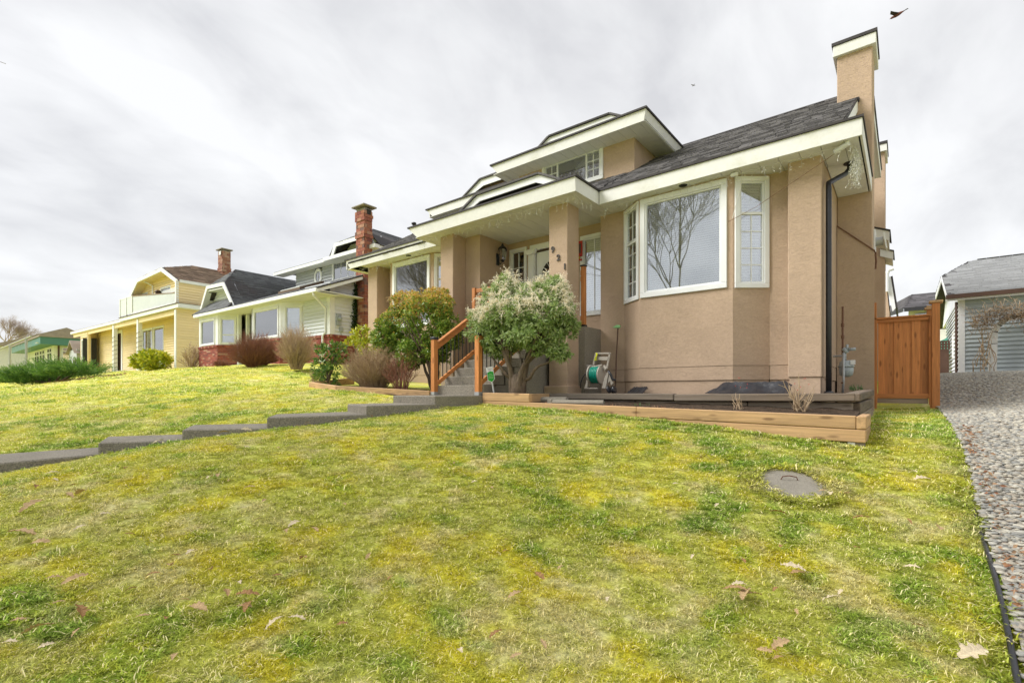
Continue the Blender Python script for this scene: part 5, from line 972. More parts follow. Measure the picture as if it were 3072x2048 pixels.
for k in range(8): j = (k+1) % 8; ow.prism([(ring[k][0], -.06, ring[k][1]), (ring[j][0], -.06, ring[j][1]), (rin[j][0], -.06, rin[j][1]), (rin[k][0], -.06, rin[k][1])], (0, .07, 0))
owo = ow.build('octagon_window', 'white_trim', gh); MB(B).prism([(x, -.03, z) for x, z in rin], (0, .006, 0)).build('pane', 'glass_dark', owo); MB(B).prism([(x, -.015, z) for x, z in rin], (0, .02, 0)).build('pane_backing', 'room_dark', owo); MB(B).box(oa-.01, oa+.01, -.045, -.031, oc[2]-.25, oc[2]+.25).build('muntin', 'white_trim', owo)
gp('gutter', 'white_trim', lambda m: m.box(e0[0], e1_[0]+.3, 2.3, 2.38, uz, uz+.13)); gp('soffit', 'soffit_panel', lambda m: m.box(e0[0], e1_[0]+.3, 2.38, uy, uz+.01, uz+.03)); gp('upper_roof', 'grey_shingle', lambda m: m.prism([(e0[0], 2.33, uz+.135), (e1_[0]+.3, 2.33, uz+.135), (e1_[0]+.3, 6.5, uz+.5), (e0[0], 6.5, uz+.5)], (0, 0, .03)))
# right upper clipped gable
f0 = GF.y(*r2(945, 500), 2.2); f1 = GF.y(*r2(1175, 462), 2.2); fz2 = (f0[2]+f1[2])/2; xr = .35
gp('gutter', 'white_trim', lambda m: m.box(f0[0], xr, 2.15, 2.23, fz2-.08, fz2+.06)); gp('soffit', 'soffit_panel', lambda m: m.box(f0[0], xr, 2.23, uy, fz2-.07, fz2-.05)); gp('gutter', 'white_trim', lambda m: m.box(xr, xr+.08, 2.15, 6.6, fz2-.08, fz2+.06))
k1 = GF.y(*r2(990, 475), 2.4); k2 = GF.y(*r2(1020, 405), 2.4); k3 = GF.y(*r2(1150, 345), 2.4); cxm = (f0[0]+xr)/2
ou = [(k1[0], fz2+.05), (k2[0], k2[2]), (2*cxm-k2[0], k2[2]), (2*cxm-k1[0], fz2+.05)]; i2 = [(ou[0][0]+.2, ou[0][1]), (ou[1][0]+.12, ou[1][1]-.15), (ou[2][0]-.12, ou[2][1]-.15), (ou[3][0]-.2, ou[3][1])]
for i in range(3): gp('barge_board', 'white_trim', lambda m: m.prism([(ou[i][0], 2.36, ou[i][1]), (ou[i+1][0], 2.36, ou[i+1][1]), (i2[i+1][0], 2.36, i2[i+1][1]), (i2[i][0], 2.36, i2[i][1])], (0, .05, 0)))
gp('gable_recess', 'white_siding', lambda m: m.prism([(q[0], 2.9, q[1]) for q in ou], (0, .03, 0)))
rdz = k2[2]+.62; shingles(gh, [(f0[0], 2.2, fz2+.06), (xr, 2.2, fz2+.06), (xr-.5, 2.88, fz2+.42), (f0[0]+.5, 2.88, fz2+.42)], 'grey_shingle', .14, .3, GF)
shingles(gh, [(ou[1][0], 2.38, ou[1][1]), (ou[2][0], 2.38, ou[2][1]), (cxm, 3.4, rdz)], 'grey_shingle', .15, .35, GF); shingles(gh, [(xr+.1, 2.38, fz2+.06), (xr+.1, 6.6, fz2+.06), (cxm, 6.6, rdz), (cxm, 3.4, rdz), (ou[2][0], 2.38, ou[2][1])], 'grey_shingle', .15, .35, GF); shingles(gh, [(f0[0], 6.6, fz2+.06), (f0[0], 2.38, fz2+.06), (ou[1][0], 2.38, ou[1][1]), (cxm, 3.4, rdz), (cxm, 6.6, rdz)], 'grey_shingle', .15, .35, GF)
gp('plumbing_vent', 'dark_metal', lambda m: None if False else m.tube([(-.1, 4.6, fz2+.2), (-.1, 4.6, fz2+1.55)], .055, 10)); gp('vent_cap', 'dark_metal', lambda m: m.lathe([(.1, 0), (.11, .03), (.1, .07)], (-.1, 4.6, fz2+1.55), 12))
# brick chimney on the flank
cb0 = GF.x(*r2(1180, 300), .1); ctop = GF.x(*r2(1232, 160), .1); cy0 = GF.x(*r2(1180, 600), .1)[1]; cyR = GF.x(*r2(1228, 600), .1)[1]
cs = chimney(gh, GF, -.43, .1, 1.92, 2.28, .5, 7.12, 'red_brick', .13, .26, bands=(42, 43, 47, 48, 49))
gp('chimney_cap', 'stone_concrete', lambda m: m.prism([(-.56, 1.79, 7.14), (.23, 1.79, 7.14), (.23, 2.41, 7.14), (-.56, 2.41, 7.14)], (0, 0, .06)), cs, bevel=.015); gp('flue_opening', 'room_dark', lambda m: m.box(.101, .135, 2.02, 2.2, 6.85, 7.05), cs)
iv = []; rr = np.random.default_rng(9)
# electric meter and boxes
em = thing('electric_meter', 'grey round electric meter box on the white siding', 'electric meter', tuple(GF.M @ Vector((-.4, 1.1, 2.3))))
MB(GF.M).box(-.42, -.36, 1.03, 1.23, 2.5, 2.95).build('meter_box', 'meter_grey', em, bevel=.01); q = MB(GF.M @ Matrix.Translation((-.35, 1.13, 2.76)) @ Matrix.Rotation(R(90), 4, 'Y')); q.lathe([(.08, 0), (.08, .05), (.06, .1)], (0, 0, 0), 16); q.build('meter_dial', 'meter_grey', em, smooth=True); MB(GF.M).box(-.42, -.37, 1.16, 1.32, 2.27, 2.46).build('junction_box', 'meter_grey', em, bevel=.01); MB(GF.M).tube([(-.39, 1.2, 2.27), (-.38, 1.24, 2.15)], .015, 6).build('conduit', 'meter_grey', em)
# ------------------------------------------------------------------ yellow neighbour
YF = Frame(-30.47, 9.60, 2.49); KY = 1.2045; YB = 1.15  # origin and local points of this house enlarged about the camera position
yh = thing('yellow_house', 'pale yellow two-storey house with balcony, porch posts and brown roof', 'house', tuple(YF.M @ Vector((-8, 4, YB))), YF.a)
Y_ = lambda x, y, z: (x*KY, y*KY, z*KY)
def yp(name, material, fn, parent=None, **k): m = MB(YF.M); fn(m); return m.build(name, material, parent or yh, **k)
sxw = -.35; sy0 = YF.x(*r1(1330, 1200), sxw)[1]; eY_ = 3.85*KY
# side wall facing the grey house
B, Ln = wallB((sxw, -.05), (sxw, 9.0), YF); 
yp('side_wall', 'yellow_siding', lambda m: (m.box(sxw-.12, sxw-.012, -.04, 9, YB-.4, 6.05),)); siding(yh, B, 4.2, YB, 6.0, 'yellow_siding', .145)
yp('corner_board', 'white_trim', lambda m: (m.box(sxw-.16, sxw+.02, -.09, -.045, YB, eY_-.2), m.box(sxw-.1, sxw+.035, -.08, .06, eY_+.2, 6.0)))
# balcony deck edge and frosted panels
yp('balcony_deck', 'white_trim', lambda m: m.box(-9.15, .1, -.12, 1.2, eY_-.12, eY_+.1)); yp('deck_flashing', 'dark_door', lambda m: m.box(-9.2, .12, -.16, 1.2, eY_+.102, eY_+.13)); bz0, bz1 = eY_+.2, eY_+1.25
x_b = Y_(-5.77, 0, 0)[0]
for (a, b) in ((-9.1, -8.0), (-7.95, x_b-.06)): yp('balcony_panel', 'frosted_panel', lambda m: m.box(a, b, -.09, -.075, bz0, bz1))
yp('balcony_rail', 'white_trim', lambda m: m.box(-9.12, x_b, -.1, -.05, bz1, bz1+.05)); 
for a in (-9.12, -7.98, x_b): yp('balcony_post', 'white_trim', lambda m: m.box(a-.05, a+.05, -.12, -.04, eY_+.13, bz1+.06))
pB = Vector((x_b, -.08, 0)); pE = Vector((-.7, .32, 0)); yp('balcony_panel', 'frosted_panel', lambda m: m.prism([(pB.x, pB.y, bz0), (pE.x, pE.y, bz0+.1), (pE.x, pE.y, bz0+.62), (pB.x, pB.y, bz1)], (0, .015, 0))); yp('balcony_rail', 'brown_shingle', lambda m: m.prism([(pB.x, pB.y-.02, bz1), (pE.x, pE.y-.02, bz0+.62), (pE.x, pE.y-.02, bz0+.66), (pB.x, pB.y-.02, bz1+.05)], (0, .05, 0))); yp('balcony_curb', 'white_trim', lambda m: m.prism([(pB.x, pB.y-.03, bz0-.06), (pE.x+.3, pE.y-.03, bz0-.06), (pE.x+.3, pE.y-.03, bz0+.12), (pB.x, pB.y-.03, bz0+.05)], (0, .06, 0)))
# front eave left of the balcony, porch
exL = -20.6; yp('gutter', 'white_trim', lambda m: m.box(exL, -9.2, -.08, .02, eY_-.15, eY_+.02)); yp('soffit', 'yellow_siding', lambda m: m.box(exL, -.3, -.0, 1.6, eY_-.17, eY_-.14)); yp('fascia_board', 'yellow_siding', lambda m: m.box(exL+.4, -.36, .02, .08, eY_-.42, eY_-.18))
shingles(yh, [(exL, -.06, eY_+.03), (-9.2, -.06, eY_+.03), (-9.2, 2.5, eY_+1.0), (exL+2, 2.5, eY_+1.0)], 'brown_shingle', .16, .4, YF)
yp('porch_roof', 'brown_shingle', lambda m: m.box(-9.2, -.4, .0, 3.4, eY_-.1, eY_+.09))
for (xx, lab) in ((Y_(-8.95, 0, 0)[0], 0), (Y_(-5.23, 0, 0)[0], 1)):
    po = yp('porch_post', 'white_trim', lambda m: m.box(xx-.13, xx+.13, -.02, .2, YB-.2, eY_-.2)); yp('post_base', 'white_trim', lambda m: m.box(xx-.17, xx+.17, -.06, .24, YB-.2, YB+.12), po)
    yp('garland', 'cord_green', lambda m: m.tube([(xx+.16*math.cos(t_)*1.1, .09+.14*math.sin(t_), YB+.2+t_*.046) for t_ in np.linspace(0, 50, 140)], .012, 4, False), po)
yb_ = 1.0
B, Ln = wallB((-13.5, yb_), (sxw, yb_), YF); d0 = YF.y(*r1(905, 1040), yb_); d1 = YF.y(*r1(958, 1278), yb_); q0 = YF.y(*r1(1115, 1015), yb_); q1 = YF.y(*r1(1288, 1198), yb_)
sh = lambda x: x+13.5
ops = [(sh(d0[0])-.1, sh(d1[0])+.1, YB, d0[2]), (sh(q0[0]), sh(q1[0]), q1[2], q0[2])]
m = MB(B); wall_panel(m, Ln, YB-.3, eY_-.1, ops, .1); m.build('porch_wall', 'yellow_siding', yh); siding(yh, B, Ln, YB, eY_-.2, 'yellow_siding', .145, openings=[(a-.05, b+.05, c-.05, d_+.1) for a, b, c, d_ in ops])
do = MB(B).box(ops[0][0]+.1, ops[0][1]-.1, .03, .06, YB+.1, ops[0][3]-.1).build('front_door', 'dark_door', yh); m = MB(B); a, b, c, d_ = ops[0]; m.box(a-.1, a+.1, -.06, .05, YB, d_+.1); m.box(b-.1, b+.12, -.06, .05, YB, d_+.1); m.box(a+.1, b-.1, -.06, .05, d_-.1, d_+.1); m.build('door_casing', 'white_trim', do); MB(B).box((a+b)/2-.08, (a+b)/2+.12, .02, .03, YB+.3, d_-.3).build('door_pane', 'glass_dark', do)
a, b, c, d_ = ops[1]; mid = a+(b-a)*.52
window(yh, B, a, mid-.05, c, d_, .09, (2, 1, (a+.1, mid-.15, c+.1, d_-.1)), blind='blind_grey', slat=.08); window(yh, B, mid+.05, b, c, d_, .09, None, blind='blind_grey', slat=.08); room(yh, B, a, b, c-.1, d_+.1, .8)
# left bay of the yellow house
c0_ = YF.y(*r1(636, 1278), .05); c1_ = YF.y(*r1(697, 1278), .05); c2_ = YF.y(*r1(768, 1275), .75); c3_ = YF.y(*r1(800, 1000), .75)
for (p0, p1) in (((c0_[0], .05), (c1_[0], .05)), ((c1_[0], .05), (c2_[0], .75)), ((c2_[0], .75), (-13.4, .78))):
    B, Ln = wallB(p0, p1, YF); op = [(.18, Ln-.12, 1.95, 3.95)] if Ln > .8 and p1[0] > c0_[0] and p1 != (-13.4, .78) else []; m = MB(B); wall_panel(m, Ln, YB-.3, eY_-.1, op, .1); m.build('wall', 'yellow_siding', yh)
    siding(yh, B, Ln, YB+.3, eY_-.2, 'yellow_siding', .145, openings=[(a-.04, b+.04, c-.1, d_+.1) for a, b, c, d_ in op])
    for (a, b, c, d_) in op: window(yh, B, a, b, c, d_, .1, None, blind='curtain', split=2.5); room(yh, B, a, b, c, d_, .5)
yp('porch_step', 'pavement_concrete', lambda m: (m.box(-13.3, -8.4, -.1, .9, YB-.3, YB+.22), m.box(-12.4, -.5, .3, 1.0, YB-.3, YB+.06))); yp('porch_paving', 'pavement_concrete', lambda m: m.box(-9.5, -5.0, -.7, .3, YB-.3, YB-.02))
yl2 = thing('porch_lantern', 'dark carriage lantern on the yellow porch wall', 'lantern', tuple(YF.M @ Vector(YF.y(*r1(858, 1070), .95)))); q = YF.y(*r1(858, 1070), .9); MB(YF.M).lathe([(.06, -.2), (.13, -.12), (.13, .15), (.04, .26)], q, 8).build('lantern_body', 'dark_door', yl2)
yl3 = thing('balcony_lantern', 'bronze wall lantern above the yellow house balcony', 'lantern', tuple(YF.M @ Vector(YF.y(*r1(1240, 735), .5)))); q = YF.y(*r1(1240, 735), .38); MB(YF.M).lathe([(.06, -.15), (.14, -.1), (.14, .1), (.2, .12), (.04, .24)], q, 8).build('lantern_body', 'dark_door', yl3)
# upper gable front
uyf = .55; go = [Y_(*p) for p in ((-6.52, 0, 4.99), (-5.32, 0, 5.73), (-2.07, 0, 5.84), (-.28, 0, 5.03))]
B, Ln = wallB((-7.6, uyf), (sxw, uyf), YF); w0 = YF.y(*r1(1263, 690), uyf); w1_ = YF.y(*r1(1343, 780), uyf); v0 = YF.y(*r1(1095, 740), uyf); v1 = YF.y(*r1(1163, 775), uyf)
def gtop(a):
    x = -7.6+a
    P_ = [(q[0], q[2]) for q in go]
    for i in range(3):
        if P_[i][0] <= x <= P_[i+1][0]: return P_[i][1]+(P_[i+1][1]-P_[i][1])*(x-P_[i][0])/(P_[i+1][0]-P_[i][0])-.05
    return 6.0
yp('upper_wall', 'yellow_siding', lambda m: m.prism([(-7.6, uyf+.16, eY_), (sxw, uyf+.16, eY_), (sxw, uyf+.16, 6.0), (go[2][0], uyf+.16, go[2][2]-.06), (go[1][0], uyf+.16, go[1][2]-.06), (-7.6, uyf+.16, 6.05)], (0, .1, 0)))
siding(yh, B, Ln, eY_+.12, 6.95, 'yellow_siding', .145, top=gtop, openings=[(w0[0]+7.6, w1_[0]+7.6, w1_[2]-.4, w0[2]), (v0[0]+7.6, v1[0]+7.6, 4.5, v0[2])])
window(yh, B, w0[0]+7.6, w1_[0]+7.6, w1_[2]-.35, w0[2], .08, (2, 1, (w0[0]+7.7, w1_[0]+7.5, w1_[2]-.2, w0[2]-.1)), blind=None, glass='glass_dark'); MB(B).box(w0[0]+7.65, w1_[0]+7.55, .05, .06, w1_[2]-.3, w0[2]-.05).build('window_backing', 'room_dark', yh)
window(yh, B, v0[0]+7.6, v1[0]+7.6, 4.6, v0[2], .08, (3, 1, (v0[0]+7.7, v1[0]+7.5, 4.7, v0[2]-.1)), blind=None, glass='glass_dark'); MB(B).box(v0[0]+7.65, v1[0]+7.55, .05, .06, 4.65, v0[2]-.05).build('window_backing', 'room_dark', yh)
b0 = YF.y(*r1(1100, 750), uyf); b1_ = YF.y(*r1(1390, 645), uyf); MB(B).box(.6, Ln, -.05, -.03, 5.7, 5.95).build('belt_board', 'white_trim', yh)
for i in range(3):
    p, q = go[i], go[i+1]; yp('barge_board', 'white_trim', lambda m: m.prism([(p[0], -.02, p[2]), (q[0], -.02, q[2]), (q[0]+(.1 if i == 0 else -.06), -.02, q[2]-.2), (p[0]+(.14 if i < 1 else (.08 if i == 1 else -.1)), -.02, p[2]-.2)], (0, .05, 0)))
    yp('gable_soffit', 'yellow_siding', lambda m: m.prism([(p[0], .03, p[2]-.24), (q[0], .03, q[2]-.24), (q[0], .03, q[2]-.18), (p[0], .03, p[2]-.18)], (0, .55, 0)))
yp('downspout', 'white_trim', lambda m: m.tube([(go[1][0]+.6, .0, go[1][2]-.1), (go[1][0]+1.0, .5, go[1][2]-.45), (go[1][0]+1.05, .5, 4.8)], .05, 6))
ry0, ry1 = Y_(-3.5, 1.8, 6.52), Y_(-3.5, 7.5, 6.52); yk = lambda p, y: (p[0], y, p[2])
shingles(yh, [go[3], yk(go[3], 9.0), ry1, ry0, go[2]], 'brown_shingle', .16, .4, YF); shingles(yh, [yk(go[0], 9.0), go[0], go[1], ry0, ry1], 'brown_shingle', .16, .4, YF); shingles(yh, [go[1], go[2], ry0], 'brown_shingle', .16, .4, YF)
yp('gutter', 'white_trim', lambda m: m.box(go[3][0]-.02, go[3][0]+.09, .1, 9.0, go[3][2]-.14, go[3][2]+.02))
yp('rear_wall', 'yellow_siding', lambda m: (m.box(-20, sxw-.1, 8.9, 9, YB-.2, 6.0), m.box(-20.1, -20, 1.0, 9, YB-.2, eY_-.1), m.box(-7.6, -7.5, .6, 9, eY_, 6.0)))
ycx = YF.y(*r1(1710, 600), 3.6); ycs = chimney(yh, YF, ycx[0], ycx[0]+.62, 3.6, 4.1, 5.6, YF.y(*r1(1750, 385), 3.6)[2], 'brown_brick', .13, .28, bands=(16, 17))
cz = YF.y(*r1(1750, 385), 3.6)[2]; yp('chimney_cap', 'stone_concrete', lambda m: m.box(ycx[0]-.1, ycx[0]+.72, 3.5, 4.2, cz+.02, cz+.08), ycs); yp('flue_opening', 'far_white', lambda m: m.box(ycx[0]+.22, ycx[0]+.5, 3.55, 3.569, cz-.32, cz-.08), ycs)
# ------------------------------------------------------------------ school, far buildings, chain-link fence, shed
sc = thing('green_trimmed_school', 'cream single-storey building with deep teal roof fascia at far left', 'building', (-78, 12, 2)); C0 = Vector(atT(121, 1009, 50)); sz1 = C0.z; sz0 = sz1-.75
MB().box(-88, C0.x, C0.y, 22, sz0, sz1).build('roof_fascia', 'teal_fascia', sc); MB().box(-88.1, C0.x+.1, C0.y-.1, 22.1, sz1+.002, sz1+.12).build('roof_edge', 'far_roof', sc); MB().box(-87, C0.x-1.2, C0.y+1.2, 21, .5, sz0+.05).build('wall', 'school_wall', sc)
wx = C0.x-1.2; wy = C0.y+1.2
for (a, b) in ((.6, 2.0), (2.3, 3.7)):
    w_ = MB().box(wx-.02, wx+.06, wy+a, wy+b, sz0-2.1, sz0-.15).build('window', 'far_white', sc); 
    for (c, d_) in ((.08, .55), (.65, 1.5), (1.6, 1.87)): MB().box(wx+.061, wx+.08, wy+a+.12, wy+b-.12, sz0-2.1+c, sz0-2.1+d_).build('pane', 'glass_dark', w_)
for k, x_ in enumerate((-71.0, -72.2, -75.0, -76.5, -78.3, -79.6)):
    w_ = MB().box(x_-.55, x_+.35, wy-.06, wy+.02, sz0-2.3, sz0-.2).build('window', 'far_white', sc)
    for (c, d_) in ((.1, .7), (.85, 1.55), (1.7, 2.0)): MB().box(x_-.42, x_+.22, wy-.08, wy-.061, sz0-2.3+c, sz0-2.3+d_).build('pane', 'room_dark', w_)
for x_ in (C0.x-.9, C0.x-.15): MB().lathe([(.12, 0), (.12, .05)], (x_-.4, C0.y-.3+.2, sz0+.12), 8).build('flood_light', 'far_white', sc)
MB().box(wx+.0, wx+.07, wy+.3, wy+.45, 1, sz0).build('drain_pipe', 'dark_door', sc)
rp_ = thing('ramp_railing', 'white picket ramp railing before the cream school', 'railing', (-66, 5, 1.7)); 
for k in range(14):
    t_ = k/13; x_ = -70+t_*6; MB().box(x_-.04, x_+.04, 4.6, 4.68, 1.2, 3.6-1.5*t_).build('picket', 'far_white', rp_)
for dz in (0, .5): MB().prism([(-70, 4.6, 3.6-dz), (-64, 4.6, 2.1-dz), (-64, 4.6, 2.2-dz), (-70, 4.6, 3.7-dz)], (0, .08, 0)).build('rail', 'far_white', rp_)
fb2 = thing('white_far_building', 'white far building with grey roof at the left picture edge', 'building', (-110, 12, 2)); MB().box(-130, -98, 9, 22, .5, 6.4).build('wall', 'far_white', fb2); MB().prism([(-131, 8, 6.3), (-131, 23, 6.3), (-131, 16, 9.5)], (34, 0, 0)).build('roof', 'far_roof', fb2)
for k in range(5): MB().box(-99.5-k*2.4, -99.0-k*2.4, 8.9, 8.99, 3.2, 5.2).build('window', 'room_dark', fb2)
MB().box(-131.2, -97, 7.9, 7.99, 6.2, 6.45).build('gutter', 'dark_metal', fb2)
cf = thing('chain_link_fence', 'low chain-link fence with steel posts before the school', 'fence', (-50, 4, 1)); fY = 4.2; fz_ = 1175-1079; p0 = atT(36, 1079, 42); fx0 = p0[0]
fzt = p0[2]
for k in range(7): x_ = fx0-9+k*5.6; MB().tube([(x_, fY, .2), (x_, fY, fzt+.03)], .05 if k != 1 else .07, 8).build('fence_post', 'galv', cf)
MB().tube([(fx0-12, fY, fzt), (fx0+26, fY, fzt)], .035, 8).build('top_rail', 'galv', cf); m = MB()
for k in range(75):
    x_ = fx0-12+k*.5; m.tube([(x_, fY, .6), (x_+1.2, fY, fzt)], .004, 3, False); m.tube([(x_+1.2, fY, .6), (x_, fY, fzt)], .004, 3, False)
m.build('wire_mesh', 'galv', cf, kind='stuff')
sd = thing('grey_shed', 'small grey garden shed between yellow house and school', 'shed', tuple(atT(232, 1090, 40))); s0 = Vector(atT(208, 1085, 40)); s1 = Vector(atT(216, 1037, 40)); MB().box(s0.x-.0, s0.x+2.6, s0.y, s0.y+3, s0.z-1.5, s1.z-.4).build('wall', 'grey_siding', sd); MB().prism([(s0.x-.3, s0.y-.2, s1.z-.75), (s0.x+1.3, s0.y-.2, s1.z+.35), (s0.x+2.9, s0.y-.2, s1.z-.75), (s0.x+1.3, s0.y-.2, s1.z+.2)], (0, 3.4, 0)).build('roof', 'far_roof', sd); MB().box(s0.x+1.6, s0.x+2.3, s0.y-.05, s0.y-.01, s0.z-1.5, s1.z-1.2).build('door', 'dark_door', sd)
# ------------------------------------------------------------------ vegetation
def quads_from_leaves(C, D, Nn, Ln, Wd, fold=.25, tip=.5):
    """leaf blades: base, two sides, tip; C base point, D direction, Nn face normal"""
    S = np.cross(D, Nn); S /= np.linalg.norm(S, axis=1, keepdims=True)+1e-9; k = len(C); Ln = np.asarray(Ln).reshape(-1, 1); Wd = np.asarray(Wd).reshape(-1, 1)
    a = C; b = C+D*Ln*tip+S*Wd*.5+Nn*Wd*fold; c = C+D*Ln; d = C+D*Ln*tip-S*Wd*.5+Nn*Wd*fold
    m = C+D*Ln*tip
    V = np.stack([a, b, c, d, m], 1).reshape(-1, 3); i = np.arange(k)[:, None]*5; F = np.concatenate([i+np.array([[0, 1, 4]]), i+np.array([[1, 2, 4]]), i+np.array([[2, 3, 4]]), i+np.array([[3, 0, 4]])], 0); return V, F
def unit(n, g): v = g.normal(size=(n, 3)); return v/np.linalg.norm(v, axis=1, keepdims=True)
def leaves(name, parent, material, C, D, g, Ln, Wd, fold=.25, tip=.5, kind=None, rlo=None):
    Nn = np.cross(D, unit(len(C), g)); Nn /= np.linalg.norm(Nn, axis=1, keepdims=True)+1e-9; Nn *= np.where(Nn[:, 2:] < 0, -1, 1)
    V, F = quads_from_leaves(C, D, Nn, Ln, Wd, fold, tip); r = g.random(len(C)) if rlo is None else rlo
    o = npmesh(name, V, F, material, parent, np.tile(r, 4)); 
    if kind: o['kind'] = kind
    return o
def crown_points(g, n, blobs, shell=.55):
    """shoot tips spread through overlapping blobs (centre, radii): mostly near the surface"""
    w = np.array([b[1][0]*b[1][1]*b[1][2] for b in blobs])**.66; k = g.choice(len(blobs), n, p=w/w.sum()); u = unit(n, g); r = shell+(1-shell)*g.random((n, 1))**.6
    c = np.array([b[0] for b in blobs])[k]; R_ = np.array([b[1] for b in blobs])[k]; return c+u*R_*r, u
def whorls(g, P, U, per, droop):
    """directions of leaves round each shoot tip"""
    n = len(P); C = np.repeat(P, per, 0); A = np.repeat(U, per, 0)*.5+np.array([0, 0, .25]); D = unit(n*per, g)*.9+A; D[:, 2] -= droop; D /= np.linalg.norm(D, axis=1, keepdims=True); return C+D*.006, D
def limbs(parent, material, paths, name='branch'):
    m = MB()
    for pts, r0, r1 in paths:
        n = len(pts); m.tube(pts, [r0+(r1-r0)*i/(n-1) for i in range(n)], 7)
    return m.build(name, material, parent, smooth=True)
def bent(a, b, k, amp, rr):
    a, b = Vector(a), Vector(b); return [tuple(a+(b-a)*i/k+Vector((rr.uniform(-amp, amp), rr.uniform(-amp, amp), rr.uniform(-amp, amp)*.5))*(0 < i < k)) for i in range(k+1)]
def clump(g, blobs, per=9):
    """smaller clumps budding out of the main masses, for an uneven outline"""
    out = []
    for c, r in blobs:
        r = np.array(r); out.append((tuple(c), tuple(r*.82)))
        for u in unit(per, g): k = g.uniform(.24, .42); out.append((tuple(np.array(c)+u*r*.78), tuple(np.maximum(r*k, .09))))
    return out
# white-flowering pieris by the stair
def pieris(name, label, base, cen, rad, flowering, seed, blobs):
    g = np.random.default_rng(seed); rr = random.Random(seed); t = thing(name, label, 'shrub', base)
    th = []
    for k in range(7 if flowering else 5):
        a = rr.random()*6.28; b0 = (base[0]+.05*math.cos(a), base[1]+.05*math.sin(a), base[2]); mid = (base[0]+.16*math.cos(a)+(cen[0]-base[0])*.3, base[1]+.14*math.sin(a), base[2]+.42*(cen[2]-base[2])+rr.uniform(-.05, .1)); end = (cen[0]+rad[0]*.62*math.cos(a), cen[1]+rad[1]*.6*math.sin(a), cen[2]-rad[2]*rr.uniform(0, .35))
        th.append((bent(b0, mid, 4, .025, rr)+bent(mid, end, 4, .04, rr)[1:], .075 if flowering else .045, .012))
        for q in range(2): e2 = (end[0]+rr.uniform(-.3, .3), end[1]+rr.uniform(-.3, .3), end[2]+rr.uniform(.1, .4)); th.append((bent(mid, e2, 4, .04, rr), .02, .006))
    if flowering: th.append(([(base[0], base[1], base[2]-.1), (base[0]+.02, base[1], base[2]+.2), (base[0]-.02, base[1], base[2]+.42)], .16, .10)); th.append((bent((base[0]-.1, base[1]-.03, base[2]+.35), (base[0]-.5, base[1]-.1, base[2]+.75), 4, .04, rr), .04, .015)); th.append((bent((base[0]+.1, base[1], base[2]+.3), (base[0]+.75, base[1]+.05, base[2]+.7), 5, .05, rr), .04, .012))
    limbs(t, 'bark', th, 'trunk')
    blobs = clump(g, blobs); P, U = crown_points(g, 2600, blobs, .55); C, D = whorls(g, P, U, 13, .55 if flowering else .25)
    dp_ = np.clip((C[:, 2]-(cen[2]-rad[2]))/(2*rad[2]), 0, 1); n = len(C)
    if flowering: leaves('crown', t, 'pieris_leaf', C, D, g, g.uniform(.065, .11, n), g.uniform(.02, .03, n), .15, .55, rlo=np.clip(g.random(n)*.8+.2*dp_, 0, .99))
    else:
        topm = (g.random(n) < np.clip((dp_-.5)*2.2, 0, .85)) | (g.random(n) < .05)
        leaves('crown', t, 'laurel_leaf', C[~topm], D[~topm], g, g.uniform(.06, .1, (~topm).sum()), g.uniform(.024, .036, (~topm).sum()), .15, .55); leaves('new_growth', t, 'red_tip_leaf', C[topm]+np.array([0, 0, .03]), D[topm], g, g.uniform(.05, .08, topm.sum()), g.uniform(.014, .02, topm.sum()), .15, .55)
    # flower panicles: drooping chains of small bells near the top
    npn = 340 if flowering else 70; P, U = crown_points(g, npn*3, blobs, .93); sel = ((P[:, 2] > cen[2]-rad[2]*.05) & (U[:, 2] > .05)) if flowering else (U[:, 0]*.75-U[:, 1]*.2 < -.25); P, U = P[sel][:npn], U[sel][:npn]
    CC, DD = [], []
    for p, u in zip(P, U):
        for s in range(15 if flowering else 8):
            d = unit(1, g)[0]*.85+u*.3; d[2] -= .25; d /= np.linalg.norm(d); L_ = g.uniform(.07, .14)
            for q in range(7): CC.append(p+u*.065+d*L_*q/6-np.array([0, 0, .02*(q/6)**2])); dd = unit(1, g)[0]*.6; dd[2] -= .6; DD.append(dd/np.linalg.norm(dd))
    CC, DD = np.array(CC), np.array(DD); leaves('flowers', t, 'pieris_flower' if flowering else 'dry_flower', CC, DD, g, g.uniform(.018, .028, len(CC)), g.uniform(.014, .02, len(CC)), .3, .5, kind='stuff')
    return t
def B3(u, v, Y, ru, rv, ry):
    p = atY(u, v, Y); t = p[1]/ray(u, v)[1]; return (tuple(p), (ru/FPX*t, ry, rv/FPX*t))
b1_ = [B3(1500, 960, 6.85, 82, 95, .48), B3(1570, 935, 6.95, 105, 95, .6), B3(1655, 930, 6.95, 62, 85, .45), B3(1510, 1015, 6.75, 75, 55, .45), B3(1610, 1000, 6.8, 85, 55, .5), B3(1520, 880, 6.95, 50, 50, .35), B3(1650, 885, 7.0, 58, 48, .35), B3(1690, 960, 7.0, 30, 60, .3), B3(1455, 985, 6.8, 40, 60, .35), B3(1675, 1058, 6.9, 26, 26, .2)]
pieris('flowering_shrub', 'large shrub covered in drooping creamy white flowers beside the stair', (float(atY(1552, 1178, 6.78)[0]), 6.78, -.12), atY(1568, 955, 6.85), (.9, .62, .72), True, 4, b1_)
b2_ = [B3(1200, 985, 7.3, 70, 85, .5), B3(1285, 955, 7.4, 85, 85, .55), B3(1345, 985, 7.5, 42, 70, .4), B3(1240, 1060, 7.2, 70, 45, .45), B3(1165, 1010, 7.2, 42, 65, .4), B3(1310, 905, 7.5, 50, 42, .35), B3(1215, 915, 7.4, 45, 45, .35), B3(1310, 1050, 7.4, 50, 45, .4)]
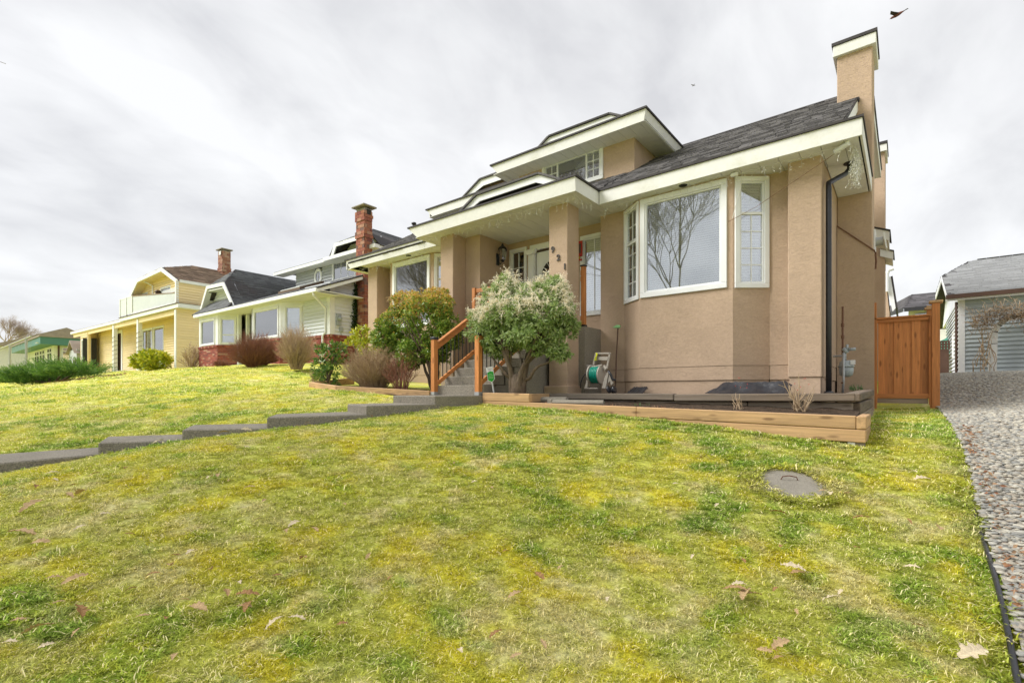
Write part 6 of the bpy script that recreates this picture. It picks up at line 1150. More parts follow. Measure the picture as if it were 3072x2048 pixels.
pieris('green_shrub', 'rounded glossy green shrub with reddish tips and dry tan flower sprays left of the stair', (float(atY(1308, 1165, 7.35)[0]), 7.35, 0.0), atY(1255, 985, 7.35), (.97, .62, .8), False, 6, b2_)
def twig_bush(name, label, base, w, h, n, material, seed, lean=.5, r=.006, fork=3, depth=None, group=None):
    rr = random.Random(seed); t = thing(name, label, 'shrub', base, 0, group); m = MB(); d = depth or w
    for k in range(n):
        a = rr.random()*6.28; th = math.acos(1-rr.random()**.85*(.35+.62*lean)); k_ = rr.uniform(.8, 1.04); st = math.sin(th)
        bx, by = base[0]+math.cos(a)*st*w*.12+rr.gauss(0, .05)*w*.5, base[1]+math.sin(a)*st*d*.12; ex, ey, hz = base[0]+math.cos(a)*st*w*.5*k_, base[1]+math.sin(a)*st*d*.5*k_, h*k_*(.12+.88*math.cos(th)**.8)
        pts = [Vector((bx, by, base[2]-.03)), Vector((bx+(ex-bx)*.28+rr.uniform(-.03, .03), by+(ey-by)*.28+rr.uniform(-.03, .03), base[2]+hz*.45)), Vector((bx+(ex-bx)*.66+rr.uniform(-.04, .04), by+(ey-by)*.66+rr.uniform(-.03, .03), base[2]+hz*.8)), Vector((ex, ey, base[2]+hz))]
        m.tube([tuple(p) for p in pts], [r, r*.8, r*.55, r*.25], 3, False)
        for f in range(fork):
            p = pts[1].lerp(pts[3], rr.uniform(.1, .95)); o_ = (p-Vector((base[0], base[1], base[2]))).normalized(); e = p+(o_*.5+Vector((rr.uniform(-.8, .8), rr.uniform(-.8, .8), rr.uniform(-.1, .9))))*.16*h; m.tube([tuple(p), tuple((p+e)/2+Vector((rr.uniform(-.02, .02), rr.uniform(-.02, .02), 0))), tuple(e)], [r*.55, r*.45, r*.2], 3, False)
    m.build('stems', material, t); return t
q = atY(1120, 1160, 7.0); twig_bush('bare_shrub', 'dense tan bare-stemmed shrub in the bed left of the stair', (q[0], 7.0, g1(q[0], 7)-.05), 2.3, 1.05, 620, 'twig_tan', 3, .8, .0065, 4, 1.1)
q = atY(1205, 1160, 6.8); twig_bush('bare_shrub', 'open vase-shaped bare shrub between tan shrub and stair post', (q[0], 6.8, g1(q[0], 6.8)-.02), .95, 1.02, 60, 'twig_red', 5, .8, .008, 5, .7)
def leafy(name, label, blobs, base, material, seed, n, per, Ln, Wd, stem='bark', cat='shrub', droop=.1):
    g = np.random.default_rng(seed); rr = random.Random(seed); t = thing(name, label, cat, base); P, U = crown_points(g, n, blobs, .5); C, D = whorls(g, P, U, per, droop)
    leaves('crown', t, material, C, D, g, g.uniform(Ln*.75, Ln*1.2, len(C)), g.uniform(Wd*.8, Wd*1.2, len(C)), .12, .55)
    limbs(t, stem, [(bent(base, tuple(np.array(b[0])+unit(1, g)[0]*.2*np.array(b[1])), 4, .03, rr), .02, .006) for b in blobs for _ in range(3)], 'stems'); return t
leafy('rhododendron', 'small leafy green rhododendron at the end of the timber edging', [B3(975, 1075, 6.6, 32, 40, .3), B3(1010, 1060, 6.7, 25, 35, .3), B3(985, 1125, 6.5, 36, 30, .3), B3(960, 1110, 6.5, 20, 30, .2)], (float(atY(985, 1155, 6.6)[0]), 6.6, .15), 'rhodo_leaf', 8, 120, 9, .12, .038)
leafy('gold_leaved_shrub', 'yellow-green leafy shrub against the brick base behind the bare stems', [B3(1085, 1005, 8.3, 26, 25, .3), B3(1065, 1030, 8.2, 25, 20, .3), B3(1100, 1045, 8.3, 20, 25, .3)], (float(atY(1085, 1100, 8.3)[0]), 8.3, .4), 'gold_leaf', 9, 80, 9, .13, .04)
# neighbours' shrubs
def tb(name, label, u, v, Y, wpx, hpx, n, material, seed, lean=.7, r=.008, fork=4): p = atY(u, v, Y); t_ = p[1]/ray(u, v)[1]; return twig_bush(name, label, (p[0], Y, p[2]-.02), wpx/FPX*t_, hpx/FPX*t_, n, material, seed, lean, r, fork)
tb('red_twig_shrub', 'rounded dense reddish-brown bare shrub before the brick base', 768, 1101, 8.3, 145, 108, 700, 'twig_red', 21, .95, .007, 5); tb('tan_twig_shrub', 'upright straggly tan bare shrub beside the reddish shrub', 890, 1103, 8.2, 110, 135, 300, 'twig_brown', 22, .9, .008, 6); tb('small_red_shrub', 'small low reddish bare shrub at the left brick bay', 665, 1103, 8.9, 52, 30, 150, 'twig_red', 23, 1.0, .009, 4); tb('thin_bare_tree', 'thin bare ornamental bush against the yellow siding', 575, 1106, 9.0, 62, 82, 45, 'twig_brown', 24, .9, .02, 7); tb('low_twig_plant', 'sparse low twigs at the rhododendron foot', 945, 1150, 6.4, 50, 50, 40, 'twig_brown', 25, .9, .005, 4)
leafy('gold_leaved_shrub', 'bright yellow-green rounded shrub under the yellow porch window', [B3(440, 1085, 8.9, 25, 24, .7), B3(470, 1085, 8.9, 28, 24, .7), B3(455, 1072, 8.9, 28, 18, .6)], tuple(atY(455, 1112, 8.9)), 'gold_leaf', 31, 260, 8, .28, .1)
# juniper
jb = [B3(70, 1140, 3.6, 45, 18, 1.0), B3(130, 1122, 4.2, 60, 24, 1.2), B3(195, 1112, 4.7, 55, 22, 1.1), B3(245, 1112, 5.1, 40, 14, .9), B3(110, 1140, 4.0, 60, 18, 1.2), B3(215, 1125, 4.9, 60, 12, 1.0)]
g = np.random.default_rng(40); jt = thing('juniper', 'wide low dark green spreading juniper on the far lawn', 'shrub', tuple(atY(160, 1145, 4.4))); P, U = crown_points(g, 1500, jb, .35); D = np.stack([U[:, 0], U[:, 1]-.3, np.abs(U[:, 2])*.5+.25], 1)+unit(len(P), g)*.35; D /= np.linalg.norm(D, axis=1, keepdims=True)
CC = np.repeat(P, 16, 0); DD = np.repeat(D, 16, 0); s = np.tile(np.arange(16)/16, len(P))[:, None]; CC = CC+DD*s*.42; DD = DD*.8+unit(len(DD), g)*.65; DD /= np.linalg.norm(DD, axis=1, keepdims=True); leaves('crown', jt, 'juniper_leaf', CC, DD, g, g.uniform(.09, .16, len(CC)), g.uniform(.016, .028, len(CC)), .2, .4, rlo=np.clip(np.repeat(g.random(len(P))*.6, 16)+s[:, 0]*.4, 0, .99))
rr = random.Random(4); limbs(jt, 'bark', [(bent(tuple(atY(160, 1150, 4.4)), tuple(np.array(b[0])), 4, .1, rr), .06, .02) for b in jb], 'stems')
# ivy on the neighbour's chimney
g = np.random.default_rng(50); n = 900; sv = g.random(n); iy = 1.80+.12*sv+g.normal(0, .07, n); izz = 2.3+sv*1.9; P = np.stack([np.full(n, -.40)+g.random(n)*.06, iy, izz], 1); P = P @ np.array(GF.M)[:3, :3].T+np.array(GF.M)[:3, 3]; D = unit(n, g)+np.array([.4, -.2, -.5]); D /= np.linalg.norm(D, axis=1, keepdims=True)
it = thing('ivy', 'dark green ivy climbing beside the red brick chimney', 'ivy', tuple(GF.M @ Vector((-.4, 1.8, 2.2)))); leaves('ivy_leaves', it, 'ivy_leaf', P, D, g, g.uniform(.05, .09, n), g.uniform(.04, .07, n), .1, .5)
# roses in the light planter and daffodil shoots
def rose(label, u, v, Y, spec, seed, n):
    rr = random.Random(seed); p = atY(u, v, Y); t = thing('rose_bush', label, 'shrub', tuple(p)); m = MB(); t_ = Y/ray(u, v)[1]
    for k in range(n):
        h = rr.uniform(.3, 1)*spec[1]/FPX*t_; e = Vector((p[0]+rr.uniform(-.5, .5)*spec[0]/FPX*t_, Y+rr.uniform(-.1, .1), p[2]+h)); pts = bent((p[0]+rr.uniform(-.05, .05), Y, p[2]-.05), tuple(e), 4, .018, rr); m.tube(pts, [.008, .007, .006, .005, .003], 5)
        for q in range(3): a = Vector(pts[rr.randint(1, 3)]); b = a+Vector((rr.uniform(-.08, .08), rr.uniform(-.05, .05), rr.uniform(.03, .13))); m.tube([tuple(a), tuple(b)], [.004, .002], 4)
    m.build('canes', 'twig_brown', t)
    b = MB()
    for k in range(6): c_ = (p[0]+rr.uniform(-.12, .12), Y+rr.uniform(-.05, .05), p[2]+rr.uniform(.25, .42)); b.prism([c_, (c_[0]+.009, c_[1], c_[2]+.007), (c_[0]+.004, c_[1]+.005, c_[2]+.014)], (.003, .003, 0))
    b.build('buds', 'red_lacquer', t)
rose('bare pruned rose bush in the light planter near its corner', 2400, 1238, 6.85, (95, 125), 61, 14); rose('small bare rose stems in the middle of the light planter', 2217, 1230, 6.85, (45, 55), 62, 6)
def shoots(name, label, u, v, Y, wpx, hpx, n, seed, material='bulb_leaf', cat='plant'):
    g = np.random.default_rng(seed); p = atY(u, v, Y); t_ = Y/ray(u, v)[1]; w, h = wpx/FPX*t_, hpx/FPX*t_; t = thing(name, label, cat, tuple(p)); C = np.array(p)+g.uniform(-.5, .5, (n, 3))*np.array([w, .1, 0])+np.array([0, 0, -.03]); D = np.stack([g.normal(0, .25, n), g.normal(0, .2, n), np.ones(n)], 1); D /= np.linalg.norm(D, axis=1, keepdims=True); leaves('blades', t, material, C, D, g, g.uniform(.6, 1.1, n)*h, np.full(n, .013), .1, .4)
shoots('daffodil_shoots', 'green daffodil shoots in the corner of the dark planter', 2567, 1168, 10.2, 34, 24, 34, 70); shoots('bulb_shoots', 'short pale green bulb shoots in the mulch', 1920, 1213, 6.9, 60, 14, 12, 71); shoots('bulb_shoots', 'tiny pale shoots emerging left in the mulch', 1785, 1205, 6.95, 60, 12, 9, 72)
# bare street trees: across the road (they show in the window glass) and far left
def bare_tree(name, label, base, h, seed, material='tree_bark', levels=6, spread=.55, r0=.16, group=None, up=.25):
    rr = random.Random(seed); segs = []
    def grow(p, d, L_, r, lv):
        n = 3; q = p
        for i in range(n):
            d2 = (d+Vector((rr.gauss(0, .09), rr.gauss(0, .09), rr.gauss(.03, .05)))).normalized(); e = q+d2*L_/n; segs.append((q, e, r*(1-.3*i/n), r*(1-.3*(i+1)/n))); q = e; d = d2
            if lv < levels and i > 0 and lv > 0 and rr.random() < .8: side(q, d, L_, r, lv)
        if lv < levels:
            for k in range(3 if lv < 3 else 2): side(q, d, L_, r, lv, k)
    def side(q, d, L_, r, lv, k=0):
        a = d.cross(Vector((rr.gauss(0, 1), rr.gauss(0, 1), rr.gauss(0, 1)))).normalized(); d3 = (d+a*spread*rr.uniform(.5, 1.3)+Vector((0, 0, up*.5))).normalized(); grow(q, d3, L_*rr.uniform(.62, .85), r*.6, lv+1)
    grow(Vector(base), Vector((0, 0, 1)), h*.24, r0, 0)
    V, F = [], []
    for a, b, ra, rb in segs:
        d = (b-a).normalized(); x = d.cross(Vector((.3, .5, .8))).normalized(); y = d.cross(x); k = 6 if ra > .04 else 3; o = len(V)
        for (p, r) in ((a, ra), (b, rb)):
            for j in range(k): t = 6.2832*j/k; V.append(p+(x*math.cos(t)+y*math.sin(t))*max(r, .0045))
        for j in range(k): F.append((o+j, o+(j+1) % k, o+k+(j+1) % k, o+k+j))
    t = thing(name, label, 'tree', base, 0, group); npmesh('branches', [tuple(v) for v in V], np.array(F), material, t); return t
for k, (x, y, hh, lab) in enumerate(((-8.3, -6.8, 19, 'bare street tree mirrored in the large bay window'), (-18.0, -9.5, 21, 'bare street tree mirrored in the dormer window'), (-26.0, -9.4, 16, 'bare street tree across from the left wing window'))):
    bare_tree('bare_street_tree', lab, (x, y, g1(x, y)-.1), hh, 80+k, levels=7, r0=.095, group='bare trees along the street')
bare_tree('far_bare_tree', 'pale pinkish bare tree behind the far school roof', tuple(atT(22, 1100, 105)), 13, 95, 'tree_bark_pale', 6, .6, .2); bare_tree('far_bare_tree', 'faint bare treetop above the teal school roof', tuple(atT(95, 1095, 120)), 9.5, 96, 'tree_bark_pale', 5, .6, .16)
# ------------------------------------------------------------------ grass
def blade_tuft(seed, n, r, h0, h1, w, lean, straw):
    g = np.random.default_rng(seed); a = g.random(n)*6.283; q = np.sqrt(g.random(n))*r; C = np.stack([q*np.cos(a), q*np.sin(a), np.full(n, -.005)], 1); az = g.random(n)*6.283; ln = g.uniform(.4, lean, n); D = np.stack([np.cos(az)*ln, np.sin(az)*ln, np.ones(n)], 1); D /= np.linalg.norm(D, axis=1, keepdims=True); S = np.stack([-np.sin(az), np.cos(az), np.zeros(n)], 1); h = g.uniform(h0, h1, n)[:, None]
    bend = np.stack([np.cos(az), np.sin(az), np.full(n, -.35)], 1); a0 = C-S*w/2; a1 = C+S*w/2; m0 = C+D*h*.55-S*w*.4; m1 = C+D*h*.55+S*w*.4; t = C+D*h*.8+bend*h*.32
    V = np.stack([a0, a1, m1, m0, t], 1).reshape(-1, 3); i = np.arange(n)[:, None]*5; Fq_ = i+np.array([[0, 1, 2, 3]]); Ft = i+np.array([[3, 2, 4]]); r_ = g.random(n); me_o = npmesh('grass_tuft', V, [Fq_, Ft], 'grass_blade', None, np.concatenate([r_, r_])); COL.objects.unlink(me_o); return me_o
bm_ = bpy.data.materials.new('grass_blade'); bm_.use_nodes = True; MATS['grass_blade'] = bm_; t, n, l, p, att, mix, base = lawn_nodes(bm_, True)
ra = n.new('ShaderNodeAttribute'); ra.attribute_name = 'rnd'
grn = n.new('ShaderNodeValToRGB'); l.new(ra.outputs['Fac'], grn.inputs[0]); ee = grn.color_ramp.elements; ee[0].position = 0; ee[0].color = (.21, .36, .035, 1); ee[1].position = 1; ee[1].color = (.44, .6, .11, 1)
c = mix(att('g'), base, grn.outputs[0])
stw = n.new('ShaderNodeMath'); stw.operation = 'GREATER_THAN'; stw.inputs[1].default_value = .86; l.new(ra.outputs['Fac'], stw.inputs[0]); c = mix(stw.outputs[0], c, (.78, .7, .42))
sc_ = n.new('ShaderNodeMapRange'); sc_.inputs[3].default_value = .5; sc_.inputs[4].default_value = 1.6; l.new(ra.outputs['Fac'], sc_.inputs[0]); vm = n.new('ShaderNodeVectorMath'); vm.operation = 'SCALE'; l.new(c, vm.inputs[0]); l.new(sc_.outputs[0], vm.inputs['Scale']); l.new(vm.outputs[0], p.inputs['Base Color'])
tr = n.new('ShaderNodeBsdfTranslucent'); l.new(vm.outputs[0], tr.inputs[0]); ms = n.new('ShaderNodeMixShader'); ms.inputs[0].default_value = .42; l.new(p.outputs[0], ms.inputs[1]); l.new(tr.outputs[0], ms.inputs[2]); l.new(ms.outputs[0], n['Material Output'].inputs[0])
tc_ = bpy.data.collections.new('grass_tufts')
for k in range(5): tc_.objects.link(blade_tuft(100+k, 60, .085, .022, .06, .006, 3.4, .3))
def lawn_ok(x, y):
    ok = (x < .42) | (y < 1.5); ok &= ~((x > -5.95) & (x < -.3) & (y > 6.47)); ok &= ~((x > -1.2) & (y > 6.6) & (x < -.3)); ok &= ~((x > -11.2) & (x < -5.8) & (y > 6.05-.0*(x))); ok &= ~((x > -13.3) & (x < -1) & (y > 8.8)); ok &= ~((x < -13.3) & (y > 8.7)); ok &= (y < 12.3); ok &= ~((x-lx)**2+(y-ly)**2 < .32**2)
    for i in range(7):
        (a, b), (c_, d_) = path_pts[i], path_pts[i+1]; poly = [a, b, d_, c_]; inside = np.ones(len(x), bool); s = 0
        for j in range(4):
            p_, q_ = poly[j], poly[(j+1) % 4]; cr_ = (q_[0]-p_[0])*(y-p_[1])-(q_[1]-p_[1])*(x-p_[0]); inside &= cr_ < .03*math.hypot(q_[0]-p_[0], q_[1]-p_[1])
        inside2 = np.ones(len(x), bool)
        for j in range(4):
            p_, q_ = poly[j], poly[(j+1) % 4]; cr_ = (q_[0]-p_[0])*(y-p_[1])-(q_[1]-p_[1])*(x-p_[0]); inside2 &= cr_ > -.03*math.hypot(q_[0]-p_[0], q_[1]-p_[1])
        ok &= ~(inside | inside2)
    return ok
PX_ = []
for (r0, r1, dens, sc0) in ((1.2, 4.2, 760, .8), (4.2, 7.5, 500, .9), (7.5, 12, 170, 1.15), (12, 22, 40, 1.6), (22, 45, 9, 2.4)):
    n_ = int(dens*math.pi*(r1**2-r0**2)*(2.3/6.283)); r_ = np.sqrt(rng.uniform(r0**2, r1**2, n_)); th_ = rng.uniform(-1.15, 1.15, n_)+YAW; x = -r_*np.sin(th_); y = r_*np.cos(th_); ok = lawn_ok(x, y); x, y = x[ok], y[ok]
    gg_ = grass_g(x, y); PX_.append(np.stack([x, y, gg_, sc0*(.78+.45*gg_)*rng.uniform(.7, 1.25, len(x))], 1))
# thicker fringes where the mower cannot reach
for (xa, ya, xb, yb, n_) in ((-5.85, 6.44, -.35, 6.44, 700), (-5.82, 6.2, -5.84, 4.2, 160), (-6.0, 2.9, -5.85, 4.1, 120), (-6.5, 2.1, -7.0, 1.3, 120), (.40, 2.0, .40, 12, 900), (-.27, 6.5, -.27, 11, 350), (-7.2, 6.3, -9.6, 5.86, 200), (-.55, 12.3, .3, 12.3, 120)):
    s = rng.random(n_); x = xa+(xb-xa)*s+rng.normal(0, .03, n_); y = ya+(yb-ya)*s+rng.normal(0, .03, n_); k = lawn_ok(x, y); x, y = x[k], y[k]; PX_.append(np.stack([x, y, np.clip(grass_g(x, y)+.35, 0, 1), rng.uniform(.7, 1.5, len(x))], 1))
a_ = rng.random(260)*6.283; PX_.append(np.stack([lx+.34*np.cos(a_), ly+.34*np.sin(a_), np.full(260, .1), rng.uniform(.8, 1.6, 260)], 1))
PX = np.concatenate(PX_); zpt = gz(PX[:, 0], PX[:, 1])+(fb(PX[:, 0], PX[:, 1], .5, 3)-.5)*.03
me = bpy.data.meshes.new('grass'); me.vertices.add(len(PX)); me.vertices.foreach_set('co', np.stack([PX[:, 0], PX[:, 1], zpt], 1).reshape(-1))
def addat(nm, ty, v, f='value'): a = me.attributes.new(nm, ty, 'POINT'); a.data.foreach_set(f, np.ascontiguousarray(v, np.float32).reshape(-1))
addat('g', 'FLOAT', PX[:, 2]); addat('m', 'FLOAT', moss_m(PX[:, 0], PX[:, 1])); addat('s', 'FLOAT', straw_s(PX[:, 0], PX[:, 1])); rt = np.zeros((len(PX), 3)); rt[:, 2] = rng.random(len(PX))*6.283; rt[:, :2] = rng.normal(0, .12, (len(PX), 2)); addat('rot', 'FLOAT_VECTOR', rt, 'vector'); addat('scl', 'FLOAT', PX[:, 3])
go_ = tag(bpy.data.objects.new('grass', me), 'short mossy yellow-green lawn grass', 'grass', kind='stuff'); COL.objects.link(go_)
ng = bpy.data.node_groups.new('grass_scatter', 'GeometryNodeTree'); ng.interface.new_socket('Geometry', in_out='INPUT', socket_type='NodeSocketGeometry'); ng.interface.new_socket('Geometry', in_out='OUTPUT', socket_type='NodeSocketGeometry')
gi = ng.nodes.new('NodeGroupInput'); gout = ng.nodes.new('NodeGroupOutput'); iop = ng.nodes.new('GeometryNodeInstanceOnPoints'); ci = ng.nodes.new('GeometryNodeCollectionInfo'); ci.inputs['Collection'].default_value = tc_; ci.inputs['Separate Children'].default_value = True; ci.inputs['Reset Children'].default_value = True
iop.inputs['Pick Instance'].default_value = True
def na(nm, ty): a = ng.nodes.new('GeometryNodeInputNamedAttribute'); a.data_type = ty; a.inputs['Name'].default_value = nm; return a.outputs['Attribute']
ng.links.new(gi.outputs[0], iop.inputs['Points']); ng.links.new(ci.outputs[0], iop.inputs['Instance']); ng.links.new(na('rot', 'FLOAT_VECTOR'), iop.inputs['Rotation']); ng.links.new(na('scl', 'FLOAT'), iop.inputs['Scale'])
ng.links.new(iop.outputs[0], gout.inputs[0]); md = go_.modifiers.new('scatter', 'NODES'); md.node_group = ng
# ------------------------------------------------------------------ fallen leaves
def oak_mesh(seed):
    r = random.Random(seed); pts = []; n = 22
    for k in range(n):
        t = k/(n-1); lob = .5+.5*math.cos(t*math.pi*7); w = (.12+.3*math.sin(math.pi*min(1, t*1.1))**.8*(.45+.75*lob))*r.uniform(.85, 1.15); pts.append((t, w))
    V, F = [], []
    for t, w in pts:
        cz = .10*math.sin(t*3.1+r.random()*.3)
        V += [(t-.5, w*.5, cz+.12*w+r.uniform(-.02, .05)), (t-.5, 0, cz), (t-.5, -w*.5, cz+.12*w+r.uniform(-.02, .05))]
    for k in range(n-1): a = k*3; F += [(a, a+1, a+4, a+3), (a+1, a+2, a+5, a+4)]
    o = len(V); V += [(-.5, .012, .0), (-.5, -.012, 0), (-.78, 0, .05)]; F.append((o, o+1, o+2))
    me = bpy.data.meshes.new('fallen_leaf'); me.from_pydata(V, [], F); return me
OM = []
LC = [(.46, .32, .165), (.33, .185, .075), (.62, .52, .35), (.4, .255, .12)]
for k in range(4):
    om = mat('oak_leaf_%d' % k, LC[k], .8, (60, .2), nz2=(200, .15)); 
    for s in range(3): m_ = oak_mesh(s*7+k); m_.materials.append(om); OM.append((k, m_))
def place_on_lawn(u, v):
    r = ray(u, v); lo, hi = .5, 40
    ts = np.linspace(1.5, 30, 600); zz = gz(r[0]*ts, r[1]*ts); k = np.argmax(r[2]*ts < zz); t = ts[k]; return r[0]*t, r[1]*t, zz[k], t
rl = lambda x, y: (x/1.849, 1200+y/1.849)
LEAF = [rl(*p)+(w, c) for p, w, c in (((418, 1078), 80, 0), ((440, 1262), 100, 1), ((210, 1350), 100, 0), ((1105, 1222), 95, 0), ((1375, 1160), 80, 1), ((1370, 1210), 75, 1), ((1355, 1240), 55, 0), ((1520, 1300), 70, 2), ((1645, 1290), 65, 2), ((118, 805), 100, 0), ((228, 852), 70, 0), ((445, 775), 45, 2), ((50, 1445), 60, 2), ((175, 640), 90, 0), ((450, 568), 70, 0), ((200, 525), 40, 1), ((390, 585), 45, 0), ((1265, 292), 40, 2), ((1385, 538), 40, 0), ((1210, 462), 40, 0), ((1165, 482), 45, 2), ((945, 975), 60, 0), ((970, 932), 40, 1), ((1060, 903), 60, 2), ((1425, 735), 40, 2), ((1590, 785), 40, 0), ((720, 810), 30, 1), ((525, 458), 40, 0), ((295, 452), 40, 2), ((300, 1048), 50, 0), ((425, 1398), 40, 0), ((330, 1215), 40, 0), ((1540, 1050), 25, 1), ((880, 262), 45, 2), ((1370, 195), 40, 2), ((1240, 212), 40, 0))]
rl2 = lambda x, y: (2172+x/1.849, 1200+y/1.849)
LEAF += [rl2(*p)+(w, c) for p, w, c in (((60, 1110), 90, 3), ((120, 1140), 100, 0), ((85, 1085), 70, 2), ((160, 1160), 70, 0), ((385, 1000), 90, 2), ((410, 1030), 60, 3), ((600, 1185), 70, 2), ((650, 1130), 45, 2), ((285, 1120), 40, 1), ((1380, 1490), 150, 2), ((1310, 1455), 60, 2), ((315, 1445), 90, 0), ((315, 862), 35, 1), ((590, 572), 45, 2), ((1190, 768), 60, 0), ((1100, 485), 60, 2), ((1045, 440), 40, 2), ((845, 170), 30, 0), ((300, 680), 60, 1), ((185, 205), 30, 2), ((425, 230), 25, 0))]
rl3 = lambda x, y: (1000+x/3.36, 1700+y/3.36)
LEAF += [rl3(*p)+(w, c) for p, w, c in (((95, 735), 30, 1), ((1840, 1085), 45, 0), ((2290, 105), 35, 0), ((350, 15), 25, 0), ((580, 215), 20, 1))]
rr = random.Random(17)
for k in range(34): LEAF.append((rr.uniform(0, 2850), rr.uniform(1560, 2030), rr.uniform(22, 60), rr.choice((0, 0, 1, 2, 3))))
for k in range(46): LEAF.append((rr.uniform(0, 2750), rr.uniform(1260, 1560), rr.uniform(14, 26), rr.choice((0, 0, 1, 2, 3))))
for (u, v, w, c) in LEAF:
    x, y, z, t_ = place_on_lawn(u, v); L_ = min(max(w*.5/FPX*t_*1.6, .06), .2); cands = [m_ for k_, m_ in OM if k_ == c]
    o = bpy.data.objects.new('fallen_leaf', rr.choice(cands)); COL.objects.link(o); o.location = (x, y, z+.062); o.rotation_euler = (rr.gauss(.0, .2)+.12, rr.gauss(0, .2), rr.random()*6.28); o.scale = (L_, L_, L_)
    tag(o, ('dry tan', 'rusty brown', 'pale bleached', 'mid brown')[c]+' oak leaf lying on the mossy lawn', 'leaf', ('dry tan', 'rusty brown', 'pale bleached', 'mid brown')[c]+' fallen leaves on the lawn')
g = np.random.default_rng(88); n = 380; y = g.uniform(2.5, 8, n)**1; x = .49+np.abs(g.normal(0, .07, n))+.05*(vnoise(y, y*0, .5, 5) > .55)*g.random(n); keep = g.random(n) < (.25+.75*(vnoise(y, y*0, .45, 6) > .5)); x, y = x[keep], y[keep]; C = np.stack([x, y, gz(x, y)+.075], 1); D = unit(len(C), g)*np.array([1, 1, .35]); D /= np.linalg.norm(D, axis=1, keepdims=True)
lt_ = thing('leaf_litter', 'drift of brown leaf litter and needles along the gravel edge', 'leaf litter', (.55, 5, -1)); lt_['kind'] = 'stuff'; leaves('litter', lt_, 'litter_leaf', C, D, g, g.uniform(.02, .06, len(C)), g.uniform(.008, .03, len(C)), .2, .5, kind='stuff')
n = 500; x = .49+np.abs(g.normal(0, .2, n)); y = g.uniform(2.6, 20, n); C = np.stack([x, y, gz(x, y)+.085], 1); D = unit(len(C), g)*np.array([1, 1, .2]); leaves('needles', lt_, 'litter_leaf', C, D, g, g.uniform(.03, .09, n), np.full(n, .003), .1, .5, kind='stuff')
n = 260; x = rng.uniform(-29.5, -26.5, n); y = 5.2+rng.normal(0, .25, n)+(x+28)*.5; C = np.stack([x, y, gz(x, y)+.03], 1); D = unit(n, g)*np.array([1, 1, .3]); jl = thing('leaf_litter', 'orange leaf litter drifted under the juniper', 'leaf litter', (-28, 5.2, .6)); jl['kind'] = 'stuff'; leaves('litter', jl, 'litter_leaf', C, D, g, g.uniform(.1, .2, n), g.uniform(.06, .12, n), .2, .5, kind='stuff')
n = 1500; x = rng.uniform(-5.0, -2.2, n); y = rng.uniform(6.65, 7.15, n); C = np.stack([x, y, -.2-.0195*(x+5.85)+rng.uniform(0, .035, n)], 1); D = unit(n, g); mc = thing('bark_mulch', 'coarse brown bark chips in the light planter', 'mulch', (-3.5, 6.9, -.2)); mc['kind'] = 'stuff'; leaves('chips', mc, 'litter_leaf', C, D, g, g.uniform(.02, .045, n), g.uniform(.012, .025, n), .3, .5, kind='stuff')
# ------------------------------------------------------------------ icicle lights under the eaves
def icicles(label, pts, seed, drops=.14, dense=.13):
    rr = random.Random(seed); t = thing('icicle_lights', label, 'string lights', pts[0]); w = MB(); b = MB()
    P_ = [Vector(p) for p in pts]; run = []
    for a, c in zip(P_[:-1], P_[1:]):
        n = max(2, int((c-a).length/dense))
        for i in range(n): s = i/n; run.append(a.lerp(c, s)+Vector((rr.uniform(-.02, .02), rr.uniform(-.05, .05), -.02-.03*abs(math.sin(i*.9)))))
    run.append(P_[-1]); w.tube([tuple(p) for p in run], .0035, 4, False)
    for p in run:
        for q in range(rr.randint(1, 2)):
            L_ = drops*rr.uniform(.4, 1.5); e = p; k = max(2, int(L_/.055))
            for s in range(k):
                e2 = e+Vector((rr.uniform(-.025, .025), rr.uniform(-.025, .025), -L_/k)); w.tube([tuple(e), tuple(e2)], .002, 3, False)
                d = Vector((rr.uniform(-1, 1), rr.uniform(-1, 1), rr.uniform(-1, .3))).normalized(); w.tube([tuple(e2), tuple(e2+d*.02)], .003, 3, False); b.tube([tuple(e2+d*.02), tuple(e2+d*.042)], [.0045, .0025], 4, False); e = e2
    w.build('wire', 'cord_white', t); b.build('bulbs', 'bulb', t, kind='stuff'); return t
zi = ZS-.015
icicles('icicle string lights hanging under the porch eave', [(-9.4, 8.2, zi), (-8.2, 8.3, zi), (-6.6, 8.22, zi), (-5.0, 8.18, zi), (-4.97, 8.8, zi)], 1, .12); icicles('icicle string lights under the main eave by the bay window', [(-4.9, 9.1, zi), (-3.8, 9.14, zi), (-2.6, 9.1, zi), (-1.6, 9.12, zi), (-.9, 9.1, zi), (-.66, 9.12, zi)], 2, .13); icicles('icicle string lights under the left wing eave', [(-13.2, 8.98, zi), (-11.4, 9.0, zi), (-10, 8.96, zi)], 3, .12)
icicles('tangled bunch of icicle lights at the right eave corner', [(-.62, 9.25, zi), (-.63, 9.5, zi), (-.6, 9.3, zi), (-.62, 9.55, zi), (-.61, 9.35, zi), (-.6, 9.6, zi)], 4, .38, .035)
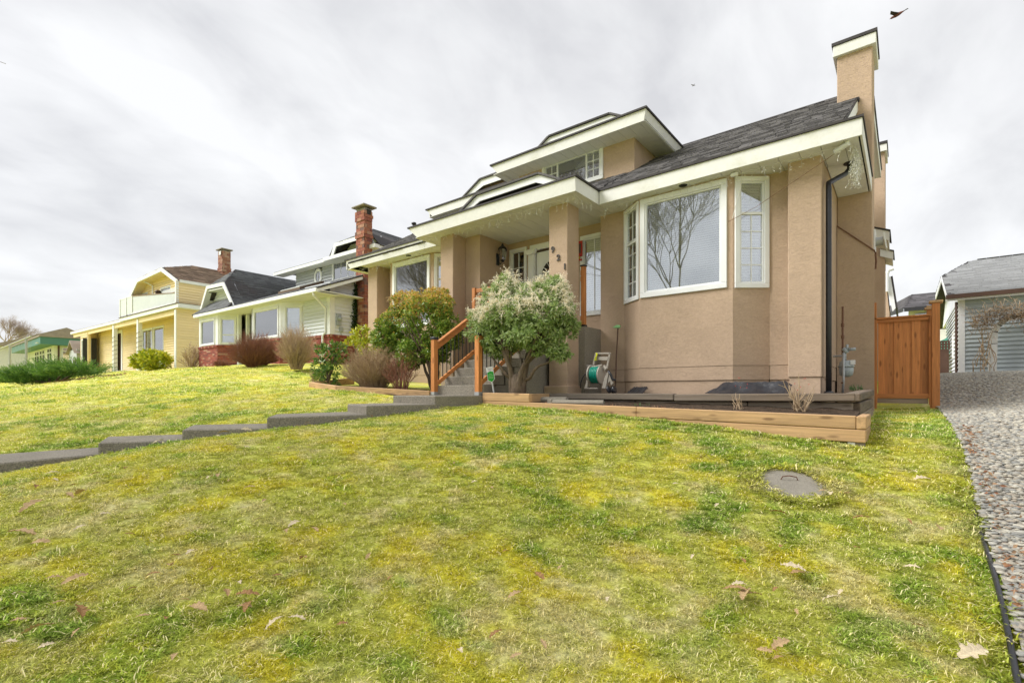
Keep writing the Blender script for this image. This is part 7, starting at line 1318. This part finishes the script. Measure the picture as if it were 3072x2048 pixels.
cd = MB(); q = [(-.7, 9.2, zi), (-1.2, 9.18, 3.55), (-2.0, 9.2, 3.16), (-2.45, 9.2, 3.0)]; cd.tube(q, .004, 5); tag(cd.build('light_cord', 'rust'), 'thin brown cord slanting across the corner pier to the bay', 'cord'); cd = MB(); cd.tube([(-2.22, 9.2, zi), (-2.25, 9.23, 3.6), (-2.32, 9.2, 3.3), (-2.38, 9.2, 3.05)], .006, 5); tag(cd.build('light_cord', 'cord_white'), 'white extension cord dangling over the narrow bay window', 'cord'); pl = MB(); pl.box(-2.4, -2.28, 9.12, 9.18, zi-.06, zi); tag(pl.build('plug_adapter', 'white_trim', bevel=.01), 'small white plug adapter under the eave', 'plug')
# ------------------------------------------------------------------ birds
def bird(label, c, span, heading, roll, belly, seed):
    t = thing('bird', label, 'bird', tuple(c)); M = Matrix.Translation(c) @ Matrix.Rotation(heading, 4, 'Z') @ Matrix.Rotation(roll, 4, 'Y'); s = span/1.0
    m = MB(M); pr_ = [(-.34, .01), (-.24, .035), (-.1, .075), (.05, .08), (.14, .055), (.19, .05), (.235, .042), (.27, .015), (.31, .004)]; m.tube([(0, p_[0]*s, 0) for p_ in pr_], [p_[1]*s for p_ in pr_], 10); m.build('body', belly, t, smooth=True)
    for sd_ in (-1, 1):
        m = MB(M); m.prism([(sd_*.05*s, .1*s, .03*s), (sd_*.25*s, .16*s, .1*s), (sd_*.5*s, .02*s, .14*s), (sd_*.3*s, -.02*s, .1*s), (sd_*.06*s, -.12*s, .03*s)], (0, 0, .012*s)); m.build('wing', 'bird_brown', t)
    m = MB(M); m.prism([(-.03*s, -.3*s, 0), (.03*s, -.3*s, 0), (.06*s, -.46*s, 0), (-.06*s, -.46*s, 0)], (0, 0, .01*s)); m.build('tail', 'bird_brown', t)
bird('brown bird with reddish belly flying high at the upper right', Vector(atT(2690, 46, 11)), .46, YAW+.5, R(-14), 'bird_red', 1); bird('tiny dark bird flying above the dormer roof', Vector(atT(2080, 257, 34)), .36, YAW+.2, R(4), 'bird_brown', 2)
